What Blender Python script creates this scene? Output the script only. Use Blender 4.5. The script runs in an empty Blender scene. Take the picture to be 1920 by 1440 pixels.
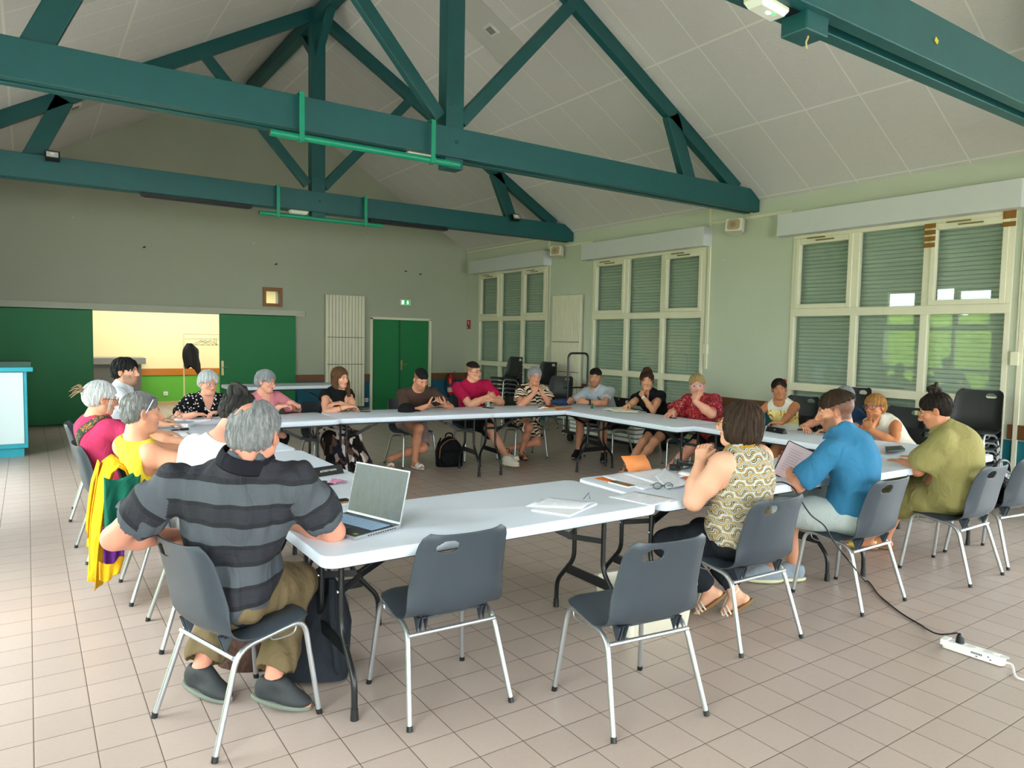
import bpy, bmesh, math, random
import numpy as np
from mathutils import Vector, Matrix, Quaternion, Euler
random.seed(7)
C = bpy.context.scene.collection
SC = bpy.context.scene
PI = math.pi

# ------------------------------------------------------------------ materials
def lin(h):
    if isinstance(h, str):
        h = h.lstrip('#'); c = [int(h[i:i+2], 16)/255 for i in (0, 2, 4)]
        return tuple(x/12.92 if x <= .04045 else ((x+.055)/1.055)**2.4 for x in c)
    return tuple(h)
class NT:
    def __init__(s, name):
        s.m = bpy.data.materials.new(name); s.m.use_nodes = True
        s.t = s.m.node_tree; s.t.nodes.clear()
        s.out = s.t.nodes.new('ShaderNodeOutputMaterial')
    def n(s, typ, **kw):
        nd = s.t.nodes.new(typ)
        for k, v in kw.items():
            if k.startswith('i_'):
                key = k[2:]; key = int(key) if key.isdigit() else key.replace('_', ' ')
                nd.inputs[key].default_value = v
            else: setattr(nd, k, v)
        return nd
    def l(s, a, b): s.t.links.new(a, b)
    def math(s, op, a, b=None, c=None):
        nd = s.t.nodes.new('ShaderNodeMath'); nd.operation = op
        for i, v in enumerate((a, b, c)):
            if v is None: continue
            if isinstance(v, (int, float)): nd.inputs[i].default_value = v
            else: s.l(v, nd.inputs[i])
        return nd.outputs[0]
    def mix(s, f, a, b):
        nd = s.t.nodes.new('ShaderNodeMix'); nd.data_type = 'RGBA'
        for v, i in ((f, 0), (a, 6), (b, 7)):
            if isinstance(v, (int, float)): nd.inputs[i].default_value = v
            elif isinstance(v, tuple): nd.inputs[i].default_value = (*v, 1)[:4]
            else: s.l(v, nd.inputs[i])
        return nd.outputs[2]
    def ramp(s, fac, stops, interp='LINEAR'):
        nd = s.t.nodes.new('ShaderNodeValToRGB'); cr = nd.color_ramp; cr.interpolation = interp
        while len(cr.elements) < len(stops): cr.elements.new(.5)
        for e, (p, c) in zip(cr.elements, stops):
            e.position = p; e.color = (*lin(c), 1)
        s.l(fac, nd.inputs[0]); return nd.outputs[0]
    def coord(s, kind='Object'): return s.n('ShaderNodeTexCoord').outputs[kind]
    def mapping(s, v, scale=(1, 1, 1), rot=(0, 0, 0), loc=(0, 0, 0)):
        nd = s.n('ShaderNodeMapping'); s.l(v, nd.inputs[0])
        nd.inputs['Location'].default_value = loc; nd.inputs['Rotation'].default_value = rot
        nd.inputs['Scale'].default_value = scale; return nd.outputs[0]
    def noise(s, v, scale, detail=3, rough=.55, out=0, dist=0):
        nd = s.n('ShaderNodeTexNoise'); s.l(v, nd.inputs['Vector'])
        nd.inputs['Scale'].default_value = scale; nd.inputs['Detail'].default_value = detail
        nd.inputs['Roughness'].default_value = rough; nd.inputs['Distortion'].default_value = dist
        return nd.outputs[out]
    def bsdf(s, color, rough=.5, metal=0, spec=.5, normal=None, **kw):
        b = s.n('ShaderNodeBsdfPrincipled')
        def st(k, v):
            if v is None: return
            if isinstance(v, (int, float)): b.inputs[k].default_value = v
            elif isinstance(v, tuple): b.inputs[k].default_value = v if k == 'Subsurface Radius' else (*v, 1)[:4]
            else: s.l(v, b.inputs[k])
        st('Base Color', color); st('Roughness', rough); st('Metallic', metal); st('Specular IOR Level', spec)
        if normal is not None: s.l(normal, b.inputs['Normal'])
        for k, v in kw.items(): st(k.replace('_', ' '), v)
        s.l(b.outputs[0], s.out.inputs[0]); return b
    def bump(s, h, strength=.2, dist=.01):
        nd = s.n('ShaderNodeBump'); nd.inputs['Strength'].default_value = strength
        nd.inputs['Distance'].default_value = dist; s.l(h, nd.inputs['Height']); return nd.outputs[0]
_mc = {}
def mat(name, color, rough=.5, metal=0, spec=.5, var=0, vscale=8, bump=0, bscale=60, bdist=.004, **kw):
    if name in _mc: return _mc[name]
    t = NT(name); c = lin(color); nrm = None; v = None
    if var or bump: v = t.coord()
    if var:
        f = t.noise(v, vscale, 4)
        c = t.mix(f, tuple(x*(1-var) for x in c), tuple(min(1, x*(1+var)) for x in c))
    if bump: nrm = t.bump(t.noise(v, bscale, 3), bump, bdist)
    t.bsdf(c, rough, metal, spec, nrm, **kw); _mc[name] = t.m
    return t.m
def emis(name, color, s):
    if name in _mc: return _mc[name]
    t = NT(name); e = t.n('ShaderNodeEmission'); e.inputs[0].default_value = (*lin(color), 1); e.inputs[1].default_value = s
    t.l(e.outputs[0], t.out.inputs[0]); _mc[name] = t.m; return t.m

# ------------------------------------------------------------------ mesh builder
class MB:
    def __init__(s): s.v = []; s.f = []; s.m = []; s.mi = 0; s.M = Matrix()
    def add(s, vs, fs, M=None):
        M = s.M @ (M or Matrix()); k = len(s.v)
        s.v += [tuple(M @ Vector(p)) for p in vs]
        s.f += [tuple(k+i for i in f) for f in fs]; s.m += [s.mi]*len(fs); return s
    def box(s, a, b, M=None):
        x0, y0, z0 = a; x1, y1, z1 = b
        return s.add([(x0,y0,z0),(x1,y0,z0),(x1,y1,z0),(x0,y1,z0),(x0,y0,z1),(x1,y0,z1),(x1,y1,z1),(x0,y1,z1)],
            [(0,3,2,1),(4,5,6,7),(0,1,5,4),(1,2,6,5),(2,3,7,6),(3,0,4,7)], M)
    def cbox(s, c, d, M=None):
        return s.box([c[i]-d[i]/2 for i in range(3)], [c[i]+d[i]/2 for i in range(3)], M)
    def beam(s, p, q, w, h, up=(0, 0, 1)):
        """box from p to q, width w (sideways) and height h (towards up)"""
        p = Vector(p); q = Vector(q); d = q-p; L = d.length; d.normalize()
        x = d.cross(Vector(up));
        if x.length < 1e-5: x = d.cross(Vector((0, 1, 0)))
        x.normalize(); z = x.cross(d)
        M = Matrix((x, d, z)).transposed().to_4x4(); M.translation = p
        return s.box((-w/2, 0, -h/2), (w/2, L, h/2), M)
    def tube(s, pts, r, n=10, cap=True, closed=False, flat=None):
        pts = [Vector(p) for p in pts]; N = len(pts)
        rs = r if isinstance(r, (list, tuple)) else [r]*N
        vs = []; up = None
        for i, p in enumerate(pts):
            a = pts[(i-1) % N] if (closed or i) else p; b = pts[(i+1) % N] if (closed or i < N-1) else p
            t = (b-a).normalized()
            if up is None:
                up = Vector((0, 0, 1)) if abs(t.z) < .9 else Vector((1, 0, 0))
            x = t.cross(up).normalized(); y = x.cross(t).normalized(); up = y
            for k in range(n):
                an = 2*PI*k/n
                vs.append(p + x*math.cos(an)*rs[i] + y*math.sin(an)*rs[i]*(flat or 1))
        fs = []
        for i in range(N if closed else N-1):
            j = (i+1) % N
            for k in range(n): fs.append((i*n+k, i*n+(k+1) % n, j*n+(k+1) % n, j*n+k))
        if cap and not closed:
            fs.append(tuple(range(n))[::-1]); fs.append(tuple((N-1)*n+k for k in range(n)))
        return s.add(vs, fs)
    def lathe(s, prof, M=None, n=24):
        vs = []; fs = []
        for r, z in prof:
            for k in range(n): vs.append((r*math.cos(2*PI*k/n), r*math.sin(2*PI*k/n), z))
        for i in range(len(prof)-1):
            for k in range(n): fs.append((i*n+k, i*n+(k+1) % n, (i+1)*n+(k+1) % n, (i+1)*n+k))
        fs.append(tuple(range(n))[::-1]); fs.append(tuple((len(prof)-1)*n+k for k in range(n)))
        return s.add(vs, fs, M)
    def prism(s, poly, z0, z1, M=None):
        n = len(poly)
        vs = [(x, y, z0) for x, y in poly]+[(x, y, z1) for x, y in poly]
        fs = [tuple(range(n))[::-1], tuple(range(n, 2*n))]+[(i, (i+1) % n, n+(i+1) % n, n+i) for i in range(n)]
        return s.add(vs, fs, M)
    def sphere(s, c, r, M=None, nu=16, nv=10):
        r = r if isinstance(r, (tuple, list)) else (r, r, r); vs = [(c[0], c[1], c[2]-r[2])]; fs = []
        for j in range(1, nv):
            ph = -PI/2+PI*j/nv
            for k in range(nu):
                vs.append((c[0]+r[0]*math.cos(ph)*math.cos(2*PI*k/nu), c[1]+r[1]*math.cos(ph)*math.sin(2*PI*k/nu), c[2]+r[2]*math.sin(ph)))
        vs.append((c[0], c[1], c[2]+r[2])); T = len(vs)-1
        for k in range(nu):
            fs.append((0, 1+(k+1) % nu, 1+k)); fs.append((T, 1+(nv-2)*nu+k, 1+(nv-2)*nu+(k+1) % nu))
        for j in range(nv-2):
            for k in range(nu):
                a = 1+j*nu; b = a+nu; fs.append((a+k, a+(k+1) % nu, b+(k+1) % nu, b+k))
        return s.add(vs, fs, M)
    def grid(s, P, M=None, closed_u=False):
        nu = len(P); nv = len(P[0]); vs = [p for r in P for p in r]; fs = []
        for i in range(nu if closed_u else nu-1):
            for j in range(nv-1):
                a = (i+1) % nu; fs.append((i*nv+j, a*nv+j, a*nv+j+1, i*nv+j+1))
        return s.add(vs, fs, M)
    def build(s, name, mats, parent=None, smooth=35, bevel=0, solid=0, loc=None, rot=None, subsurf=0):
        me = bpy.data.meshes.new(name); me.from_pydata(s.v, [], s.f)
        mats = mats if isinstance(mats, (list, tuple)) else [mats]
        for m in mats: me.materials.append(m)
        if len(mats) > 1: me.polygons.foreach_set('material_index', s.m)
        me.update()
        return finish(name, me, parent, smooth, bevel, solid, loc, rot, subsurf)
def finish(name, me, parent=None, smooth=35, bevel=0, solid=0, loc=None, rot=None, subsurf=0):
    if smooth:
        me.polygons.foreach_set('use_smooth', [True]*len(me.polygons))
        if smooth < 180: me.set_sharp_from_angle(angle=math.radians(smooth))
    o = bpy.data.objects.new(name, me); C.objects.link(o)
    if solid:
        md = o.modifiers.new('s', 'SOLIDIFY'); md.thickness = solid; md.offset = 0
    if subsurf:
        md = o.modifiers.new('u', 'SUBSURF'); md.levels = md.render_levels = subsurf
    if bevel:
        md = o.modifiers.new('b', 'BEVEL'); md.width = bevel; md.segments = 2; md.limit_method = 'ANGLE'
    if loc is not None: o.location = loc
    if rot is not None: o.rotation_euler = rot
    if parent: o.parent = parent
    return o
def rrect(w, h, r, n=6, cx=0, cy=0):
    out = []
    for sx, sy, a0 in ((1, 1, 0), (-1, 1, 90), (-1, -1, 180), (1, -1, 270)):
        for k in range(n+1):
            a = math.radians(a0+90*k/n)
            out.append((cx+sx*(w/2-r)+r*math.cos(a), cy+sy*(h/2-r)+r*math.sin(a)))
    return out
def tag(o, label, cat, group=None):
    o['label'] = label; o['category'] = cat
    if group: o['group'] = group
    return o
def thing(name, label, cat, loc=(0, 0, 0), rz=0, group=None):
    o = bpy.data.objects.new(name, None); C.objects.link(o); o.empty_display_size = .1
    o.location = loc; o.rotation_euler = (0, 0, rz); return tag(o, label, cat, group)
def struct(o): o['kind'] = 'structure'; return o
def sempty(name, loc=(0, 0, 0)):
    o = bpy.data.objects.new(name, None); C.objects.link(o); o.location = loc; return struct(o)
def dup(root, loc=None, rz=None, label=None, group=None):
    r = root.copy(); C.objects.link(r)
    if loc is not None: r.location = loc
    if rz is not None: r.rotation_euler = (0, 0, rz)
    if label: r['label'] = label
    if group: r['group'] = group
    for ch in list(root.children):
        c = ch.copy(); C.objects.link(c); c.parent = r
        for g in list(ch.children):
            d = g.copy(); C.objects.link(d); d.parent = c
    return r
def curve_pts(ctrl, n=8):
    """Catmull-Rom through control points"""
    P = [Vector(p) for p in ctrl]; P = [2*P[0]-P[1]]+P+[2*P[-1]-P[-2]]; out = []
    for i in range(1, len(P)-2):
        for k in range(n):
            t = k/n; a, b, c, d = P[i-1:i+3]
            out.append(.5*((2*b)+(c-a)*t+(2*a-5*b+4*c-d)*t*t+(3*b-a-3*c+d)*t**3))
    out.append(P[-2]); return out
def bend(pts, r=.04, n=5):
    """polyline with rounded corners"""
    P = [Vector(p) for p in pts]; out = [P[0]]
    for i in range(1, len(P)-1):
        a = P[i-1]-P[i]; b = P[i+1]-P[i]; q = min(r, a.length*.48, b.length*.48)
        s = P[i]+a.normalized()*q; e = P[i]+b.normalized()*q
        for k in range(n+1):
            t = k/n; out.append((1-t)**2*s+2*t*(1-t)*P[i]+t*t*e)
    out.append(P[-1]); return out

# ------------------------------------------------------------------ camera
# eye height 1.61 m, x to the right along the back wall, y away from the camera
YAW, PIT, ROL = .596358, -.0651808, .0189474
H = 1.6093
def cam_axes():
    cy, sy = math.cos(YAW), math.sin(YAW)
    f = Vector((sy*math.cos(PIT), cy*math.cos(PIT), math.sin(PIT))); r = Vector((cy, -sy, 0)); u = r.cross(f)
    return r*math.cos(ROL)+u*math.sin(ROL), -r*math.sin(ROL)+u*math.cos(ROL), f
_r, _u, _f = cam_axes()
cd = bpy.data.cameras.new('camera'); cam = bpy.data.objects.new('camera', cd); C.objects.link(cam)
cd.sensor_width = 36; cd.lens = 1339.4/1920*36; cd.clip_start = .05; cd.clip_end = 200
M_c = Matrix((_r, _u, -_f)).transposed().to_4x4(); M_c.translation = (0, 0, H); cam.matrix_world = M_c
SC.camera = cam

# ------------------------------------------------------------------ room materials
XL, XR, YB, YF = -1.23, 8.29, 14.12, -4.0
XC = (XL+XR)/2; EAVE = 3.53; PITCH = math.radians(30.2); RIDGE = EAVE+(XR-XC)*math.tan(PITCH)
def wall_mat(name, upper, lower, split):
    t = NT(name); v = t.coord()
    z = t.n('ShaderNodeSeparateXYZ'); t.l(v, z.inputs[0])
    f = t.math('GREATER_THAN', z.outputs[2], split)
    n = t.noise(v, 1.3, 5); n2 = t.noise(v, 5, 5, .7)
    up = t.mix(n, tuple(x*.93 for x in lin(upper)), tuple(x*1.05 for x in lin(upper)))
    # chipped paint spots
    vo = t.n('ShaderNodeTexVoronoi'); vo.inputs['Scale'].default_value = 2.2; t.l(v, vo.inputs['Vector'])
    chip = t.math('MULTIPLY', t.math('LESS_THAN', vo.outputs['Distance'], .035), t.math('GREATER_THAN', n2, .56))
    up = t.mix(chip, up, (.72, .74, .66))
    lo = t.mix(n2, tuple(x*.85 for x in lin(lower)), tuple(x*1.1 for x in lin(lower)))
    nrm = t.bump(t.noise(v, 160, 2), .25, .004)
    t.bsdf(t.mix(f, lo, up), .75, 0, .3, nrm); return t.m
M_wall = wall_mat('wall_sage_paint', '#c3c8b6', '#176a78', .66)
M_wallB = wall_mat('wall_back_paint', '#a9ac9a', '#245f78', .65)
M_cream = mat('cream_frame', '#e2dcc4', .45, var=.04)
M_white_box = mat('shutter_box_white', '#cfcfd0', .5, var=.03)
M_brown = mat('brown_dado_wood', '#6b4426', .45, var=.15, vscale=6)
M_green = mat('green_door_paint', '#127540', .55, var=.06, vscale=2)
M_rail = mat('rail_cover_grey', '#b3b5a4', .6, var=.05)
M_teal = mat('teal_truss_paint', '#0e4f51', .42, var=.18, vscale=5, bump=.12, bscale=25)
M_jade = mat('jade_pipe_paint', '#078a68', .35, var=.08)
M_dark = mat('black_metal', '#15171a', .35, var=.1)
M_black = mat('black_plastic', '#101114', .45)
M_alu = mat('aluminium_tube', '#b9bcc0', .32, .85)
M_steel = mat('steel_bolt', '#c7c9c8', .25, 1)
M_wplast = mat('white_plastic', '#e9e9e6', .4)
M_paper = mat('white_paper', '#eef0f6', .7)

def floor_mat():
    t = NT('floor_tiles'); v = t.coord(); s = t.n('ShaderNodeSeparateXYZ'); t.l(v, s.inputs[0])
    S = .2025
    def cell(o, ph):
        u = t.math('ADD', t.math('DIVIDE', o, S), -ph)
        fr = t.math('FRACT', u); d = t.math('MINIMUM', fr, t.math('SUBTRACT', 1, fr)); return t.math('FLOOR', u), d
    cx, dx = cell(s.outputs[0], .9419); cy, dy = cell(s.outputs[1], .0688)
    cmb = t.n('ShaderNodeCombineXYZ'); t.l(cx, cmb.inputs[0]); t.l(cy, cmb.inputs[1])
    wn = t.n('ShaderNodeTexWhiteNoise'); t.l(cmb.outputs[0], wn.inputs[0])
    base = t.mix(wn.outputs[0], lin('#b3a29a'), lin('#bdaca4'))
    base = t.mix(t.noise(v, 55, 3, .7), base, t.mix(.5, base, lin('#9c8a82')))
    big = t.noise(v, .9, 3)
    base = t.mix(t.math('MULTIPLY', big, .25), base, lin('#a8958b'))
    d = t.math('MINIMUM', dx, dy)
    g = t.math('LESS_THAN', d, .0085)
    col = t.mix(g, base, lin('#55443d'))
    h = t.math('SMOOTH_MIN', t.math('MULTIPLY', d, 40), 1.0, .3)
    nrm = t.bump(h, .35, .002)
    rough = t.math('ADD', t.math('MULTIPLY', g, .4), t.math('ADD', .27, t.math('MULTIPLY', t.noise(v, 12, 3), .14)))
    t.bsdf(col, rough, 0, .5, nrm); return t.m
def ceil_mat():
    t = NT('ceiling_panels'); v = t.coord(); s = t.n('ShaderNodeSeparateXYZ'); t.l(v, s.inputs[0])
    def lines(o, S, ph, w):
        fr = t.math('FRACT', t.math('ADD', t.math('DIVIDE', o, S), ph)); d = t.math('MINIMUM', fr, t.math('SUBTRACT', 1, fr))
        return t.math('LESS_THAN', t.math('MULTIPLY', d, S), w)
    a = t.math('ABSOLUTE', t.math('SUBTRACT', s.outputs[0], XC))
    g = t.math('MAXIMUM', lines(a, 1.065, .58, .011), lines(s.outputs[1], .62, .1, .008))
    n = t.noise(v, 70, 4, .7); b = t.noise(v, .8, 3)
    base = t.mix(n, lin('#cdc8c7'), lin('#e5e0df')); base = t.mix(t.math('MULTIPLY', b, .3), base, lin('#d3ccc0'))
    nrm = t.bump(t.noise(v, 60, 4, .75), .7, .012)
    t.bsdf(t.mix(t.math('MULTIPLY', g, .75), base, lin('#f0ece4')), .95, 0, .1, nrm); return t.m
def glass_mat():
    t = NT('window_glass'); tr = t.n('ShaderNodeBsdfTransparent'); tr.inputs[0].default_value = (.93, .97, .94, 1)
    gl = t.n('ShaderNodeBsdfGlossy'); gl.inputs['Roughness'].default_value = .01
    fr = t.n('ShaderNodeLayerWeight')
    f5 = t.math('ADD', .07, t.math('MULTIPLY', t.math('POWER', fr.outputs['Facing'], 4.0), .9))
    mx = t.n('ShaderNodeMixShader'); t.l(f5, mx.inputs[0]); t.l(tr.outputs[0], mx.inputs[1]); t.l(gl.outputs[0], mx.inputs[2])
    t.l(mx.outputs[0], t.out.inputs[0]); return t.m
M_floor, M_ceil, M_glass = floor_mat(), ceil_mat(), glass_mat()
def shutter_mat():
    t = NT('shutter_slats'); v = t.coord(); s = t.n('ShaderNodeSeparateXYZ'); t.l(v, s.inputs[0])
    b = t.bsdf(lin('#aab6aa'), .6, 0, .3)
    return t.m
M_shut = shutter_mat()

# ------------------------------------------------------------------ room shell
def wall_boxes(mb, span, holes, thick_a, thick_b, top, axis):
    """vertical wall split around rectangular holes; span (a0,a1) along the wall, holes (a0,a1,z0,z1)"""
    xs = sorted({span[0], span[1], *[h[0] for h in holes], *[h[1] for h in holes]})
    for a, b in zip(xs, xs[1:]):
        hs = sorted([h for h in holes if h[0] <= a+1e-6 and h[1] >= b-1e-6], key=lambda h: h[2]); z = 0
        for h in hs+[(0, 0, top, top)]:
            if h[2] > z+1e-4:
                if axis == 'y': mb.box((thick_a, a, z), (thick_b, b, h[2]))
                else: mb.box((a, thick_a, z), (b, thick_b, h[2]))
            z = h[3]
WINR = [(1, 11.05, 13.57), (2, 7.19, 9.72), (3, 3.2, 5.74), (4, -.8, 1.74)]
WZ0, WZ1 = .12, 3.0
mb = MB(); mb.box((XL-.4, YF-.3, -.1), (XR+.4, 17.6, 0)); struct(mb.build('floor', M_floor, smooth=0))
mb = MB(); wall_boxes(mb, (YF, YB+.25), [(a, b, WZ0, WZ1) for _, a, b in WINR], XR, XR+.28, EAVE+.12, 'y')
struct(mb.build('wall_right', M_wall, smooth=0))
mb = MB(); wall_boxes(mb, (YF, YB+.25), [(a, b, WZ0, WZ1) for k, a, b in WINR if k != 1], XL-.28, XL, EAVE+.12, 'y')
struct(mb.build('wall_left', M_wall, smooth=0))
mb = MB(); wall_boxes(mb, (XL, XR), [(.55, 4.3, 0, 1.98), (5.99, 7.36, 0, 1.95), (3.82, 4.065, 2.18, 2.415)], YB, YB+.22, EAVE, 'x')
mb.add([(XL, YB, EAVE), (XR, YB, EAVE), (XC, YB, RIDGE), (XL, YB+.22, EAVE), (XR, YB+.22, EAVE), (XC, YB+.22, RIDGE)], [(0, 1, 2), (5, 4, 3), (1, 4, 5, 2), (0, 2, 5, 3)])
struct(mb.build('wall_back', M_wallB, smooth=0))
WINF = [(8, -.6, 2.4), (9, 4.7, 7.7)]
mb = MB(); wall_boxes(mb, (XL, XR), [(a, b, .05, 2.9) for _, a, b in WINF], YF-.25, YF, EAVE, 'x')
for k, a, b in WINF:
    w_ = sempty('door_%d' % (k-4), ((a+b)/2, YF, 0)); m2 = MB(); L = (b-a)/2
    for i in range(4): x = -L+(2*L-.06)*i/3; m2.box((x, -.1, .05), (x+.06, 0, 2.9))
    for z in (.05, 1.0, 2.05, 2.84): m2.box((-L, -.1, z), (L, 0, z+.06))
    m2.build('frame', M_cream, w_, smooth=0); m2 = MB(); m2.add([(-L, -.05, .05), (L, -.05, .05), (L, -.05, 2.9), (-L, -.05, 2.9)], [(0, 1, 2, 3)]); m2.build('pane', M_glass, w_, smooth=0)
mb.add([(XL, YF, EAVE), (XR, YF, EAVE), (XC, YF, RIDGE)], [(0, 2, 1)])
struct(mb.build('wall_front', M_wall, smooth=0))
mb = MB()
for sx in (-1, 1):
    ex = XC+sx*(XR-XC+.28); ez = EAVE-.28*math.tan(PITCH)
    vs = [(XC, YF-.3, RIDGE), (XC, YB+.3, RIDGE), (ex, YB+.3, ez), (ex, YF-.3, ez)]
    vs += [(x, y, z+.12) for x, y, z in vs]
    mb.add(vs, [(0, 1, 2, 3) if sx > 0 else (3, 2, 1, 0), (4, 7, 6, 5) if sx > 0 else (5, 6, 7, 4), (0, 4, 5, 1), (1, 5, 6, 2), (2, 6, 7, 3), (3, 7, 4, 0)])
struct(mb.build('ceiling', M_ceil, smooth=0))
# dado rails, baseboards
def trim(n, a, b, m=M_brown, bv=.004):
    mb = MB(); mb.box(a, b); return struct(mb.build('trim_%d' % n, m, smooth=0, bevel=bv))
trim(1, (4.3, YB-.022, .64), (4.98, YB, .785)); trim(2, (5.80, YB-.022, .64), (5.99, YB, .785))
trim(3, (7.40, YB-.022, .635), (XR, YB, .785))
trim(4, (XR-.022, 5.78, .66), (XR, 7.15, .81)); trim(5, (XR-.022, 1.78, .67), (XR, 3.16, .82)); trim(6, (XR-.022, 9.76, .65), (XR, 11.0, .80)); trim(7, (XR-.022, 13.6, .64), (XR, YB, .79))
trim(8, (-.9, YB-.06, 1.93), (4.56, YB, 2.055), M_rail, .004)
M_bb = mat('baseboard_tile', '#9a8a78', .5, var=.08)
mb = MB(); mb.box((4.3, YB-.012, 0), (5.95, YB, .08)); mb.box((7.4, YB-.012, 0), (XR, YB, .08)); struct(mb.build('baseboard_back', M_bb, smooth=0))
mb = MB()
for a, b in ((5.76, 7.17), (1.76, 3.18), (9.74, 11.03), (13.6, YB-.02)): mb.box((XR-.012, a, 0), (XR, b, .08))
struct(mb.build('baseboard_right', M_bb, smooth=0))
# cable trunking on the right wall
mb = MB(); mb.box((XR-.025, 11.0, 3.0), (XR, 11.04, EAVE)); mb.box((XR-.02, 9.75, 3.30), (XR, 11.0, 3.335)); mb.box((XR-.02, 11.04, EAVE-.045), (XR, YB, EAVE-.01))
mb.box((XR-.025, 7.10, 1.2), (XR, 7.14, EAVE)); mb.box((XR-.02, 5.76, 3.30), (XR, 7.1, 3.335)); mb.box((XR-.025, 3.07, .3), (XR, 3.11, EAVE))
struct(mb.build('trim_9', M_cream, smooth=0))

# ------------------------------------------------------------------ windows
M_tape = mat('brown_parcel_tape', '#8a5a1c', .35, var=.1)
def window(n, side, y0, y1, shut):
    X = XR if side > 0 else XL; s = side
    def bx(mb, a, b): mb.box(tuple(min(p, q) for p, q in zip(a, b)), tuple(max(p, q) for p, q in zip(a, b)))
    w = sempty('window_%d' % n, (X, (y0+y1)/2, 0)); L = y1-y0; z0, z1 = WZ0, WZ1
    mb = MB(); f = .055
    xa, xb = -.015*s, .06*s
    Y0, Y1 = -L/2, L/2; m1, m2 = Y0+L*.335, Y0+L*.66
    for a, b in ((Y0, Y0+f), (Y1-f, Y1)): bx(mb, (xa, a, z0), (xb, b, z1))
    for a, b in ((m1-.04, m1+.04), (m2-.04, m2+.04)): bx(mb, (xa, a, z0), (xb, b, z1))
    for z, h in ((z0+.03, .06), (1.04, .10), (2.0, .10), (z1-.03, .06)): bx(mb, (xa-.003*s, Y0+.001, z-h/2), (xb+.003*s, Y1-.001, z+h/2))
    mb.build('frame', M_cream, w, smooth=0, bevel=.006)
    # opening sashes in the outer upper lights
    for a, b in ((Y0+f, m1-.04), (m2+.04, Y1-f)):
        mb = MB(); q = .055
        for c, d in ((a, a+q), (b-q, b)): bx(mb, (-.03*s, c, 2.05), (.04*s, d, 2.94))
        for c, d in ((2.05, 2.05+q), (2.94-q*1.3, 2.94)): bx(mb, (-.03*s, a+q, c), (.04*s, b-q, d))
        o = mb.build('sash', M_cream, w, smooth=0, bevel=.005)
        mb = MB(); bx(mb, (-.05*s, (a+b)/2-.14, 2.895), (-.03*s, (a+b)/2+.1, 2.91)); bx(mb, (-.055*s, (a+b)/2-.02, 2.93), (-.03*s, (a+b)/2+.22, 2.943))
        mb.build('stay', mat('window_stay_brass', '#8f7f57', .4, .6), o, smooth=0)
    mb = MB(); mb.add([(.02*s, Y0+f, z0+.06), (.02*s, Y1-f, z0+.06), (.02*s, Y1-f, z1-.06), (.02*s, Y0+f, z1-.06)], [(0, 1, 2, 3)]); mb.build('pane', M_glass, w, smooth=0)
    if shut:
        mb = MB(); P = []
        for k in range(int((z1-z0)/.049)+1):
            z = z0+k*.049
            for dz, dx in ((0, .128), (.005, .118), (.018, .1135), (.032, .1135), (.044, .118)): P.append([(dx*s, Y0+.06, min(z1, z+dz)), (dx*s, Y1-.06, min(z1, z+dz))])
        mb.grid(P)
        mb.build('roller_shutter', M_shut, w, smooth=0)
    mb = MB(); bx(mb, (.06*s, Y0-.001, z0), (.15*s, Y0+.06, z1)); bx(mb, (.06*s, Y1-.06, z0), (.15*s, Y1, z1)); mb.build('guide_rail', mat('guide_grey', '#8d978a', .5), w, smooth=0)
    mb = MB(); bx(mb, (-.19*s, Y0-.10, 2.985), (0, Y1+.13, 3.265)); mb.build('shutter_box', M_white_box, w, smooth=0, bevel=.004)
    mb = MB(); bx(mb, (-.02*s, Y0-.085, 1.55), (-.004*s, Y0-.065, 3.0)); bx(mb, (-.05*s, Y0-.105, 1.42), (-.001*s, Y0-.035, 1.56)); mb.build('shutter_strap', M_cream, w, smooth=0, bevel=.004)
    return w
for k, a, b in WINR: window(k, 1, a, b, k != 4)
for k, a, b in WINR:
    if k != 1: window(k+3, -1, a, b, False)
w3 = bpy.data.objects['window_3']
for i, (y, z, h) in enumerate(((4.03, 2.76, .05), (4.03, 2.83, .05), (4.03, 2.90, .05), (4.03, 2.69, .05), (3.26, 2.83, .05), (3.26, 2.93, .09))):
    mb = MB(); mb.box((-.034, y-4.47-.065, z-h/2+.02), (-.031, y-4.47+.055, z+h/2+.02)); mb.build('tape_strip', M_tape, w3, smooth=0)

# ------------------------------------------------------------------ doors and openings in the back wall
d = sempty('door_1', (6.675, YB, 0))
mb = MB()
for x in (-.70, .685): mb.box((x-.02, -.03, 0), (x+.035, .12, 1.97))
mb.box((-.72, -.03, 1.935), (.72, .12, 1.985)); mb.build('door_frame', M_cream, d, smooth=0, bevel=.003)
for a, b in ((-.68, -.035), (-.028, .665)):
    mb = MB(); mb.box((a, .02, .012), (b, .06, 1.935)); lf = mb.build('leaf', M_green, d, smooth=0, bevel=.003)
    if a > -.1:
        mb = MB(); mb.box((-.005, .008, .86), (.035, .02, 1.07)); mb.tube([(.015, .01, .985), (.015, -.04, .985), (.13, -.04, .985)], .008, 8)
        mb.build('handle', mat('brass_handle', '#b7a878', .35, .7), lf)
mb = MB(); mb.box((-.045, .0, .02), (-.018, .022, 1.93)); mb.build('cover_strip', mat('dark_green_strip', '#0c5a30', .5), d, smooth=0)
for n, x0, x1 in ((2, -.9, .925), (3, 2.96, 4.375)):
    d = sempty('door_%d' % n, ((x0+x1)/2, YB-.06, 0)); w = (x1-x0)/2
    mb = MB(); mb.box((-w, 0, .012), (w, .045, 1.95)); lf = mb.build('sliding_leaf', M_green, d, smooth=0, bevel=.003)
    if n == 3:
        mb = MB(); mb.box((-w+.025, -.01, .80), (-w+.065, 0, 1.07)); mb.tube([(-w+.045, -.005, .95), (-w+.045, -.05, .95), (-w+.17, -.05, .95)], .008, 8)
        mb.build('handle', mat('brass_handle', '#b7a878', .35, .7), lf)
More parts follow.
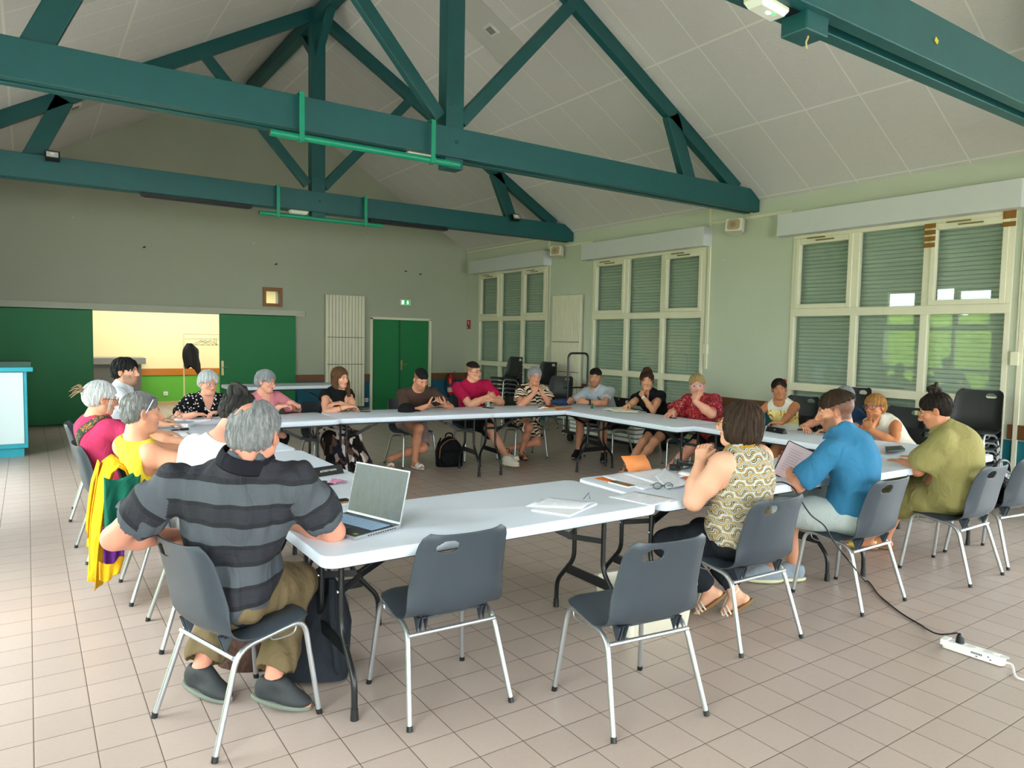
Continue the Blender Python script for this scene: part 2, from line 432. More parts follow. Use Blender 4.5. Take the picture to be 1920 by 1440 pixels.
w = sempty('window_8', (3.943, YB, 2.298)); mb = MB(); a = .183; b = .122
for p, q in (((-a, -.03, -a), (-b, .03, a)), ((b, -.03, -a), (a, .03, a)), ((-b, -.03, -a), (b, .03, -b)), ((-b, -.03, b), (b, .03, a))): mb.box(p, q)
mb.build('frame', mat('orange_hatch_wood', '#8c5716', .45, var=.12), w, smooth=0, bevel=.004)
mb = MB(); mb.add([(-b, .02, -b), (b, .02, -b), (b, .02, b), (-b, .02, b)], [(0, 1, 2, 3)]); mb.build('pane', M_glass, w, smooth=0)

# ------------------------------------------------------------------ the room behind the opening
M_yel = mat('far_room_yellow', '#f3e6b0', .7)
FY = 17.0
t = NT('far_room_wall'); v = t.coord(); s = t.n('ShaderNodeSeparateXYZ'); t.l(v, s.inputs[0])
t.bsdf(t.mix(t.math('GREATER_THAN', s.outputs[2], .66), lin('#5fae35'), lin('#f3e6b0')), .7); M_far = t.m
mb = MB(); mb.box((-1.2, FY, 0), (8.5, FY+.15, 2.7)); struct(mb.build('wall_far', M_far, smooth=0))
mb = MB(); mb.box((-1.35, YB+.22, 0), (-1.2, FY+.15, 2.7)); struct(mb.build('wall_far_left', M_far, smooth=0))
mb = MB(); mb.box((8.5, YB+.22, 0), (8.65, FY+.15, 2.7)); struct(mb.build('wall_far_right', M_far, smooth=0))
mb = MB(); mb.box((-1.35, YB+.2, 2.7), (8.65, FY+.15, 2.8)); struct(mb.build('ceiling_far', M_yel, smooth=0))
mb = MB(); mb.box((-1.2, FY-.02, .65), (8.5, FY, .795)); struct(mb.build('trim_10', mat('orange_dado', '#b9701c', .4, var=.1), smooth=0, bevel=.003))
mb = MB(); mb.box((-1.2, FY-.012, 0), (8.5, FY, .085)); struct(mb.build('baseboard_far', mat('tan_skirting', '#c3a573', .5, var=.06), smooth=0))
# ------------------------------------------------------------------ roof trusses
def ceil_z(x): return RIDGE-abs(x-XC)*math.tan(PITCH)
def truss(y, label, first=None):
    if first:
        return dup(first, (0, y, 0), label=label)
    r = thing('roof_truss', label, 'roof truss', (0, y, 0))
    mb = MB()
    ch = .12
    for a, b in ((0, .085), (.15, .235)):
        poly = [(XL+.02, 3.37), (XR-.02, 3.37), (XR-.02, 3.53), (XR-.2, 3.66), (XL+.2, 3.66), (XL+.02, 3.53)]
        mb.prism(poly, a, b, Matrix(((1, 0, 0, 0), (0, 0, 1, 0), (0, 1, 0, 0), (0, 0, 0, 1))))
    mb.box((XL+.4, .08, 3.44), (XR-.4, .16, 3.64))
    tb = mb.build('tie_beam', M_teal, r, smooth=0, bevel=.006)
    mb = MB()
    mb.cbox((XC+.02, .12, 3.33), (.2, .16, .12)); mb.build('end_block', M_teal, r, smooth=0, bevel=.008)
    mb = MB(); mb.box((XC-.085, .03, 3.6), (XC+.115, .2, RIDGE-.1)); kp = mb.build('king_post', M_teal, r, smooth=0, bevel=.008)
    mb = MB()
    for x, z in ((XC-.05, 3.87), (XC+.1, 3.85)): mb.tube([(x, .03, z), (x+.02, .0, z), (x+.06, .0, z+.005)], .007, 6)
    mb.sphere((XC+.02, -.002, 3.52), .018)
    mb.build('bolt', M_teal, kp)
    for sx in (-1, 1):
        mb = MB(); off = .10
        mb.beam((XC+sx*.02, .117, RIDGE-off-.01), (XC+sx*(XR-XC-.38), .117, ceil_z(XC+XR-XC-.38)-off), .1, .17, (0, 0, 1))
        mb.build('rafter', M_teal, r, smooth=0, bevel=.006)
        mb = MB(); mb.beam((XC+sx*.12, .117, 3.76), (XC+sx*1.5, .117, ceil_z(XC+1.5)-.16), .09, .13)
        mb.build('brace', M_teal, r, smooth=0, bevel=.006)
        mb = MB(); mb.beam((XC+sx*3.45, .117, 3.62), (XC+sx*3.1, .117, ceil_z(XC+3.1)-.12), .10, .2)
        mb.build('strut', M_teal, r, smooth=0, bevel=.006)
    mb = MB(); mb.beam((XC+.015, .12, 5.55), (XC+.015, .85, RIDGE-.12), .1, .09); mb.beam((XC+.015, .12, 5.55), (XC+.015, -.6, RIDGE-.12), .1, .09)
    mb.build('ridge_brace', M_teal, r, smooth=0, bevel=.005)
    return r
T1 = truss(6.28, 'teal timber roof truss in the middle, with a king post in full view')
T2 = truss(10.28, 'teal timber roof truss farthest back, its tie beam just above the back wall', T1)
T0 = truss(2.33, 'teal timber roof truss nearest the camera, crossing the upper right corner', T1)
mb = MB(); mb.box((XC-.06, YF, RIDGE-.24), (XC+.09, YB, RIDGE-.06)); tag(mb.build('ridge_beam', M_teal, smooth=0), 'teal ridge beam running along the peak of the sloped ceiling', 'beam')
def hung_pipe(y, x0, x1, sa, sb, z, label):
    r = thing('hanging_pipe', label, 'pipe', ((x0+x1)/2, y, z)); m = (x0+x1)/2
    mb = MB(); mb.tube([(x0-m, 0, 0), (x1-m, 0, 0)], .03, 14); mb.build('pipe', M_jade, r)
    for x in (sa, sb):
        mb = MB(); mb.box((x-m-.022, -.035, -.03), (x-m+.022, -.028, 3.665-z)); mb.box((x-m-.022, -.03, 3.66-z), (x-m+.022, .32, 3.667-z)); mb.box((x-m-.022, -.03, -.034), (x-m+.022, .03, -.030))
        mb.build('strap', M_jade, r, smooth=0)
    mb = MB(); mb.tube([(x0-m-.002, 0, 0), (x0-m+.004, 0, 0)], .027, 14); mb.build('pipe_end', mat('rust_red', '#6a1f17', .6), r)
    return r
hung_pipe(6.23, 1.72, 3.55, 1.985, 3.25, 3.29, 'jade green pipe strapped under the middle truss')
hung_pipe(10.23, 2.68, 4.50, 2.935, 4.227, 3.26, 'jade green pipe strapped under the farthest truss')
def emergency(x, y, z, label, lit=False, rz=0):
    r = thing('emergency_light', label, 'emergency light', (x, y, z), rz)
    mb = MB(); mb.box((-.13, -.055, -.02), (.13, .055, 0)); mb.build('housing', M_cream, r, smooth=0, bevel=.004)
    mb = MB(); mb.add([(-.13, -.055, -.02), (.13, -.055, -.02), (.13, .055, -.02), (-.13, .055, -.02), (-.105, -.04, -.05), (.105, -.04, -.05), (.105, .04, -.05), (-.105, .04, -.05)],
        [(4, 7, 6, 5), (0, 4, 5, 1), (1, 5, 6, 2), (2, 6, 7, 3), (3, 7, 4, 0)])
    mb.build('diffuser', mat('lamp_diffuser', '#e4e8dc', .25), r, smooth=0, bevel=.003)
    if lit:
        mb = MB(); mb.sphere((.0, -.01, -.052), (.018, .010, .003)); mb.build('lamp', emis('white_led', '#ffffff', 9), r)
        mb = MB(); mb.sphere((.035, -.02, -.052), (.007, .006, .003)); mb.build('indicator', emis('green_led', '#20ff50', 4), r)
    return r
emergency(3.19, 6.40, 3.375, 'cream emergency light under the middle truss beam')
emergency(3.28, 10.40, 3.375, 'cream emergency light under the farthest truss beam')
emergency(3.23, 2.46, 3.372, 'lit emergency light with green indicator under the nearest truss', True, .1)
mb = MB(); mb.cbox((0, 0, 0), (.2, .1, .03)); o = mb.build('beam_lamp', M_black, None, smooth=0, bevel=.005, loc=(3.47, 2.45, 3.385))
tag(o, 'black flat box beside the lit emergency light on the nearest truss', 'lamp')
def floodlight(x, label):
    r = thing('floodlight', label, 'floodlight', (x, 10.19, 3.645)); r.rotation_euler = (-.45, 0, 0)
    mb = MB(); mb.box((-.075, -.03, -.05), (.075, .04, .055))
    for k in range(7): mb.box((-.07+k*.022, .04, -.045), (-.064+k*.022, .055, .05))
    mb.build('housing', M_black, r, smooth=0, bevel=.005)
    mb = MB(); mb.box((-.06, -.033, -.036), (.06, -.029, .036)); mb.build('lens', mat('floodlight_lens', '#dfe6e2', .15, .4), r, smooth=0)
    mb = MB(); mb.box((-.02, -.0345, -.005), (.02, -.0335, .02)); mb.build('led', mat('led_plate', '#f4f4e8', .3), r, smooth=0)
    return r
floodlight(.29, 'small black floodlight on the left end of the farthest tie beam')
floodlight(6.93, 'small black floodlight on the right end of the farthest tie beam')
for x0, x1, lb in ((1.25, 2.62, 'long black strip heater under the left half of the farthest truss'), (4.37, 5.72, 'long black strip heater under the right half of the farthest truss')):
    r = thing('strip_heater', lb, 'heater', ((x0+x1)/2, 10.42, 3.33)); L = (x1-x0)/2
    mb = MB(); mb.prism([(-.06, .04), (.06, .04), (.045, 0), (-.045, 0)], -L, L, Matrix(((0, 0, 1, 0), (1, 0, 0, 0), (0, 1, 0, 0), (0, 0, 0, 1)))); mb.build('housing', M_black, r, smooth=0)
    mb = MB()
    for k in (-.02, .0, .02): mb.tube([(-L+.03, k, -.004), (L-.03, k, -.004)], .006, 6)
    mb.build('element', mat('heater_tube', '#4c4a48', .4, .5), r)
    mb = MB()
    for s in (-1, 1): mb.tube([(s*L, 0, .02), (s*(L+.03), 0, .035)], .008, 6)
    mb.build('bracket', mat('rust_bracket', '#56463a', .6), r)
for (x, y, lb) in ((4.93, 7.87, 'small white smoke detector on the right ceiling slope'), (.55, 7.3, 'small white detector on the left ceiling slope nearest the middle truss'), (.58, 11.4, 'small white detector on the left ceiling slope near the back wall')):
    s = 1 if x > XC else -1
    r = thing('smoke_detector', lb, 'detector', (x, y, ceil_z(x))); r.rotation_euler = (0, s*PITCH, 0)
    mb = MB(); mb.box((-.09, -.09, -.03), (.09, .09, 0)); mb.build('casing', mat('detector_white', '#d9d7d0', .5), r, smooth=0, bevel=.012)
    mb = MB(); mb.box((-.05, -.055, -.034), (.05, .055, -.029)); mb.build('grille', mat('detector_grey', '#85837f', .5), r, smooth=0)
for y0, x0, lb in ((7.62, 4.5, 'smooth white plain panel set in the right ceiling slope'), (7.05, .2, 'smooth plain panel set in the left ceiling slope near the middle truss'), (11.15, .2, 'smooth plain panel set in the left ceiling slope near the back wall')):
    s = 1 if x0 > XC else -1
    mb = MB(); L = 1.06/math.cos(0); mb.box((0, 0, -.006), (L, .62, .002))
    x1 = x0
    o = mb.build('ceiling_panel', mat('plain_panel', '#c3c0ba', .8, var=.03), None, smooth=0, loc=(x0, y0, ceil_z(x0))); o.rotation_euler = (0, s*PITCH, 0)
    tag(o, lb, 'ceiling panel')

# ------------------------------------------------------------------ wall fittings
def speaker(y, label):
    r = thing('wall_speaker', label, 'speaker', (XR-.14, y, 3.20)); r.rotation_euler = (0, .18, .35)
    mb = MB(); hexa = [(-.08, -.1), (.10, -.06), (.10, .06), (-.08, .1)]
    mb.prism([(-.09, -.12), (.02, -.12), (.11, -.06), (.11, .06), (.02, .12), (-.09, .12)], -.09, .09); mb.build('cabinet', mat('speaker_ivory', '#d8d3c2', .5), r, smooth=0, bevel=.012)
    mb = MB(); mb.prism([(-.085, -.07), (-.055, -.1), (.055, -.1), (.085, -.07), (.085, .07), (.055, .1), (-.055, .1), (-.085, .07)][::-1], .0, .006, Matrix(((0, 0, -1, -.09), (0, 1, 0, 0), (1, 0, 0, 0), (0, 0, 0, 1))) @ Matrix.Scale(.85, 4)); mb.build('grille', mat('speaker_tan', '#b09a78', .7, bump=.3, bscale=300), r, smooth=0)
    mb = MB(); mb.tube([(-.099, .01, .0), (-.093, .01, .0)], .042, 20); mb.build('cone', mat('speaker_cone', '#97836a', .6), r)
    mb = MB(); mb.tube([(.1, 0, 0), (.15, 0, .0)], .02, 8); mb.build('bracket', M_cream, r)
    return r
speaker(10.58, 'ivory wall speaker above the far radiator, beside the farthest truss end')
speaker(6.57, 'ivory wall speaker between the middle and near windows, under the middle truss end')
def radiator(loc, rz, label, w):
    r = thing('radiator', label, 'radiator', loc, rz); n = 12; p = w/n
    mb = MB()
    for k in range(n):
        x = -w/2+k*p; mb.box((x+.004, -.09, .12), (x+p-.004, -.06, 2.40)); mb.box((x+.012, -.06, .13), (x+p-.012, -.035, 2.39))
    mb.build('fin', M_cream, r, smooth=0, bevel=.006)
    mb = MB(); mb.box((-w/2, -.06, .11), (-w/2+.012, -.03, 2.40)); mb.box((w/2-.012, -.085, .12), (w/2, -.03, 2.40)); mb.box((-w/2, -.04, .11), (w/2, -.02, 2.39)); mb.build('back_panel', mat('radiator_side', '#c9c4ac', .5), r, smooth=0)
    for z in (1.545, .995):
        mb = MB(); mb.tube([(-w/2+.03, -.095, z), (w/2-.03, -.095, z)], .006, 6); mb.build('towel_wire', mat('radiator_wire', '#4d4a40', .5), r)
    mb = MB(); mb.tube([(w/2-.05, -.05, .13), (w/2-.05, -.05, .0)], .012, 8); mb.build('pipe', mat('grey_pipe', '#6c6c66', .5), r)
    return r
radiator((5.39, YB, 0), 0, 'tall cream panel radiator on the back wall left of the double door', .83)
radiator((XR, 10.36, 0), -PI/2, 'tall cream panel radiator on the window wall between far and middle windows', .84)
# exit sign over the double door
r = thing('exit_sign', 'lit green running man exit sign above the double door', 'exit sign', (6.758, YB, 2.315))
mb = MB(); mb.box((-.12, -.035, -.06), (.12, 0, .06)); mb.build('housing', M_wplast, r, smooth=0, bevel=.006)
mb = MB(); mb.box((-.105, -.038, -.045), (.105, -.034, .045)); mb.build('panel', emis('exit_green', '#12a84a', 1.1), r, smooth=0)
mb = MB(); q = -.0395
def flat(mb, poly): mb.add([(x, q, z) for x, z in poly], [tuple(range(len(poly)))])
flat(mb, [(-.095, -.038), (-.04, -.038), (-.04, .038), (-.095, .038)])
flat(mb, rrect(.022, .022, .0105, 4, .045, .03)); flat(mb, [(.03, .015), (.055, .02), (.05, -.01), (.03, -.008)]); flat(mb, [(.032, -.008), (.045, -.008), (.03, -.04), (.018, -.04)]); flat(mb, [(.045, -.01), (.055, -.008), (.075, -.03), (.068, -.036)])
flat(mb, [(.05, .018), (.078, .0), (.073, -.006), (.048, .008)]); flat(mb, [(.03, .015), (.012, .0), (.016, -.006), (.034, .006)])
mb.build('pictogram', emis('exit_white', '#eafff0', 2.0), r, smooth=0)
# fire sign and extinguisher
r = thing('fire_sign', 'small red and blue fire notice by the corner of the window wall', 'sign', (XR-.004, 14.0, 1.88)); r.rotation_euler = (0, 0, -PI/2)
mb = MB(); mb.box((-.075, -.004, -.10), (.075, .004, .10)); mb.build('plate', mat('sign_red', '#b3202a', .45), r, smooth=0)
mb = MB(); mb.box((-.075, -.006, -.10), (-.005, -.004, -.02)); mb.build('blue_panel', mat('sign_blue', '#21477f', .45), r, smooth=0)
mb = MB(); mb.box((-.02, -.006, .03), (.01, -.004, .07)); mb.box((.0, -.006, .0), (.02, -.004, .04)); mb.box((-.06, -.0075, -.08), (-.03, -.006, -.05)); mb.build('pictogram', M_wplast, r, smooth=0)
r = thing('fire_extinguisher', 'red fire extinguisher hung on the back wall between door and corner', 'fire extinguisher', (7.86, YB-.085, .29))
mb = MB(); mb.lathe([(.02, 0), (.068, .0), (.075, .02), (.075, .36), (.06, .41), (.03, .435), (.025, .46)]); mb.build('cylinder', mat('extinguisher_red', '#b3161b', .3), r)
mb = MB(); mb.lathe([(.0755, .2), (.0755, .26)]); mb.build('label', mat('extinguisher_blue', '#2c2f63', .5), r)
mb = MB(); mb.lathe([(.0757, .07), (.0757, .17)]); mb.build('instructions', mat('extinguisher_print', '#d7b9a9', .6, var=.4, vscale=90), r)
mb = MB(); mb.tube([(0, 0, .44), (0, 0, .49)], .022, 10); mb.tube([(-.01, -.02, .48), (.09, -.05, .53)], .008, 6); mb.tube([(-.01, -.02, .47), (.07, -.05, .485)], .007, 6); mb.build('valve', mat('extinguisher_red', '#b3161b', .3), r)
mb = MB(); mb.tube(curve_pts([(-.02, 0, .47), (-.12, -.02, .43), (-.17, -.02, .25), (-.12, -.02, .08), (-.07, -.03, .02)]), .011, 8); mb.tube([(-.075, -.03, .03), (-.06, -.03, -.05)], .016, 8); mb.build('hose', M_black, r)
def socket(loc, rz, label):
    r = thing('power_socket', label, 'socket', loc, rz)
    mb = MB(); mb.box((-.042, -.012, -.042), (.042, 0, .042)); mb.build('plate', M_wplast, r, smooth=0, bevel=.006)
    mb = MB(); mb.tube([(0, -.0125, 0), (0, -.011, 0)], .02, 16); mb.build('outlet', mat('socket_grey', '#bdbab2', .5), r)
socket((5.885, YB, .235), 0, 'white wall socket low on the back wall beside the radiator')
socket((2.46, FY, .25), 0, 'cream wall socket on the bright green wall in the next room')
for i, (px, pz, lb) in enumerate(((1.72, 3.06, 'dark wall fixing left on the upper back wall'), (4.0, 2.93, 'dark wall fixing on the upper back wall right of the wooden hatch'), (6.75, 2.98, 'dark wall fixing high on the back wall above the exit sign'), (7.1, 2.94, 'dark wall fixing high on the back wall right above the exit sign'))):
    mb = MB(); mb.tube([(0, 0, 0), (0, -.03, 0), (.03, -.035, .01)], .012, 6); tag(mb.build('wall_fixing', M_dark, None, loc=(px, YB, pz)), lb, 'fixing')
# tape scraps on the near truss
mb = MB(); mb.box((-.02, -.004, -.015), (.02, 0, .015)); o = mb.build('tape_scrap', mat('yellow_tape', '#cdb53a', .5), None, smooth=0, loc=(4.72, 2.328, 3.50)); o.rotation_euler = (0, .5, 0); tag(o, 'scrap of yellow tape on the nearest truss beam', 'tape')
mb = MB(); mb.tube(curve_pts([(0, 0, .03), (.01, 0, .0), (-.005, 0, -.03), (.012, .005, -.06)]), .005, 6); tag(mb.build('string', mat('cream_string', '#cbb587', .8), None, loc=(3.53, 2.42, 3.265)), 'loop of pale string hanging under the nearest truss', 'string')

# ------------------------------------------------------------------ next room furniture
r = thing('coat_rack', 'thin cream metal coat rack in the bright room behind', 'coat rack', (3.35, 16.15, 0)); w = .66
mb = MB()
for s in (-1, 1):
    mb.tube([(s*w, 0, .03), (s*w, 0, 1.56)], .014, 8); mb.tube([(s*w, -.25, .03), (s*w, .25, .03)], .014, 8)
mb.tube([(-w, 0, 1.56), (w, 0, 1.56)], .014, 8); mb.tube([(-w, 0, 1.46), (w, 0, 1.46)], .012, 8); mb.build('frame', mat('rack_cream', '#e9dcae', .4, .2), r)
def hanger(mb, tilt=0, y=0):
    mb.tube(curve_pts([(0, y, 0), (.02, y, .03), (-.01, y, .055), (-.03, y, .04)], 4), .0035, 5)
    mb.tube([(0, y, 0), (-.2, y+tilt, -.09), (.2, y-tilt, -.09), (0, y, 0)], .005, 5)
for k, (x, rz) in enumerate(((3.02, .25), (3.10, .1), (3.20, .35), (3.29, 1.2), (3.33, 1.35), (3.62, 1.4))):
    mb = MB(); hanger(mb); o = mb.build('coat_hanger', M_dark, None, loc=(x, 16.15, 1.415), rot=(0, 0, rz))
    tag(o, 'empty dark wire hanger on the coat rack in the bright room' if k < 5 else 'dark hanger alone at the right of the coat rack', 'hanger', 'empty hangers on the coat rack' if k < 5 else None)
mb = MB(); P = []
for i in range(9):
    z = -.06-.50*i/8; row = []
    for k in range(13):
        a = 2*PI*k/12; wx = (.05+.12*min(1, i/2.2))*(1+.06*math.sin(3*a+i)); wy = .06+.02*math.sin(5*a); row.append((wx*math.cos(a)+.05*i/8, wy*math.sin(a), z-(.05*math.sin(4*a) if i == 8 else 0)-(.12 if i == 8 and math.cos(a) > .5 else 0)))
    P.append(row)
mb.grid(P); o = mb.build('jacket', mat('jacket_black', '#121114', .9), None, loc=(2.80, 16.12, 1.42)); o.rotation_euler = (0, 0, .2); tag(o, 'black jacket hanging on the coat rack in the bright room', 'jacket')
r = thing('counter_unit', 'grey counter with a pale top in the bright room behind', 'counter', (1.3, 16.6, 0))
mb = MB(); mb.box((-.9, -.25, 0), (.62, .35, .92)); mb.build('body', mat('counter_grey', '#67675f', .6, var=.12, vscale=20), r, smooth=0)
mb = MB(); mb.box((-.9, -.3, .92), (.70, .38, 1.045)); mb.build('worktop', mat('counter_top_grey', '#83837e', .5), r, smooth=0)
r = thing('bar_counter', 'turquoise bar counter with white front panel at the left edge', 'counter', (-.6, 11.1, 0))
M_turq = mat('turquoise_paint', '#22a3b8', .45, var=.05)
mb = MB(); mb.box((-.6, -.33, .11), (.585, .33, 1.07)); mb.build('body', M_turq, r, smooth=0, bevel=.006)
mb = MB(); mb.box((-.58, -.345, .17), (.545, -.328, 1.06)); mb.build('front_panel', mat('panel_ice_white', '#d8e8ef', .4), r, smooth=0, bevel=.003)
mb = MB(); mb.box((-.6, -.29, 0), (.54, .29, .11)); mb.build('plinth', M_turq, r, smooth=0)
mb = MB(); mb.box((-.6, -.40, 1.07), (.65, .40, 1.125)); mb.build('countertop', M_turq, r, smooth=0, bevel=.006)
mb = MB(); mb.box((-.55, -.30, 1.125), (.63, .36, 1.19)); mb.build('raised_ledge', mat('dark_green_top', '#1c4d3f', .5), r, smooth=0)

# ------------------------------------------------------------------ folding tables
M_table = mat('table_plastic', '#dde5f4', .42, var=.015, vscale=3, bump=.06, bscale=180, bdist=.002)
M_tleg = mat('table_leg_black', '#17191c', .3, .2)
def make_table(label, loc, rz=0, group=None):
    r = thing('folding_table', label, 'table', loc, rz, group)
    mb = MB(); prof = [(0, .69), (.004, .694)]
    top = MB()
    rings = [(1.82, .75, .06, .690), (1.83, .76, .065, .697), (1.83, .76, .065, .732), (1.822, .752, .061, .739), (1.806, .736, .053, .7405)]
    n = 6; vs = []; fs = []
    for w, h, rr, z in rings: vs += [(x, y, z) for x, y in rrect(w, h, rr, n)]
    m = 4*(n+1)
    for i in range(len(rings)-1):
        for k in range(m): fs.append((i*m+k, i*m+(k+1) % m, (i+1)*m+(k+1) % m, (i+1)*m+k))
    fs.append(tuple(range(m))[::-1]); fs.append(tuple((len(rings)-1)*m+k for k in range(m)))
    top.add(vs, fs); top.build('table_top', M_table, r, smooth=40)
    for sx in (-1, 1):
        for sy in (-1, 1):
            x = sx*.75
            mb = MB(); mb.tube(bend([(x, sy*.125, .69), (x, sy*.125, .335), (x, sy*.28, .165), (x, sy*.283, .02)], .05), .0135, 12)
            lg = mb.build('leg', M_tleg, r)
            mb = MB(); mb.tube([(x, sy*.283, 0), (x, sy*.283, .05)], [.018, .0155], 12); mb.build('foot_cap', M_black, lg)
        mb = MB(); mb.beam((sx*.75, -.19, .262), (sx*.75, .19, .262), .012, .055); mb.build('cross_plate', M_tleg, r, smooth=0, bevel=.003)
        mb = MB(); mb.beam((sx*.745, -.125, .50), (sx*.60, .0, .52), .008, .03); mb.beam((sx*.745, .125, .50), (sx*.60, .0, .52), .008, .03)
        mb.beam((sx*.62, 0, .515), (sx*.45, 0, .60), .03, .03); mb.beam((sx*.47, 0, .59), (sx*.20, 0, .69), .022, .012); mb.build('folding_brace', M_tleg, r, smooth=0, bevel=.002)
        for sy in (-1, 1):
            mb = MB(); mb.sphere((sx*(.75+.014), sy*.125, .50), .008, nu=8, nv=6); mb.build('rivet', M_steel, r)
    for sy in (-1, 1):
        mb = MB(); mb.box((-.85, sy*.30-.012, .665), (.85, sy*.30+.012, .692)); mb.build('side_rail', M_tleg, r, smooth=0)
    return r
A = math.radians
tab = make_table('white folding table carrying the open laptop, nearest the camera', (1.85, 3.03, 0))
TB = {'near': tab}
def tb(key, label, x, y, rz=0): TB[key] = dup(tab, (x, y, 0), rz, label); return TB[key]
tb('L1', 'white folding table with the black glasses case and pink wrapper, behind the laptop table', 1.30, 4.36, PI/2)
tb('L2', 'white folding table in the left row with a booklet and glasses on it', 1.27, 6.22, A(91))
tb('B1', 'white folding table at the back left, before the two elderly white-haired women', 1.73, 7.36, 0)
tb('B2', 'white folding table at the back with the black cap on it', 3.565, 7.31, A(-6.3))
tb('B3', 'white folding table at the back with a lone black phone, before the crossed-arm man', 5.33, 7.12, A(-5.5))
tb('R1', 'white folding table by the window wall with the canvas bag on it', 5.74, 5.86, PI/2)
tb('R2', 'white folding table with a black case, before the woman with the red hair flower', 6.0, 4.13, PI/2)
tb('F2', 'white folding table covered in loose papers and orange folders', 3.72, 3.02, A(-1.2))
tb('F3', 'white folding table at the right before the woman in olive', 5.53, 2.92, A(-.8))
tb('spare', 'spare white folding table standing empty by the green sliding door', 3.55, 12.1, A(0))

# ------------------------------------------------------------------ polypropylene chairs
M_shell = mat('chair_shell_slate', '#353d46', .42, var=.06, vscale=30)
M_shellB = mat('chair_shell_black', '#191b1e', .45, var=.06, vscale=30)
def shell_bm(flange_t=1):
    prof = curve_pts([(.225, .418), (.215, .438), (.12, .442), (-.02, .432), (-.11, .432), (-.165, .452), (-.195, .51), (-.215, .60), (-.238, .70), (-.262, .785), (-.268, .805)], 5)
    s = [0]
    for a, b in zip(prof, prof[1:]): s.append(s[-1]+(b-a).length)
    Ltot = s[-1]
    # rows placed so that the hand hole has clean edges
    rows = list(np.linspace(0, Ltot-.085, 34))+list(np.linspace(Ltot-.078, Ltot-.03, 7))+[Ltot-.022, Ltot-.012, Ltot-.004, Ltot]
    cols = list(np.linspace(-1, -.72, 6))+list(np.linspace(-.66, -.24, 9))+list(np.linspace(-.12, 1, 17))
    def at(d):
        i = max(0, min(len(s)-2, np.searchsorted(s, d)-1)); t = (d-s[i])/(s[i+1]-s[i]); p = prof[i].lerp(prof[i+1], t)
        tg = (prof[min(i+1, len(prof)-1)]-prof[max(i-1, 0)]).normalized(); return p, tg
    V = []; bm = bmesh.new(); G = []
    for d in rows:
        p, tg = at(d); f = d/Ltot
        nx = Vector((-tg.y, tg.x)) if False else None
        # profile runs front -> back -> up ; normal towards the sitter
        nrm = Vector((tg.y, -tg.x))
        hw = np.interp(f, [0, .03, .08, .3, .48, .62, .85, .93, .975, 1], [.165, .195, .208, .222, .232, .228, .215, .208, .195, .165])
        fl = np.interp(f, [0, .12, .36, .46, .56, .66, .9, 1], [-.012, -.026, -.024, -.004, .026, .045, .036, .022])
        dish = np.interp(f, [0, .1, .3, .5, .7, 1], [0, .008, .014, .012, .012, .008])
        row = []
        for c in cols:
            a = abs(c); e = max(0, (a-.62)/.38)**1.7
            off = fl*e - dish*(1-min(1, a/.7)**2)
            x = c*hw
            y = p.x+nrm.x*off; z = p.y+nrm.y*off
            row.append(bm.verts.new((x, y, z)))
        G.append(row)
    hole_r = range(34, 40); hole_c = range(6, 14)
    for i in range(len(rows)-1):
        for j in range(len(cols)-1):
            if i in hole_r and j in hole_c:
                # D shaped: skip cells in the upper outer corner
                if (i, j) in ((39, 6), (39, 7), (38, 6), (39, 13), (34, 6), (34, 13)): pass
                else: continue
            bm.faces.new((G[i][j], G[i][j+1], G[i+1][j+1], G[i+1][j]))
    return bm
def shell_mesh():
    bm = shell_bm(); me = bpy.data.meshes.new('shell'); 
    lo = [v for v in bm.verts if not v.link_faces]
    for v in lo: bm.verts.remove(v)
    bmesh.ops.smooth_vert(bm, verts=[v for v in bm.verts if v.is_boundary and .69 < v.co.z < .79 and abs(v.co.x+.1) < .075], factor=.5, use_axis_x=True, use_axis_y=True, use_axis_z=True)
    bmesh.ops.smooth_vert(bm, verts=[v for v in bm.verts if v.is_boundary and .69 < v.co.z < .79 and abs(v.co.x+.1) < .075], factor=.5, use_axis_x=True, use_axis_y=True, use_axis_z=True)
    bm.to_mesh(me); bm.free(); return me
def bake(o):
    dg = bpy.context.evaluated_depsgraph_get(); dg.update()
    me = bpy.data.meshes.new_from_object(o.evaluated_get(dg)); o.modifiers.clear(); o.data = me
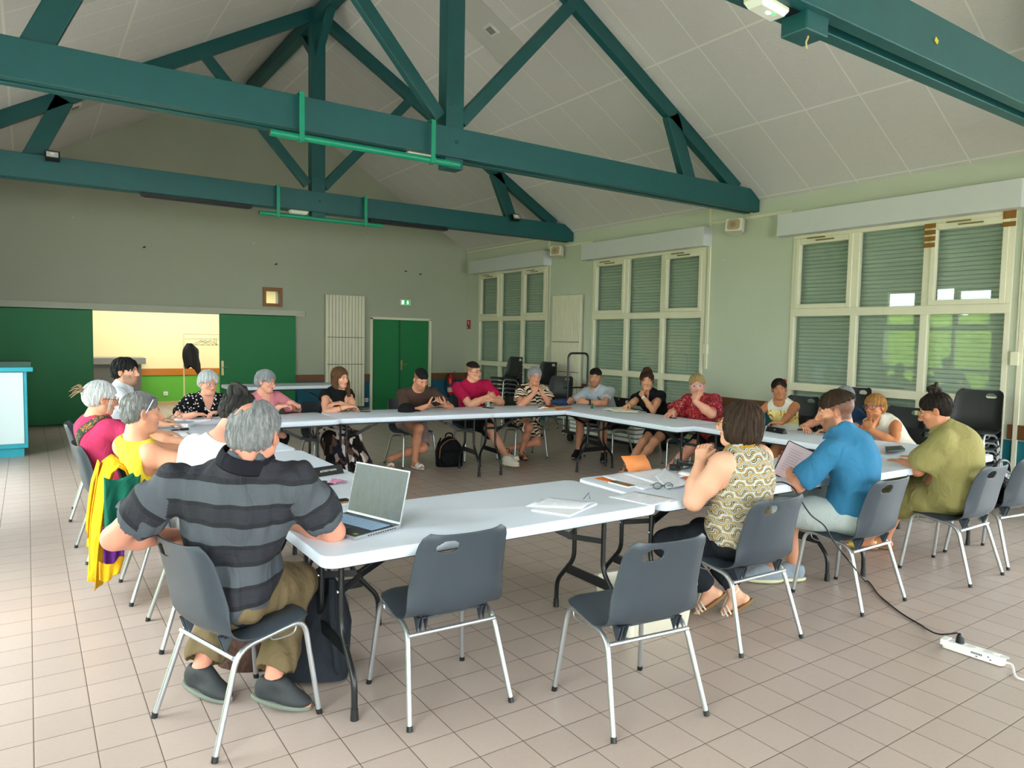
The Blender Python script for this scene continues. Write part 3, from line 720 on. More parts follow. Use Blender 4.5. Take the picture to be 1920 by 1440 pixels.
def make_chair(label, loc, rz, shell=None):
    r = thing('stacking_chair', label, 'chair', loc, rz)
    me = shell_mesh(); me.materials.append(shell or M_shell)
    o = finish('shell', me, r, 180, 0, .007)
    md = o.modifiers.new('b', 'BEVEL'); md.width = .002; md.segments = 2; md.limit_method = 'ANGLE'; md.angle_limit = 1.0
    bake(o); o.data.polygons.foreach_set('use_smooth', [True]*len(o.data.polygons)); o.data.set_sharp_from_angle(angle=math.radians(50))
    for sx in (-1, 1):
        mb = MB(); x = sx*.243; xt = sx*.205
        mb.tube(bend([(x, .235, 0), (xt, .185, .418), (xt, -.115, .382), (x, -.235, 0)], .07, 7), .0115, 12); lg = mb.build('leg_frame', M_alu, r)
        mb = MB()
        mb.tube([(x, .235, 0), (x-sx*.002, .231, .022)], .0128, 10); mb.build('foot_cap', M_black, lg)
        mb = MB(); mb.tube([(x, -.235, 0), (x-sx*.002, -.230, .022)], .0128, 10); mb.build('foot_cap', M_black, lg)
        mb = MB(); mb.tube(curve_pts([(xt, .15, .405), (xt, .13, .372), (xt-sx*.01, .05, .368), (xt, .02, .395)], 5), .0035, 6); mb.build('link_hook', M_alu, lg)
    mb = MB(); mb.tube([(-.208, -.135, .355), (.208, -.135, .355)], .0095, 10); mb.build('crossbar', M_alu, r)
    mb = MB(); mb.tube([(-.205, .10, .405), (.205, .10, .405)], .0095, 10); mb.build('crossbar', M_alu, r)
    mb = MB()
    mb.box((-.172, -.14, .418), (.152, -.128, .425))
    for x in (-.17, -.155, -.13, .13, .15): mb.prism([(-.16, .43), (-.10, .425), (-.135, .36)], x-.002, x+.002, Matrix(((0, 0, 1, 0), (1, 0, 0, 0), (0, 1, 0, 0), (0, 0, 0, 1))))
    mb.build('rib', shell or M_shell, r, smooth=0)
    return r
# heading h: direction the sitter looks, degrees clockwise from +y
def rzh(h): return -math.radians(h)
CH = make_chair('empty slate chair directly in front of the laptop table', (1.507, 2.765, 0), rzh(2.5))
def chair(label, x, y, h, src=None): return dup(src or CH, (x, y, 0), rzh(h), label)
chair('empty slate chair nearest the camera, before the cream crate', 2.176, 2.24, 7.0)
chair('slate chair under the man in the striped polo shirt', .70, 3.04, 73)
chair('slate chair under the woman in the patterned sleeveless top', 3.235, 2.49, 2)
chair('slate chair under the man in the blue shirt', 4.305, 2.475, 0)
chair('slate chair under the woman in olive', 5.425, 2.37, 0)
chair('empty slate chair at the right edge holding the black bag', 6.10, 2.36, 8)
chair('slate chair under the woman in the white top with dark hair bun', .755, 4.08, 90)
chair('slate chair under the woman in yellow, with the yellow jacket over its back', .70, 4.855, 89)
chair('slate chair under the woman in pink with the patterned strap', .52, 5.855, 85)
chair('slate chair under the young man in the pale T-shirt', .52, 7.15, 95)
chair('slate chair under the elderly woman in the black floral blouse', 1.50, 8.12, 180)
chair('slate chair under the elderly woman in the pink top', 2.12, 8.12, 178)
chair('slate chair under the woman in the black sleeveless top and patterned skirt', 2.86, 8.08, 176)
chair('slate chair under the man in the brown T-shirt', 3.95, 8.05, 176)
chair('slate chair under the man in the magenta T-shirt', 4.84, 8.02, 183)
CHB = make_chair('black chair under the woman in the palm print dress', (5.55, 7.86, 0), rzh(190), M_shellB)
def chairb(label, x, y, h): return chair(label, x, y, h, CHB)
chairb('black chair under the man in the pale grey polo', 6.55, 7.25, 262)
chairb('black chair under the woman with curly updo in the black top', 6.62, 6.3, 268)
chairb('black chair under the woman in the red paisley blouse', 6.68, 5.52, 270)
chairb('black chair under the woman with the red hair flower', 6.86, 4.72, 270)
chairb('black chair under the person hidden behind the man in blue', 6.90, 4.02, 270)
chairb('black chair under the woman with strawberry blonde hair and dark glasses', 6.88, 3.5, 270)
def stack(x, y, h, n, label, group, lean=.0):
    for k in range(n):
        a = math.radians(h); o = chairb(label, x-lean*k*math.sin(a), y-lean*k*math.cos(a), h); o.location.z = k*.075; o['group'] = group
stack(7.15, 10.75, 268, 7, 'black chair in the tall stack facing left beside the far window', 'black chairs stacked by the far window')
stack(7.55, 10.25, 262, 6, 'black chair in the stack against the far radiator', 'black chairs stacked by the far radiator')
stack(7.45, 9.62, 240, 3, 'black chair in the low stack right of the far radiator', 'black chairs stacked low beside the trolley')
stack(7.50, 3.2, 268, 6, 'dark chair in the tall stack behind the woman in olive', 'dark chairs stacked behind the woman in olive')
stack(7.65, 5.2, 262, 3, 'black chair in the low stack behind the woman with the red hair flower', 'black chairs stacked behind the woman with the red flower')
stack(7.72, 4.62, 270, 5, 'black chair in the stack below the near window', 'black chairs stacked below the near window')
stack(7.40, 3.86, 270, 3, 'black chair in the low stack behind the woman with strawberry blonde hair', 'black chairs stacked behind the strawberry blonde woman')
# ------------------------------------------------------------------ bodies: smooth-blended solids polygonised into one continuous surface
def nv(v): return np.asarray(v, np.float32)
def unit(v): v = np.asarray(v, float); return v/max(1e-9, np.linalg.norm(v))
class Sdf:
    def __init__(s): s.p = []
    def cone(s, a, b, r1, r2, k=.02, op=0, flat=None):
        s.p.append(('c', nv(a), nv(b), r1, r2, k, op, flat)); return s
    def ell(s, c, r, M=None, k=.02, op=0):
        s.p.append(('e', nv(c), nv(r), np.eye(3, dtype=np.float32) if M is None else np.asarray(M, np.float32), 0, k, op)); return s
    def half(s, c, n, k=.004):
        """cut away everything on the n side of the plane through c"""
        s.p.append(('h', nv(c), nv(unit(n)), 0, 0, k, 1)); return s
    def bounds(s):
        lo = np.full(3, 1e9); hi = -lo
        for p in s.p:
            if p[6] or p[0] == 'h': continue
            if p[0] == 'c':
                for q, r in ((p[1], p[3]), (p[2], p[4])): lo = np.minimum(lo, q-r); hi = np.maximum(hi, q+r)
            else: lo = np.minimum(lo, p[1]-p[2].max()); hi = np.maximum(hi, p[1]+p[2].max())
        return lo, hi
def prim_d(p, X, Y, Z):
    if p[0] == 'c':
        _, a, b, r1, r2, k, op, flat = p; ba = b-a; L2 = max(1e-9, float(ba@ba))
        px, py, pz = X-a[0], Y-a[1], Z-a[2]
        h = np.clip((px*ba[0]+py*ba[1]+pz*ba[2])/L2, 0, 1)
        dx, dy, dz = px-h*ba[0], py-h*ba[1], pz-h*ba[2]
        return np.sqrt(dx*dx+dy*dy+dz*dz)-(r1+(r2-r1)*h)
    if p[0] == 'e':
        _, c, r, M, _, k, op = p
        qx, qy, qz = X-c[0], Y-c[1], Z-c[2]
        u = (M[0, 0]*qx+M[0, 1]*qy+M[0, 2]*qz)/r[0]; v = (M[1, 0]*qx+M[1, 1]*qy+M[1, 2]*qz)/r[1]; w = (M[2, 0]*qx+M[2, 1]*qy+M[2, 2]*qz)/r[2]
        k0 = np.sqrt(u*u+v*v+w*w)+1e-9; k1 = np.sqrt((u/r[0])**2+(v/r[1])**2+(w/r[2])**2)+1e-9
        return k0*(k0-1)/k1
    _, c, n, *_ = p
    return -((X-c[0])*n[0]+(Y-c[1])*n[1]+(Z-c[2])*n[2])
def prim_box(p):
    if p[0] == 'c': r = max(p[3], p[4]); return np.minimum(p[1], p[2])-r, np.maximum(p[1], p[2])+r
    r = p[2].max(); return p[1]-r, p[1]+r
def axis_pts(lo, hi, h, fine):
    """grid coordinates with step h, refined to step f inside the (a,b,f) ranges"""
    xs = [lo]
    while xs[-1] < hi:
        x = xs[-1]; st = h
        for a, b, f in fine:
            if a-f <= x <= b: st = min(st, f)
            elif x < a < x+st: st = max(f, a-x)
        xs.append(x+st)
    return np.array(xs, np.float32)
def poly_sdf(sdf, h, fine=(), disp=None):
    lo, hi = sdf.bounds(); lo = lo-.03; hi = hi+.03
    ax = [axis_pts(lo[i], hi[i], h, [(c[i]-r, c[i]+r, f) for c, r, f in fine]) for i in range(3)]
    F = np.full([len(a) for a in ax], .08, np.float32)
    for p in sdf.p:
        if p[0] == 'h': sl = [slice(None)]*3
        else:
            a, b = prim_box(p); m = max(.015, p[5])+2*h
            sl = [slice(*np.searchsorted(ax[i], (a[i]-m, b[i]+m))) for i in range(3)]
        X = ax[0][sl[0]][:, None, None]; Y = ax[1][sl[1]][None, :, None]; Z = ax[2][sl[2]][None, None, :]
        if 0 in (X.size, Y.size, Z.size): continue
        d = prim_d(p, X, Y, Z); A = F[tuple(sl)]; k = max(p[5], 1e-4)
        if p[6] == 0:
            hh = np.maximum(k-np.abs(A-d), 0)/k; F[tuple(sl)] = np.minimum(A, d)-hh*hh*k*.25
        else:
            d = -d; hh = np.maximum(k-np.abs(A-d), 0)/k; F[tuple(sl)] = np.maximum(A, d)+hh*hh*k*.25
    if disp is not None:
        F += disp(ax[0][:, None, None], ax[1][None, :, None], ax[2][None, None, :]).astype(np.float32)
    return surf_nets(F, ax)
def surf_nets(F, ax):
    S = F < 0; nx, ny, nz = F.shape
    G = [a.astype(np.float32) for a in ax]
    cs = np.zeros((nx-1, ny-1, nz-1), np.uint8)
    for i in (0, 1):
        for j in (0, 1):
            for k in (0, 1): cs += S[i:nx-1+i, j:ny-1+j, k:nz-1+k]
    act = np.argwhere((cs > 0) & (cs < 8)); idx = np.full(cs.shape, -1, np.int32); idx[tuple(act.T)] = np.arange(len(act))
    i, j, k = act.T; acc = np.zeros((len(act), 3), np.float32); cnt = np.zeros(len(act), np.float32)
    P0 = [G[0][i], G[1][j], G[2][k]]; P1 = [G[0][i+1], G[1][j+1], G[2][k+1]]
    for axn in range(3):
        o = [q for q in range(3) if q != axn]
        for da in (0, 1):
            for db in (0, 1):
                s0 = [i, j, k]; s0 = [s0[0].copy(), s0[1].copy(), s0[2].copy()]; s0[o[0]] += da; s0[o[1]] += db
                s1 = [q.copy() for q in s0]; s1[axn] += 1
                a = F[tuple(s0)]; b = F[tuple(s1)]; m = (a < 0) != (b < 0)
                t = np.where(m, a/np.where(m, a-b, 1), 0)
                pt = np.zeros((len(act), 3), np.float32)
                pt[:, axn] = P0[axn]+t*(P1[axn]-P0[axn]); pt[:, o[0]] = P1[o[0]] if da else P0[o[0]]; pt[:, o[1]] = P1[o[1]] if db else P0[o[1]]
                acc += pt*m[:, None]; cnt += m
    V = acc/np.maximum(cnt, 1)[:, None]
    quads = []
    for axn in range(3):
        o = [q for q in range(3) if q != axn]
        sa = [slice(None)]*3; sb = [slice(None)]*3; sa[axn] = slice(0, -1); sb[axn] = slice(1, None)
        for q in o: sa[q] = slice(1, -1); sb[q] = slice(1, -1)
        A = S[tuple(sa)]; B = S[tuple(sb)]; e = np.argwhere(A != B); inside = A[tuple(e.T)]
        e[:, o[0]] += 1; e[:, o[1]] += 1
        def cell(d0, d1):
            c = e.copy(); c[:, o[0]] -= d0; c[:, o[1]] -= d1; return idx[tuple(c.T)]
        q = np.stack([cell(1, 1), cell(0, 1), cell(0, 0), cell(1, 0)], 1)
        fl = inside if axn != 1 else ~inside
        q = np.where(fl[:, None], q, q[:, ::-1]); quads.append(q)
    Q = np.concatenate(quads); Q = Q[(Q >= 0).all(1)]
    return V, Q
def np_mesh(name, V, Q, mats, colors=None, attrs=None):
    me = bpy.data.meshes.new(name); n = len(V); f = len(Q)
    me.vertices.add(n); me.vertices.foreach_set('co', np.ascontiguousarray(V, np.float32).ravel())
    me.loops.add(f*4); me.loops.foreach_set('vertex_index', np.ascontiguousarray(Q, np.int32).ravel())
    me.polygons.add(f); me.polygons.foreach_set('loop_start', np.arange(0, f*4, 4, dtype=np.int32)); me.polygons.foreach_set('loop_total', np.full(f, 4, np.int32))
    for m in (mats if isinstance(mats, (list, tuple)) else [mats]): me.materials.append(m)
    me.update(calc_edges=True)
    if colors is not None:
        a = me.color_attributes.new('Col', 'FLOAT_COLOR', 'POINT'); c = np.ones((n, 4), np.float32); c[:, :3] = colors; a.data.foreach_set('color', c.ravel())
    for k, v in (attrs or {}).items():
        a = me.attributes.new(k, 'FLOAT', 'POINT'); a.data.foreach_set('value', np.ascontiguousarray(v, np.float32))
    me.polygons.foreach_set('use_smooth', [True]*f)
    return me
def sdf_obj(name, sdf, h, mat, parent=None, fine=(), disp=None, colf=None, attrf=None, base=(0, 0, 0)):
    V, Q = poly_sdf(sdf, h, fine, disp)
    col = colf(V) if colf else None; at = attrf(V) if attrf else None
    me = np_mesh(name, V-np.asarray(base, np.float32), Q, mat, col, at); o = bpy.data.objects.new(name, me); C.objects.link(o)
    if parent: o.parent = parent
    return o
# ------------------------------------------------------------------ skin, hair and cloth materials
def skin_mat():
    t = NT('skin'); a = t.n('ShaderNodeAttribute'); a.attribute_name = 'Col'; v = t.coord()
    n = t.noise(v, 45, 4, .65); c = t.mix(t.math('MULTIPLY', n, .35), a.outputs['Color'], t.mix(.5, a.outputs['Color'], (.55, .16, .10)))
    t.bsdf(c, .52, 0, .35, t.bump(t.noise(v, 260, 2), .12, .002), Subsurface_Weight=.12, Subsurface_Radius=(.010, .004, .002)); return t.m
def hair_mat(name, a, b, scale=70):
    if name in _mc: return _mc[name]
    t = NT(name); v = t.coord('Generated'); at = t.n('ShaderNodeAttribute'); at.attribute_name = 'u'
    m = t.mapping(t.coord(), (1, 1, .22)); n = t.noise(m, scale*2.2, 4, .7, dist=.4)
    c = t.mix(n, lin(a), lin(b)); c = t.mix(t.math('MULTIPLY', t.noise(t.coord(), 14, 2), .5), c, tuple(x*.6 for x in lin(a)))
    t.bsdf(c, .55, 0, .25, t.bump(n, .9, .006)); _mc[name] = t.m; return t.m
def cloth_mat(name, c, rough=.85, fine=900, fold=.5, var=.06):
    if name in _mc: return _mc[name]
    t = NT(name); v = t.coord(); c = lin(c)
    f = t.noise(t.mapping(v, (1, 1, .6)), 9, 3, .5, dist=1.2); w = t.noise(v, fine, 1)
    col = t.mix(t.noise(v, 6, 3), tuple(x*(1-var) for x in c), tuple(min(1, x*(1+var)) for x in c))
    h = t.math('ADD', t.math('MULTIPLY', f, 1.0), t.math('MULTIPLY', w, .02))
    t.bsdf(col, rough, 0, .2, t.bump(h, fold, .03)); _mc[name] = t.m; return t.m
M_skin = skin_mat()
M_eyew = mat('eye_white', '#e6e2da', .25); M_iris = mat('iris_brown', '#2c1b10', .2)
# ------------------------------------------------------------------ person
def hvec(h): a = math.radians(h); return np.array([math.sin(a), math.cos(a), 0.])
UP = np.array([0., 0., 1.])
def frame(h, pitch=0, roll=0):
    """right, forward, up for a heading (deg clockwise from +y), pitch up (deg), roll to the right (deg)"""
    f = hvec(h); r = np.array([f[1], -f[0], 0.]); p = math.radians(pitch)
    f2 = f*math.cos(p)+UP*math.sin(p); u = np.cross(r, f2); q = math.radians(roll)
    r2 = r*math.cos(q)-u*math.sin(q); u2 = r*math.sin(q)+u*math.cos(q); return r2, f2, u2
def ik(a, b, l1, l2, pole):
    a = np.asarray(a, float); b = np.asarray(b, float); d = b-a; D = np.linalg.norm(d); D = min(D, (l1+l2)*.999); e = unit(d)
    x = (l1*l1-l2*l2+D*D)/(2*D); y = math.sqrt(max(0, l1*l1-x*x)); p = np.asarray(pole, float); p = unit(p-e*(p@e)); return a+e*x+p*y, a+e*D
def person(name, label, P):
    """P describes build, pose and clothing; all positions in metres in the room"""
    g = lambda k, d=None: P.get(k, d)
    fem = g('fem', False); s = g('s', 1.0)*(.94 if fem else 1.0); gi = g('girth', 1.0); ag = g('arm', 1.0); lg = g('legw', 1.0)
    hx, hy = g('hip'); hz = g('hipz', .545); h = g('h'); hc = g('hc', h)
    root = thing(name, label, 'person', (hx, hy, 0)); base = (hx, hy, 0)
    vox = g('vox', .010); fv = g('fv', .0045)
    r0, f0, u0 = frame(h); rc, fc, _ = frame(hc)
    pel = np.array([hx, hy, hz])
    # spine: lean (deg, forward positive) at the waist, extra curve towards the neck, side lean
    ln, cv, sd = g('lean', 10), g('curve', 12), g('side', 0)
    def sdir(a): a = math.radians(a); q = math.radians(sd); return unit(fc*math.sin(a)+UP*math.cos(a)*math.cos(q)+rc*math.sin(q))
    L = .50*s*g('torso', 1)
    hh, hp, hr = g('head', (hc, 0, 0)); Hr, Hf, Hu = frame(hh, hp, hr); hs = g('hs', 1.0)*(.97 if fem else 1.0)
    if g('headpos') is not None:
        Hc = np.array(g('headpos'), float); p3 = Hc-UP*.055*hs-Hu*.078*hs-fc*.035+np.array(g('dneck', (0, 0, 0)))
        dv = p3-pel; D = np.linalg.norm(dv); e_ = dv/D; bk_ = -fc-e_*(-fc@e_); bk_ = unit(bk_)
        hgt = min(.085, D*math.sqrt(max(0, .375*(L/D-1)))) if D < L else .0; hgt = g('bulge', hgt)
        p1 = pel+dv*.33+bk_*hgt*.85; p2 = pel+dv*.67+bk_*hgt*.9
        dchest = unit(unit(p3-p1)*.8+e_*.2); dpel = unit(unit(p1-pel)+UP*.5)
        print('%-46s torso %.2f of %.2f  neck %s' % (label[:46], D, L, np.round(p3, 2)))
    else:
        p1 = pel+sdir(ln*.6)*L*.32; p2 = p1+sdir(ln)*L*.34; p3 = p2+sdir(ln+cv)*L*.34      # waist, chest, neck base
        dchest = sdir(ln+cv*.4); dpel = sdir(ln*.3)
        Hc = p3+unit(sdir(ln+cv)*.6+UP*.4)*.095*s+Hf*.035+Hu*.075*hs
    def oriented(d, r):
        u = unit(d); f = unit(np.cross(u, r)); rr = np.cross(f, u); return np.stack([rr, f, u])
    Mc = oriented(dchest, rc); Rc, Fc, Uc = Mc; Mp = oriented(dpel, r0); Rp, Fp, Up_ = Mp
    shw = (.150 if fem else .178)*s*g('shw', 1); shz = g('shrug', 0)
    shc = p3-Uc*(.072*s)+Fc*.005; Rs = unit(Rc*.35+rc*.65)
    sh = {+1: shc+Rs*shw+UP*shz, -1: shc-Rs*shw+UP*shz}
    for q in (1, -1):
        if g('sh%+d' % q) is not None: sh[q] = sh[q]+np.array(g('sh%+d' % q))
    # head
    HM = np.stack([Hr, Hf, Hu])
    def hw(x, y, z): return Hc+(Hr*x+Hf*y+Hu*z)*hs
    B = Sdf()
    # trunk
    def trunk(S, e=0., b=1.0):
        bel = g('belly', 0.0)
        S.ell(pel+Up_*.02, (.168*s*gi+e, .118*s*gi+e, .125*s+e), Mp, .05)
        S.ell(pel*.45+p1*.55+Fp*(.01+bel*.5), (.145*s*gi+e, (.108+bel*.6)*s*gi+e, .13*s+e), Mc, .06)
        S.ell(p1*.6+p2*.4+Fc*(.0+bel*.3), ((.135 if fem else .148)*s*gi+e, (.102+bel*.3)*s*gi+e, .14*s+e), Mc, .06)
        S.ell(p2+Uc*.02, ((.142 if fem else .160)*s*gi+e, .108*s*gi+e, .15*s+e), Mc, .06)
        S.cone(sh[1]-Rc*.03-Uc*.012, sh[-1]+Rc*.03-Uc*.012, .058*s+e, .058*s+e, .06)
        S.cone(p3-Uc*.03, p2-Fc*.03, .07*s+e, .085*s+e, .06)
        if fem:
            bs = g('bust', 1.0)
            for q in (1, -1): S.ell(p2+Uc*(.015-.02*(bs-1))*s+Fc*.088*s*gi+Rc*q*.072*s*gi, (.062*bs*s+e, .052*bs*s+e, .062*bs*s+e), Mc, .04)
    trunk(B)
    nk = g('neck', .052 if fem else .060)*s
    B.cone(p3-Uc*.01, hw(0, -.022, -.05), nk*1.08, nk*.98, .03)
    B.cone(sh[1]-Rc*.06+Uc*.012, p3+Uc*.02, .03*s, .03*s, .05); B.cone(sh[-1]+Rc*.06+Uc*.012, p3+Uc*.02, .03*s, .03*s, .05)
    # head
    def head(S):
        E = lambda c, r, k=.02, op=0, M=None: S.ell(hw(*c), np.array(r)*hs, HM if M is None else M@HM, k*hs, op)
        Cn = lambda a, b, r1, r2, k=.02, op=0: S.cone(hw(*a), hw(*b), r1*hs, r2*hs, k*hs, op)
        fat = g('fat', 0.0)
        E((0, -.014, .034), (.074, .093, .080)); E((0, .026, -.030), (.058+fat, .064, .080), .03)
        E((0, .060, -.092), (.030+fat*.6, .024, .021), .03)
        for q in (1, -1):
            Cn((q*(.046+fat), .004, -.052), (q*.018, .056, -.096), .020+fat*.4, .015, .025); E((q*.040, .060, -.024), (.022+fat*.5, .019, .019), .02)
            Cn((q*.012, .083, .020), (q*.042, .072, .020), .0095, .0085, .012)
            E((q*.031, .094, .002), (.0165, .015, .0125), .010, 1); E((q*.031, .077, .001), (.0135, .0125, .0125), .004)
            E((q*.0115, .099, -.037), (.0085, .010, .0075), .008)
            a = math.radians(18*q); Me = np.array([[math.cos(a), math.sin(a), 0], [-math.sin(a), math.cos(a), 0], [0, 0, 1]])
            E((q*.079, -.008, -.006), (.0085, .019, .031), .007, 0, Me); E((q*.086, -.004, -.004), (.005, .010, .018), .006, 1, Me)
        nz = g('nose', 1.0)
        Cn((0, .086, .010), (0, .086+.024*nz, -.030), .0085, .0118, .012); Cn((0, .098, -.034), (0, .094, -.038), .009, .008, .008)
        E((0, .0875, -.0580), (.0195, .0085, .0046), .006); E((0, .0860, -.0680), (.0170, .0088, .0054), .006); S.cone(hw(-.02, .099, -.063), hw(.02, .099, -.063), .0016, .0016, .005, 1)
        if fat: E((0, .030, -.100), (.045, .045, .022), .03)
    head(B)
    # back of the trunk rests against the chair
    seat = g('seat')
    def chairfit(S):
        if seat is None: return
        cx, cy, ch = seat; f = hvec(ch); nb = -f*.97-UP*.235; S.half(np.array([cx, cy, .52])-f*.178, nb, .03)
    chairfit(B)
    if seat is not None:
        p_ = B.p.pop(); B.p.append(('h', nv(p_[1]+np.array(hvec(seat[2]))*.010), p_[2], 0, 0, .03, 1))
    # arms
    hands = []; arms = {}
    LU, LF = .285*s*g('armlen', 1), .250*s*g('armlen', 1)
    for q, key in ((1, 'R'), (-1, 'L')):
        A = g(key)
        if A is None: A = dict(w=pel+f0*.25+r0*q*.12+UP*.12)
        w = np.array(A['w'], float); pole = np.array(A.get('pole', (-UP*.6+Rc*q*.8-fc*.2)))
        el, w = ik(sh[q], w, LU, LF, pole); arms[q] = (sh[q], el, w)
        B.ell(sh[q], (.047*s*ag, .047*s*ag, .050*s*ag), None, .03)
        B.cone(sh[q], sh[q]*.45+el*.55, .046*s*ag, .045*s*ag, .03); B.cone(sh[q]*.45+el*.55, el, .044*s*ag, .036*s*ag, .02)
        B.cone(el, el*.62+w*.38, .037*s*ag, .040*s*ag, .02); B.cone(el*.62+w*.38, w, .038*s*ag, .026*s*min(ag, 1.15), .02)
        # hand: d wrist->knuckles, n palm normal, curl per finger joint, thumb side
        d = unit(A.get('d', w-el)); n = np.array(A.get('n', -UP), float); n = unit(n-d*(n@d)); th = unit(np.cross(d, n))*q
        z = (.90 if fem else 1.0)*g('hand', 1.0); cl = A.get('curl', 25)
        kn = w+d*.088*z
        for t_ in np.linspace(-1, 1, 4): B.cone(w+d*.014*z+th*.017*t_*z, kn+th*.030*t_*z-d*.006*abs(t_), .0165*z, .0125*z, .010)
        fl = (.74, .92, 1.0, .9)     # little ring middle index
        tip = None
        for i, t_ in enumerate((-1, -.33, .33, 1)):
            p = kn+th*.0305*t_*z; dd = d+th*.06*t_; c = A.get('curls', (cl,)*4)[i]
            for j, ln_ in enumerate((.045, .028, .022)):
                a = math.radians(c*(1 if j else .8)); nn = unit(n-dd*(n@dd)/(dd@dd)); dd = unit(unit(dd)*math.cos(a)+nn*math.sin(a)); e = p+dd*ln_*fl[i]*z
                B.cone(p, e, (.0088-.0009*j)*z, (.0082-.0011*j)*z, .0035); p = e
            if i == 3: tip = p
        ta = A.get('thumb', 40); p = w+d*.030*z+th*.026*z
        tn = math.radians(A.get('tn', 25))
        dd = unit(d*math.cos(math.radians(ta))+th*math.sin(math.radians(ta))+n*math.sin(tn)*.8)
        for j, ln_ in enumerate((.040, .032, .024)):
            e = p+dd*ln_*z; B.cone(p, e, (.0125-.0016*j)*z, (.0112-.0018*j)*z, .008 if j == 0 else .004); p = e; dd = unit(dd+d*.30+n*A.get('tcurl', .25)-th*.1)
        hands.append((w+d*.09, .115))
        if g('dbg'): print('ARM', key, np.round(sh[q], 2), np.round(el, 2), np.round(w, 2))
    # legs
    legs = {}
    LT, LS = .425*s*g('leglen', 1), .425*s*g('leglen', 1)
    for q, key in ((1, 'RL'), (-1, 'LL')):
        A = g(key) or {}
        hj = pel+r0*q*.085*s-UP*.01
        ank = np.array(A.get('a', tuple(pel+f0*.42*s+r0*q*.11-UP*(hz-.095))), float)
        pole = np.array(A.get('pole', f0*.8+UP*.7+r0*q*.15)); kn, ank = ik(hj, ank, LT, LS, pole)
        toe = unit(np.array(A.get('toe', hvec(h+q*12)), float)); legs[q] = (hj, kn, ank, toe, A)
        w_ = lg*s
        B.cone(hj, hj*.5+kn*.5, .088*w_, .074*w_, .05); B.cone(hj*.5+kn*.5, kn, .073*w_, .054*w_, .03)
        bk = unit(np.cross(np.cross(kn-hj, ank-kn), ank-kn)) if np.linalg.norm(np.cross(kn-hj, ank-kn)) > 1e-4 else -f0
        if bk@(hj-kn) < 0: bk = -bk
        B.cone(kn, kn*.6+ank*.4+bk*.012, .052*w_, .054*w_, .03); B.cone(kn*.6+ank*.4+bk*.012, ank, .050*w_, .034*s*min(lg, 1.2), .03)
        B.ell(kn, (.05*w_,)*3, None, .03)
        tl = A.get('pitch', 0); td = unit(toe*math.cos(math.radians(tl))+UP*math.sin(math.radians(tl))); ft = td; fu = unit(UP-td*(td@UP)); fr_ = np.cross(ft, fu)
        legs[q] = (hj, kn, ank, toe, A, ft, fu, fr_)
        heel = ank-fu*.055-ft*.03
        B.cone(ank, heel, .033*s, .026*s, .02); B.cone(ank-fu*.02+ft*.02, ank+ft*.135*s-fu*.062, .032*s, .018*s, .02); B.cone(heel, ank+ft*.12*s-fu*.062, .024*s, .022*s, .02)
        if A.get('toes'):
            for t_ in range(5):
                o_ = (t_-2)*.0155*s*q*-1; b0 = ank+ft*.12*s-fu*.066+fr_*o_; B.cone(b0, b0+ft*(.052-.006*t_)*s-fu*.003, .0105, .0085 if t_ else .011, .004)
        else: B.cone(ank+ft*.12*s-fu*.064-fr_*.02, ank+ft*.165*s-fu*.068, .018*s, .014*s, .02); B.cone(ank+ft*.12*s-fu*.064+fr_*.02, ank+ft*.165*s-fu*.068, .018*s, .014*s, .02)
    # colours of skin, lips, brows, stubble, cropped hair
    sk = np.array(lin(g('skin', '#d9a184'))); lipc = np.array(lin(g('lips', '#b56a5e'))); browc = np.array(lin(g('brow', '#3a2a20'))); beard = g('beard'); crop = g('crop')
    def colf(V):
        q = (V-Hc)/hs; x, y, z = q@Hr, q@Hf, q@Hu
        c = np.tile(sk, (len(V), 1))
        def blend(m, col, a=1.0): c[:] = c*(1-(m*a)[:, None])+np.asarray(col)*(m*a)[:, None]
        inh = (np.abs(x) < .1) & (np.abs(y) < .13) & (np.abs(z) < .14)
        blend(inh*np.exp(-(((np.abs(x)-.042)/.018)**2+((z+.025)/.02)**2+((y-.07)/.03)**2)), sk*np.array([1.0, .72, .70]), .45)
        blend(inh*np.exp(-((x/.014)**2+((z+.03)/.016)**2+((y-.11)/.02)**2)), sk*np.array([1.0, .72, .68]), .4)
        blend(inh*np.exp(-(((np.abs(x)-.081)/.012)**2+((z+.006)/.03)**2)), sk*np.array([1.0, .68, .62]), .5)
        if beard:
            b = inh*(y > -.01)*np.clip((-.050+1.0*np.maximum(0, np.abs(x)-.030)-z)/.012, 0, 1)*np.clip((y+.005)/.02, 0, 1)*(z > -.135)
            b = np.maximum(b, inh*(y > .08)*np.exp(-((z+.048)/.007)**2)*(np.abs(x) < .03))
            b *= 1-.6*np.exp(-((x/.022)**2+((z+.063)/.009)**2))*(y > .07)
            blend(b, np.array(lin(beard[0])), beard[1])
        m = inh*(y > .07)*np.clip(1.25-np.sqrt((x/.0195)**2+((z+.063)/.0085)**2), 0, .3)/.3; blend(m*1., lipc, .8)
        br = inh*(y > .05)*np.clip(1-np.abs(z-.0225+.10*(np.abs(x)-.03)**2*30+.08*np.abs(np.abs(x)-.028))/.0062, 0, 1)*(np.abs(x) > .010)*(np.abs(x) < .049); blend(np.minimum(1, br*1.6), browc, g('browa', .8))
        ew = inh*(y > .06)*np.clip(1.3-np.sqrt(((np.abs(x)-.031)/.0125)**2+((z-.001)/.0062)**2), 0, .4)/.4; blend(ew, (.62, .56, .52), .9)
        gx = g('gaze', 0)*.004
        ir = inh*(y > .06)*np.clip(1.3-np.sqrt(((np.abs(x-gx)-.031)/.0058)**2+((z-.0005)/.0058)**2), 0, .4)/.4; blend(ir, (.03, .02, .015), 1)
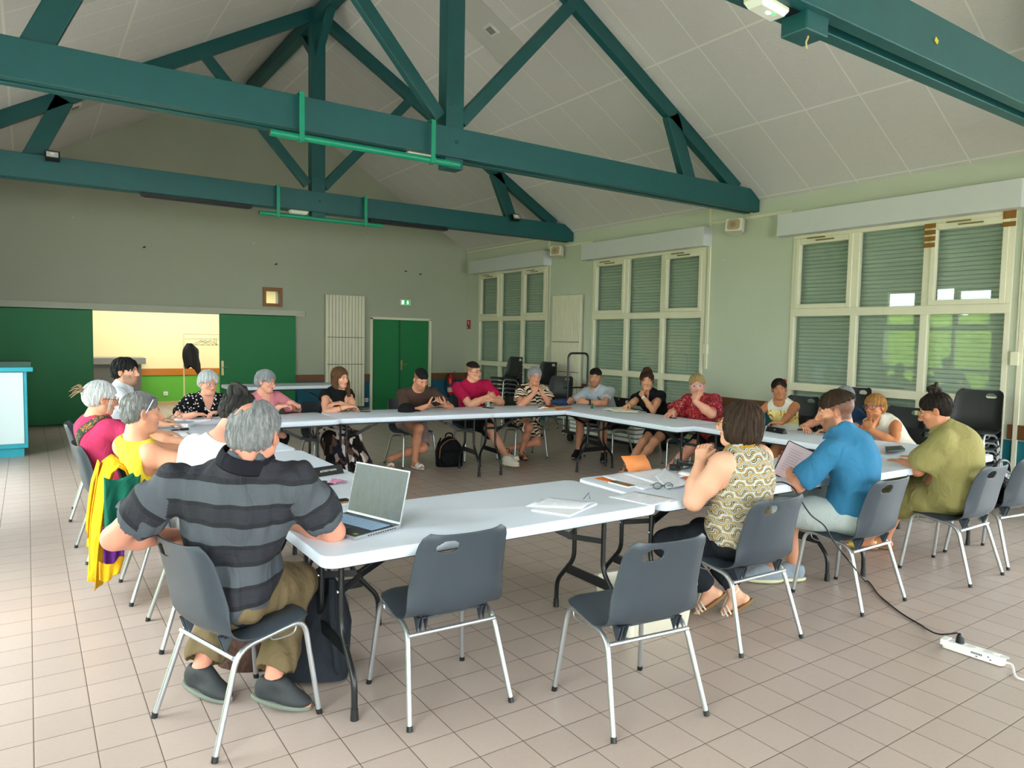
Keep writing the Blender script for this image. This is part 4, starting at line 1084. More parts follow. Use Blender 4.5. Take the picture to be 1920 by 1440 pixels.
        ld = inh*(y > .06)*np.clip(1-np.abs(z-.0072+.25*(np.abs(x)-.031)**2*60)/.0026, 0, 1)*(np.abs(np.abs(x)-.031) < .0145); blend(ld, sk*.25, .75)
        if crop:
            line = crop[2] if len(crop) > 2 else .058
            top = np.clip((z-(line-np.clip((.055-y)*1.25, 0, .085)))/.006, 0, 1)*np.clip((.098-y)/.005, 0, 1)
            back = np.clip((-.018-y)/.012, 0, 1)*np.clip((z+.062)/.014, 0, 1)
            side = np.clip((.022-y)/.010, 0, 1)*np.clip((z-.004)/.008, 0, 1)
            m = inh*np.maximum(np.maximum(top, back), side)*(1-np.exp(-(((np.abs(x)-.082)/.010)**2+((z+.006)/.03)**2+((y+.006)/.02)**2)))
            nz_ = .5+.5*np.sin(x*900+3*np.sin(z*500))*np.sin(y*800+2*np.cos(x*600))
            blend(m*(.75+.25*nz_), np.array(lin(crop[0])), crop[1])
            if len(crop) > 3: blend(m*np.clip((z-.055)/.02, 0, 1), np.array(lin(crop[3])), .85)
        return c
    fine = [(Hc, .135*hs, fv)]+[(w, r, max(fv, .0048)) for w, r in hands]
    body = sdf_obj('body', B, vox, M_skin, root, fine, None, colf, None, base)
    ctx = dict(root=root, base=base, P=P, pel=pel, p1=p1, p2=p2, p3=p3, sh=sh, arms=arms, legs=legs, Hc=Hc, HM=HM, hs=hs, hw=hw, trunk=trunk, Mc=Mc, Mp=Mp, s=s, gi=gi, ag=ag, lg=lg, vox=vox, fv=fv, nk=nk, h=h, f0=f0, r0=r0, hz=hz, sdir=sdir, fc=fc, rc=rc, chairfit=chairfit)
    return ctx
def wr(seed, amp=.004, sc=1.0):
    """soft fold displacement"""
    r = np.random.RandomState(seed); w = [(r.normal(0, 1, 3)*np.array([26, 26, 15])*sc, r.uniform(0, 6)) for _ in range(5)]
    def f(X, Y, Z):
        o = 0
        for k, ph in w: o = o+np.sin(k[0]*X+k[1]*Y+k[2]*Z+ph+1.4*np.sin(k[1]*.6*X-k[0]*.6*Y+k[2]*.4*Z))
        return amp*.45*o
    return f
def top(c, mat_, name='shirt', e=.012, sleeve=.55, neck=(.085, -.01), vneck=0, hem=-.10, loose=.008, seed=1, amp=.0035, tank=None, attr=None, scoop=0, skirt=None):
    """upper garment: trunk inflated by e, sleeves to a share of the arm (0..1 upper, 1..2 forearm)"""
    S = Sdf(); Rc, Fc, Uc = c['Mc']; s = c['s']; ag = c['ag']; c['trunk'](S, e)
    S.cone(c['sh'][1]-Rc*.06+Uc*.012, c['p3']+Uc*.0, .03*s+e, .035*s+e, .04); S.cone(c['sh'][-1]+Rc*.06+Uc*.012, c['p3']+Uc*.0, .03*s+e, .035*s+e, .04)
    S.cone(c['p3']-Uc*.01, c['p3']+Uc*.025, c['nk']+e, c['nk']+e*.6, .02)
    c['chairfit'](S)
    if sleeve > 0:
        for q in (1, -1):
            a, el, w = c['arms'][q]; S.ell(a, (.047*s*ag+e,)*3, None, .03)
            t = min(sleeve, 1.0); b = a+(el-a)*t
            S.cone(a, b, .047*s*ag+e, .044*s*ag+e+loose, .03)
            if sleeve > 1: S.cone(el, el+(w-el)*(sleeve-1), .041*s*ag+e+loose, .038*s*ag+e+loose, .02)
            if sleeve <= 1: cut, dr = b, el-a
            else: cut, dr = el+(w-el)*(sleeve-1), w-el
            rr_ = .064*max(1, ag)+loose; S.p.append(('c', nv(cut+unit(dr)*rr_*.96), nv(cut+unit(dr)*(rr_+.10)), rr_, rr_, .004, 1, None))
    S.half(c['pel']+c['Mp'][2]*hem, -c['Mp'][2])
    nr, nd = neck
    S.ell(c['p3']+Uc*(.055+nd)+Fc*.02, (nr, nr*.95, .06), c['Mc'], .006, 1)
    if scoop: S.ell(c['p3']+Fc*.10*s+Uc*(.035-scoop*.5), (.072, .10, scoop), c['Mc'], .006, 1)
    if vneck:
        for t in np.linspace(0, 1, 5): S.ell(c['p3']+Fc*(.085+.02*t)+Uc*(.02-vneck*t), (.062*(1-t*.8), .08, .04), c['Mc'], .006, 1)
    if tank:
        for q in (1, -1): S.ell(c['sh'][q]+Rc*q*.035-Uc*.03, (tank*.55, tank*1.1, tank*1.55), c['Mc'], .006, 1)
    return sdf_obj(name, S, c['vox']*.9, mat_, c['root'], (), wr(seed, amp), None, attr, c['base'])
def bottom(c, mat_, name='trousers', e=.012, length=1.9, loose=.01, seed=2, amp=.004, rise=.105, cuff=0):
    """length: 0..1 along the thigh, 1..2 along the shank"""
    S = Sdf(); s, lg = c['s'], c['lg']; gi = c['gi']; pel = c['pel']
    S.ell(pel+c['Mp'][2]*.0, (.168*s*gi+e, .120*s*gi+e, .11*s+e), c['Mp'], .05)
    for q in (1, -1):
        hj, kn, ank = c['legs'][q][:3]; t = min(1, length)
        S.cone(hj, hj*(1-t*.5)+kn*t*.5, .088*s*lg+e, .077*s*lg+e+loose*.5, .05); S.cone(hj*(1-t*.5)+kn*t*.5, hj*(1-t)+kn*t, .077*s*lg+e+loose*.5, .062*s*lg+e+loose, .03)
        if length > 1:
            t2 = length-1; b = kn*(1-t2)+ank*t2; S.cone(kn, b, .060*s*lg+e, .046*s*lg+e+loose, .03)
            if cuff: S.cone(b-(ank-kn)*.10, b, .046*s*lg+e+loose+.006, .046*s*lg+e+loose+.006, .006)
            cut, dr = b, ank-kn
        else: cut, dr = hj*(1-t)+kn*t, kn-hj
        S.p.append(('c', nv(cut+unit(dr)*.082), nv(cut+unit(dr)*.20), .084, .084, .004, 1, None))
    c['chairfit'](S); S.half(pel+c['Mp'][2]*rise, c['Mp'][2])
    return sdf_obj(name, S, c['vox']*.9, mat_, c['root'], (), wr(seed, amp), None, None, c['base'])
def skirt(c, mat_, name='skirt', e=.02, drop=.0, length=1.0, flare=.03, seed=3):
    """draped over both thighs, optionally hanging from the knees"""
    S = Sdf(); s, lg = c['s'], c['lg']; pel = c['pel']
    S.ell(pel, (.172*s*c['gi']+e, .125*s*c['gi']+e, .12*s+e), c['Mp'], .05)
    K = {q: c['legs'][q][0]*(1-min(1, length))+c['legs'][q][1]*min(1, length) for q in (1, -1)}
    for q in (1, -1): S.cone(c['legs'][q][0], K[q], .09*s*lg+e, .066*s*lg+e+flare*.4, .06)
    S.cone(K[1], K[-1], .062*s*lg+e, .062*s*lg+e, .05); S.cone((c['legs'][1][0]+c['legs'][-1][0])/2, (K[1]+K[-1])/2, .08*s+e, .06*s+e, .05)
    if drop:
        for q in (1, -1):
            kn, ank = c['legs'][q][1], c['legs'][q][2]; b = kn*(1-drop)+ank*drop; b = np.array([b[0], b[1], b[2]])
            S.cone(kn, b, .066*s*lg+e, .08*s+e+flare, .05)
        b1 = c['legs'][1][1]*(1-drop)+c['legs'][1][2]*drop; b2 = c['legs'][-1][1]*(1-drop)+c['legs'][-1][2]*drop
        S.cone((c['legs'][1][1]+c['legs'][-1][1])/2, (b1+b2)/2, .07*s+e, .09*s+e+flare, .06)
        S.half((b1+b2)/2, UP*-1)
    else:
        for q in (1, -1): S.half(K[q], unit(c['legs'][q][1]-c['legs'][q][0]))
    c['chairfit'](S); S.half(pel+c['Mp'][2]*.09, c['Mp'][2])
    return sdf_obj(name, S, c['vox']*.9, mat_, c['root'], (), wr(seed, .006, 1.3), None, None, c['base'])
def shoes(c, kind, upper, sole):
    for q in (1, -1):
        hj, kn, ank, toe, A, ft, fu, fr_ = c['legs'][q]; s = c['s']; S = Sdf()
        M_ = np.stack([fr_, ft, fu]); mid = ank+ft*.055*s-fu*.082
        if kind == 'sneaker':
            S.ell(ank-ft*.018-fu*.030, (.041*s, .052*s, .062*s), M_, .02); S.ell(ank+ft*.09*s-fu*.055, (.047*s, .092*s, .034*s), M_, .03); S.cone(ank+ft*.01+fu*.01, ank+ft*.11*s-fu*.045, .040*s, .032*s, .02)
            S.half(ank+fu*.022, fu*1.0+ft*-.15); S.half(ank-fu*.078, -fu)
            o = sdf_obj('shoe', S, .006, upper, c['root'], (), None, None, None, c['base'])
            T = Sdf(); T.ell(mid+fu*.004, (.050*s, .134*s, .030*s), M_, .01); T.half(ank-fu*.070, fu); T.half(ank-fu*.094, -fu)
            so = sdf_obj('sole', T, .005, sole, o, (), None, None, None, c['base'])
            mb = MB()
            for i in range(4):
                p = ank+ft*(.045+.022*i)*s-fu*(.010+.011*i); mb.tube([tuple(p-fr_*.02-np.array(c['base'])), tuple(p+fu*.010-np.array(c['base'])), tuple(p+fr_*.02-np.array(c['base']))], .003, 6)
            mb.build('laces', mat('lace_'+upper.name, '#d8d4c8' if kind != 'dark' else '#222222', .8), o)
        else:
            T = Sdf(); T.ell(mid+fu*.004, (.047*s, .132*s, .026*s), M_, .01); T.half(ank-fu*.072, fu); T.half(ank-fu*.094, -fu)
            o = sdf_obj('shoe', T, .005, sole, c['root'], (), None, None, None, c['base'])
            if kind == 'slide':
                S.cone(ank+ft*.085*s-fu*.058, ank+ft*.125*s-fu*.066, .044*s, .043*s, .01); S.half(ank+ft*.055*s, -ft); S.half(ank+ft*.145*s, ft); S.half(ank-fu*.084, -fu)
                sdf_obj('foot_band', S, .005, upper, o, (), None, None, None, c['base'])
                mb = MB(); b = np.array(c['base']); cc = ank+ft*.11*s-fu*.018-b
                mb.tube([tuple(cc+fr_*x+ft*y-fu*z) for x, y, z in ((-.024, .012, .006), (-.014, -.006, .0), (.0, .0, -.002), (.024, .018, .006))], .0045, 6); mb.build('emblem', M_black, o)
            elif kind in ('sandal', 'strappy'):
                mb = MB(); b = np.array(c['base'])
                def strap(t, w, r):
                    pts = []
                    for k in range(9):
                        a = PI*k/8; pts.append(tuple(ank+ft*t*s-fu*(.082)+fr_*math.cos(a)*w+fu*math.sin(a)*r-b))
                    mb.tube(pts, .0055, 6)
                for t, w, r in ((.135, .044, .036), (.110, .044, .048), (.085, .042, .055)) if kind == 'sandal' else ((.14, .042, .034), (.115, .043, .046), (.06, .04, .066), (.045, .04, .072)): strap(t, w, r)
                ring = [tuple(ank+(fr_*math.cos(2*PI*k/12)+ft*math.sin(2*PI*k/12))*.037*s+fu*.01-b) for k in range(12)]; mb.tube(ring, .006, 6, closed=True)
                mb.tube([tuple(ank+ft*.11*s-fu*.034-b), tuple(ank+ft*.045*s+fu*.004-b)], .006, 6); mb.tube([tuple(ank-ft*.04*s-fu*.07-b), tuple(ank-ft*.036*s+fu*.012-b)], .006, 6)
                mb.build('straps', upper, o)
def hair(c, mat_, kind='short', seed=5, line=.060, vol=.010, **kw):
    """solid hair cap over the skull, cut back from the face"""
    S = Sdf(); hs, HM, hw = c['hs'], c['HM'], c['hw']
    E = lambda p, r, k=.02, op=0: S.ell(hw(*p), np.array(r)*hs, HM, k*hs, op)
    Cn = lambda a, b, r1, r2, k=.015: S.cone(hw(*a), hw(*b), r1*hs, r2*hs, k*hs)
    v = vol; E((0, -.018, .038), (.075+v, .096+v, .082+v))
    if kind in ('short', 'bowl'): E((0, -.050, -.015), (.066+v, .058+v, .060), .03)
    if kind == 'bowl':
        for q in (1, -1): E((q*.062, -.01, -.005), (.018+v, .050, .05), .02)
    if kind == 'updo': E((0, -.055, -.010), (.060+v, .045+v, .055), .03)
    if kind == 'bob':
        for q in (1, -1): E((q*.066, -.005, -.03), (.024+v, .058+v, .075), .03); E((q*.055, .035, -.01), (.020, .03, .055), .02)
        E((0, -.062, -.045), (.075+v, .048+v, .070), .04)
    if kind == 'long':
        for q in (1, -1):
            Cn((q*.070, -.005, .03), (q*.085, .01, -.07), .026, .032, .03); Cn((q*.085, .01, -.07), (q*.10, .05, -.24 if q < 0 else -.10), .032, .020, .03)
        E((0, -.06, -.05), (.075, .045, .08), .04)
    for a in kw.get('extra', ()): (E if len(a[1]) == 3 and not isinstance(a[2], tuple) else E)(a[0], a[1], a[2] if len(a) > 2 else .02)
    for a, b, r1, r2 in kw.get('locks', ()): Cn(a, b, r1, r2, .012)
    # face opening
    fw = kw.get('face', .062)
    E((0, .100, -.045), (fw, .085, line+.045), .008, 1); 
    if kw.get('temple', 1) and kind not in ('bob', 'long'):
        for q in (1, -1): E((q*.075, .045, -.055), (.045, .052, .075), .010, 1)
        for q in (1, -1): E((q*.088, -.004, -.035), (.03, .022, .046), .008, 1)
    if kind != 'bob' and kind != 'long': S.half(hw(0, -.05, -.072 if kind != 'updo' else -.065), -HM[2])
    if kw.get('top') is not None: S.half(hw(0, .0, kw['top']), -HM[2]*.95-HM[1]*.22)
    for a in kw.get('cut', ()): E(a[0], a[1], .012, 1)
    if kw.get('part'): S.cone(hw(kw['part'], .08, .118), hw(kw['part'], -.05, .135), .004*hs, .004*hs, .01, 1)
    am = kw.get('amp', .0035)
    r = np.random.RandomState(seed); ph = r.uniform(0, 6, 4); b = c['Hc']; Hr, Hf, Hu = HM
    def disp(X, Y, Z):
        x = (X-b[0])*Hr[0]+(Y-b[1])*Hr[1]+(Z-b[2])*Hr[2]; y = (X-b[0])*Hf[0]+(Y-b[1])*Hf[1]+(Z-b[2])*Hf[2]; z = (X-b[0])*Hu[0]+(Y-b[1])*Hu[1]+(Z-b[2])*Hu[2]
        an = np.arctan2(x, y+.02)
        return am*(np.sin(an*17+ph[0]+30*z)+.7*np.sin(an*31+ph[1]-22*z+40*y)+.6*np.sin(60*x+ph[2])*np.sin(70*y+ph[3]))*.6
    o = sdf_obj('hair', S, max(.005, c['fv']), mat_, c['root'], (), disp, None, None, c['base'])
    fibres(c, o, kind, kw.get('fibres', 700), kw.get('flen', dict(short=.034, bowl=.045, updo=.05, bob=.06, long=.08)[kind]), seed, kw.get('fr', .0014)*(1.35 if c['vox'] > .0095 else 1), kw.get('lift', .004))
    return o
def bun(c, mat_, at, r, seed=1, loops=7):
    mb = MB(); rr = random.Random(seed); hw = c['hw']; b = np.array(c['base'])
    for i in range(loops):
        n = Vector((rr.uniform(-1, 1), rr.uniform(-1, 1), rr.uniform(-.6, .6))).normalized(); u = n.orthogonal().normalized(); w = n.cross(u); R_ = r*rr.uniform(.62, .95)
        cen = Vector((rr.uniform(-.25, .25)*r, rr.uniform(-.25, .25)*r, rr.uniform(-.2, .2)*r)); pts = []
        for k in range(14):
            a = 2*PI*k/14; v = cen+(u*math.cos(a)+w*math.sin(a))*R_*(1-.1*math.sin(3*a)); pts.append(tuple(hw(at[0]+v.x, at[1]+v.y, at[2]+v.z)-b))
        mb.tube(pts, r*.34, 8, closed=True)
    mb.sphere(tuple(hw(*at)-b), r*.75)
    return mb.build('hair_bun', mat_, c['root'])
def strands(c, mat_, items, r=.0035, name='loose_hair'):
    mb = MB(); b = np.array(c['base'])
    for pts in items: P_ = curve_pts([tuple(c['hw'](*p)-b) for p in pts], 5); mb.tube(P_, [r*(1-.7*i/(len(P_)-1)) for i in range(len(P_))], 6)
    return mb.build(name, mat_, c['root'])
def glasses(c, mat_, r=.023, shape='round', thick=.0016, up=None, lens=None):
    """worn on the nose, or pushed up into the hair with up=(y,z)"""
    mb = MB(); b = np.array(c['base']); hw = c['hw']; dy, dz = (0, 0) if up is None else up
    def pt(x, y, z):
        if up is not None: d_ = max(0, .106-y); y, z = up[0]-z*.95-d_*.45, up[1]+z*.25-d_*.92
        return tuple(hw(x, y, z)-b)
    for q in (1, -1):
        ring = []
        for k in range(20):
            a = 2*PI*k/20; cx, cz = math.cos(a), math.sin(a)
            if shape != 'round': cx = math.copysign(abs(cx)**.6, cx); cz = math.copysign(abs(cz)**.6, cz)*.78
            ring.append(pt(q*.033+cx*r, .108-.012*(abs(q*.033+cx*r)/.06)**2, .000+cz*r))
        mb.tube(ring, thick, 6, closed=True)
        mb.tube([pt(q*(.033+r), .102, .004), pt(q*.078, .085, .008), pt(q*.084, .0, .006), pt(q*.082, -.018, -.010)], thick, 6)
    mb.tube([pt(-.012, .112, .004), pt(0, .115, .007), pt(.012, .112, .004)], thick, 6)
    return mb.build('glasses', mat_, c['root'])
def wristband(c, q, mat_, w=.012, face=None, name='watch', t=.10):
    a, el, wr_ = c['arms'][q]; d = unit(wr_-el); p = wr_-d*(.02+t*.1); u = unit(np.cross(d, UP)) if abs(d@UP) < .95 else unit(np.cross(d, c['f0'])); v = np.cross(d, u); r = .031*c['s']; b = np.array(c['base'])
    mb = MB(); pts = [[tuple(p+d*x+(u*math.cos(2*PI*k/20)+v*math.sin(2*PI*k/20))*r-b) for k in range(21)] for x in (-w, w)]
    mb.grid(pts); o = mb.build(name, mat_, c['root'], solid=.003)
    if face:
        mb = MB(); e = -v if (-v)@UP > 0 else v; c0 = p+e*(r+.003)-b; mb.tube([tuple(c0-e*.002), tuple(c0+e*.006)], .019, 16); mb.build('watch_face', face, o)
    return o

def collar(c, mat_, h=.035, r=.012, open_=.35):
    mb = MB(); b = np.array(c['base']); Rc, Fc, Uc = c['Mc']; cen = c['p3']+Uc*.012+Fc*.012; rad = c['nk']+r; P_ = []
    for i in range(25):
        a = math.radians(90)+open_+(2*PI-2*open_)*i/24; x, y = math.cos(a), math.sin(a); o = Rc*x*rad+Fc*y*rad*1.05
        up = .024-.016*max(0, y)
        P_.append([tuple(cen+o*1.0+Uc*(up+.012)-b), tuple(cen+o*1.10+Uc*(up+.006)-b), tuple(cen+o*1.26+Uc*(up-h)-b+Fc*(.02*max(0, y)))])
    mb.grid(P_); return mb.build('collar', mat_, c['root'], solid=.004, subsurf=1)
def band(c, mat_, pts, w, name, up=None, thick=.003):
    """flat strap following points, width vector w"""
    mb = MB(); b = np.array(c['base']); P_ = [np.array(p) for p in curve_pts([tuple(p) for p in pts], 6)]
    w = np.array(w); mb.grid([[tuple(p-w*.5-b), tuple(p+w*.5-b)] for p in P_]); return mb.build(name, mat_, c['root'], solid=thick)
def at(px, py, d=None, x=None, y=None, z=None):
    """a point of the room seen at photo pixel (px, py): at view depth d or on the plane x=, y= or z="""
    v = np.array(_f)+np.array(_r)*(px-960)/1339.4-np.array(_u)*(py-720)/1339.4; o = np.array([0, 0, H])
    t = d if d is not None else (x/v[0] if x is not None else (y/v[1] if y is not None else (z-H)/v[2])); return o+v*t

def band_on(c, shirt, mat_, pts, w, name):
    """band lying on the surface of a garment"""
    b = np.array(c['base']); P_ = [Vector(np.array(p)-b) for p in curve_pts([tuple(p) for p in pts], 8)]; Q_ = []
    for p in P_: ok, l, n, i = shirt.closest_point_on_mesh(p); Q_.append((l, n))
    G = []
    for i in range(len(Q_)):
        l, n = Q_[i]; t_ = (Q_[min(i+1, len(Q_)-1)][0]-Q_[max(i-1, 0)][0]).normalized(); x = t_.cross(n).normalized(); row = []
        for k in (-.5, -.17, .17, .5):
            q = l+x*w*k; ok, l2, n2, _i = shirt.closest_point_on_mesh(q); row.append(tuple(l2+n2*.005))
        G.append(row)
    mb = MB(); mb.grid(G); return mb.build(name, mat_, c['root'], solid=.004, smooth=180)

def fibres(c, o, kind, n, ln, seed, r, lift):
    """locks of hair combed over the cap, added to the same mesh"""
    me = o.data; nf = len(me.polygons); rr = random.Random(seed); b = np.array(c['base']); Hr, Hf, Hu = [Vector(v) for v in c['HM']]; hs = c['hs']
    crown = Vector(c['hw'](0, -.05, .12)-b) if kind != 'updo' else Vector(c['hw'](0, -.07, .09)-b)
    mb = MB(); ctr = Vector(c['Hc']-b)
    for _ in range(n):
        p = me.polygons[rr.randrange(nf)]; q = p.center.copy(); nn = p.normal.copy(); L = ln*rr.uniform(.6, 1.3); pts = []
        side = rr.uniform(-.25, .25)
        for k in range(5):
            g = (q-crown)
            if kind == 'updo': g = -g
            else: g = g.normalized()*.7-Hu*.7
            g = g-nn*g.dot(nn)
            if g.length < 1e-4: break
            g = g.normalized(); g = (g+nn.cross(g)*side).normalized()
            pts.append(q+nn*(lift*(.25+.75*(k/4)**1.5)*rr.uniform(.7, 1.2)))
            ok, l, n2, i = o.closest_point_on_mesh(q+g*L/4)
            if not ok: break
            if (l-(q+g*L/4)).length > .02: q = q+g*L/4-Hu*.002
            else: q, nn = l, n2
        if len(pts) == 5: mb.tube(pts, [r*.8, r*1.15, r, r*.75, r*.2], 4, cap=False)
    k = len(me.vertices); V = np.empty(k*3, np.float32); me.vertices.foreach_get('co', V); Q = np.empty(len(me.loops), np.int32); me.loops.foreach_get('vertex_index', Q)
    V = np.concatenate([V.reshape(-1, 3), np.array(mb.v, np.float32).reshape(-1, 3)]); Q = np.concatenate([Q.reshape(-1, 4), np.array(mb.f, np.int32).reshape(-1, 4)+k])
    m2 = np_mesh('hair', V, Q, [me.materials[0]]); o.data = m2; bpy.data.meshes.remove(me)
# ------------------------------------------------------------------ printed fabrics
def print_mat(name, fn, rough=.85, fold=.45):
    if name in _mc: return _mc[name]
    t = NT(name); v = t.coord(); col = fn(t, v); f = t.noise(t.mapping(v, (1, 1, .6)), 9, 3, .5, dist=1.2)
    t.bsdf(col, rough, 0, .2, t.bump(f, fold, .03)); _mc[name] = t.m; return t.m
def p_floral(t, v):
    vo = t.n('ShaderNodeTexVoronoi'); vo.inputs['Scale'].default_value = 34; t.l(v, vo.inputs['Vector'])
    n = t.noise(v, 90, 2); d = t.math('ADD', vo.outputs['Distance'], t.math('MULTIPLY', t.math('SUBTRACT', n, .5), .5))
    return t.ramp(d, [(0, '#e8e6ea'), (.27, '#b9b4c4'), (.30, '#0c0b0e')], 'CONSTANT')
def p_palm(t, v):
    w = t.n('ShaderNodeTexWave'); w.wave_type = 'RINGS'; w.rings_direction = 'SPHERICAL'; vo = t.n('ShaderNodeTexVoronoi'); vo.inputs['Scale'].default_value = 5.5; t.l(v, vo.inputs['Vector'])
    s = t.n('ShaderNodeVectorMath', operation='SUBTRACT'); t.l(v, s.inputs[0]); t.l(vo.outputs['Position'], s.inputs[1])
    x = t.n('ShaderNodeSeparateXYZ'); t.l(s.outputs[0], x.inputs[0]); an = t.math('ARCTAN2', x.outputs[2], t.math('ADD', x.outputs[0], t.math('MULTIPLY', x.outputs[1], .6)))
    st = t.math('SINE', t.math('ADD', t.math('MULTIPLY', an, 11), t.math('MULTIPLY', t.noise(v, 25, 2), 3)))
    return t.ramp(t.math('ADD', t.math('MULTIPLY', st, .5), .5), [(0, '#e9d8bf'), (.52, '#24140f'), (.9, '#3a2016')], 'CONSTANT')
def p_paisley(t, v):
    n = t.noise(v, 24, 3, .6, dist=2.5); m = t.noise(v, 55, 2, .6, dist=1.5)
    c = t.ramp(n, [(0, '#5a0d1c'), (.38, '#a3142c'), (.47, '#2c1c3a'), (.52, '#b8202e'), (.60, '#d05a1e'), (.68, '#7d1022')], 'CONSTANT')
    return t.mix(t.math('GREATER_THAN', m, .64), c, lin('#e3cfd0'))
def p_leaves(t, v):
    vo = t.n('ShaderNodeTexVoronoi'); vo.inputs['Scale'].default_value = 11; vo.distance = 'MANHATTAN'; m = t.mapping(v, (1.6, 1.2, .55), (.5, .4, .3)); t.l(m, vo.inputs['Vector'])
    r = t.n('ShaderNodeSeparateColor'); t.l(vo.outputs['Color'], r.inputs[0])
    return t.ramp(r.outputs[0], [(0, '#1a1414'), (.30, '#d9ccc6'), (.45, '#5a4038'), (.62, '#20202e'), (.74, '#a48f86'), (.86, '#120f10')], 'CONSTANT')
def p_retro(t, v):
    """rows of scallop arcs in mustard, white and grey, staggered"""
    m = t.mapping(v, (1, 1, 1), (0, 0, math.radians(38)), (0, 0, 0)); dn = t.n('ShaderNodeVectorMath', operation='MULTIPLY_ADD'); t.l(t.noise(v, 22, 2, out=1), dn.inputs[0]); dn.inputs[1].default_value = (.022, .022, .022); t.l(m, dn.inputs[2]); s = t.n('ShaderNodeSeparateXYZ'); t.l(dn.outputs[0], s.inputs[0])
    S = .052; u = t.math('DIVIDE', s.outputs[0], S); w = t.math('DIVIDE', s.outputs[2], S*.62); row = t.math('FLOOR', w)
    us = t.math('ADD', u, t.math('MULTIPLY', row, .5)); uu = t.math('FRACT', us); wf = t.math('FRACT', w); od = t.math('GREATER_THAN', t.math('FRACT', t.math('MULTIPLY', t.math('FLOOR', us), .5)), .25); ww = t.math('ADD', t.math('MULTIPLY', wf, t.math('SUBTRACT', 1, od)), t.math('MULTIPLY', t.math('SUBTRACT', 1, wf), od))
    d = t.math('SQRT', t.math('ADD', t.math('POWER', t.math('SUBTRACT', uu, .5), 2), t.math('POWER', t.math('MULTIPLY', ww, .62), 2)))
    c = t.ramp(d, [(0, '#1d1f22'), (.10, '#a58a58'), (.24, '#24272b'), (.29, '#b9b8b0'), (.38, '#55595e'), (.44, '#b9b8b0'), (.50, '#a58a58')], 'CONSTANT')
    e = t.math('GREATER_THAN', t.math('FRACT', t.math('ADD', t.math('MULTIPLY', row, .5), .25)), .5)
    c2 = t.ramp(d, [(0, '#a08656'), (.14, '#b6b4ac'), (.25, '#44484d'), (.33, '#ab9061'), (.44, '#2a2d31'), (.48, '#bab8b0')], 'CONSTANT')
    return t.mix(e, c, c2)
def p_graphic(t, v):
    """white tank with a printed yellow and red picture over the belly"""
    s = t.n('ShaderNodeSeparateXYZ'); t.l(v, s.inputs[0]); n = t.noise(v, 16, 3, .6, dist=1)
    pic = t.ramp(n, [(0, '#e9d27a'), (.46, '#f0e2a0'), (.54, '#c9862a'), (.60, '#8a2a2a'), (.66, '#3a1430'), (.72, '#f2ead0')], 'CONSTANT')
    zz = t.math('MULTIPLY', t.math('GREATER_THAN', s.outputs[2], .74), t.math('LESS_THAN', s.outputs[2], .875)); yy = t.math('LESS_THAN', s.outputs[1], .20); yy2 = t.math('GREATER_THAN', s.outputs[1], -.14)
    return t.mix(t.math('MULTIPLY', zz, t.math('MULTIPLY', yy, yy2)), lin('#d9d7cb'), pic)
def stripe_mat():
    t = NT('striped_polo'); a = t.n('ShaderNodeAttribute'); a.attribute_name = 'v'; v = t.coord()
    fr = t.math('FRACT', t.math('DIVIDE', a.outputs['Fac'], .166))
    c = t.ramp(fr, [(0, '#0f0f16'), (.10, '#1d1d26'), (.42, '#0f0f16'), (.54, '#454a51'), (.995, '#0f0f16')], 'CONSTANT')
    w = t.noise(t.mapping(v, (8, 8, 140)), 3, 3, .7); c = t.mix(t.math('MULTIPLY', w, .07), c, (.3, .31, .33))
    f = t.noise(t.mapping(v, (1, 1, .5)), 9, 3, .5, dist=1.3); t.bsdf(c, .8, 0, .25, t.bump(f, .6, .03)); return t.m
def stripe_attr(c):
    def f(V):
        Rc, Fc, Uc = c['Mc']; sp = (c['p3']-V)@unit(Uc*.25+UP*.75)
        v = sp+.03
        for q in (1, -1):
            a, el, w = c['arms'][q]; d = unit(el-a); t_ = (V-a)@d; r = np.linalg.norm(V-a-np.outer(t_, d), axis=1)
            lat = ((V-c['p3'])@Rc)*q; m = (r < .095) & (t_ > .02) & (lat > np.linalg.norm(a-c['p3'])*.78)
            v = np.where(m, t_+.07, v)
        return {'v': v}
    return f
CM = cloth_mat
G_white = hair_mat('white_hair', '#b9bcc0', '#eceef0'); G_grey = hair_mat('grey_hair', '#6d7074', '#c9ccd0'); G_dark = hair_mat('dark_brown_hair', '#120c09', '#3a2a20'); G_brown = hair_mat('brown_hair', '#3a2417', '#8a623f')
G_black = hair_mat('black_hair', '#0a0a0b', '#2c2a2a'); G_mix = hair_mat('salt_and_pepper_hair', '#3c3a3a', '#c3c5c8'); G_blond = hair_mat('blonde_hair', '#8a6a40', '#d8c08e'); G_ginger = hair_mat('strawberry_hair', '#8a5524', '#dca860'); G_dgrey = hair_mat('dark_greying_hair', '#0b0908', '#4a4644')
M_gold = mat('gold_wire', '#c9a24a', .25, 1); M_silver = mat('silver_wire', '#aab0b8', .2, 1); M_bluefr = mat('blue_glasses', '#2f3f66', .3); M_purp = mat('lilac_glasses', '#cdb9dd', .3); M_tort = mat('tortoise_frame', '#6a4a24', .3)
Z = .745      # hands on a table
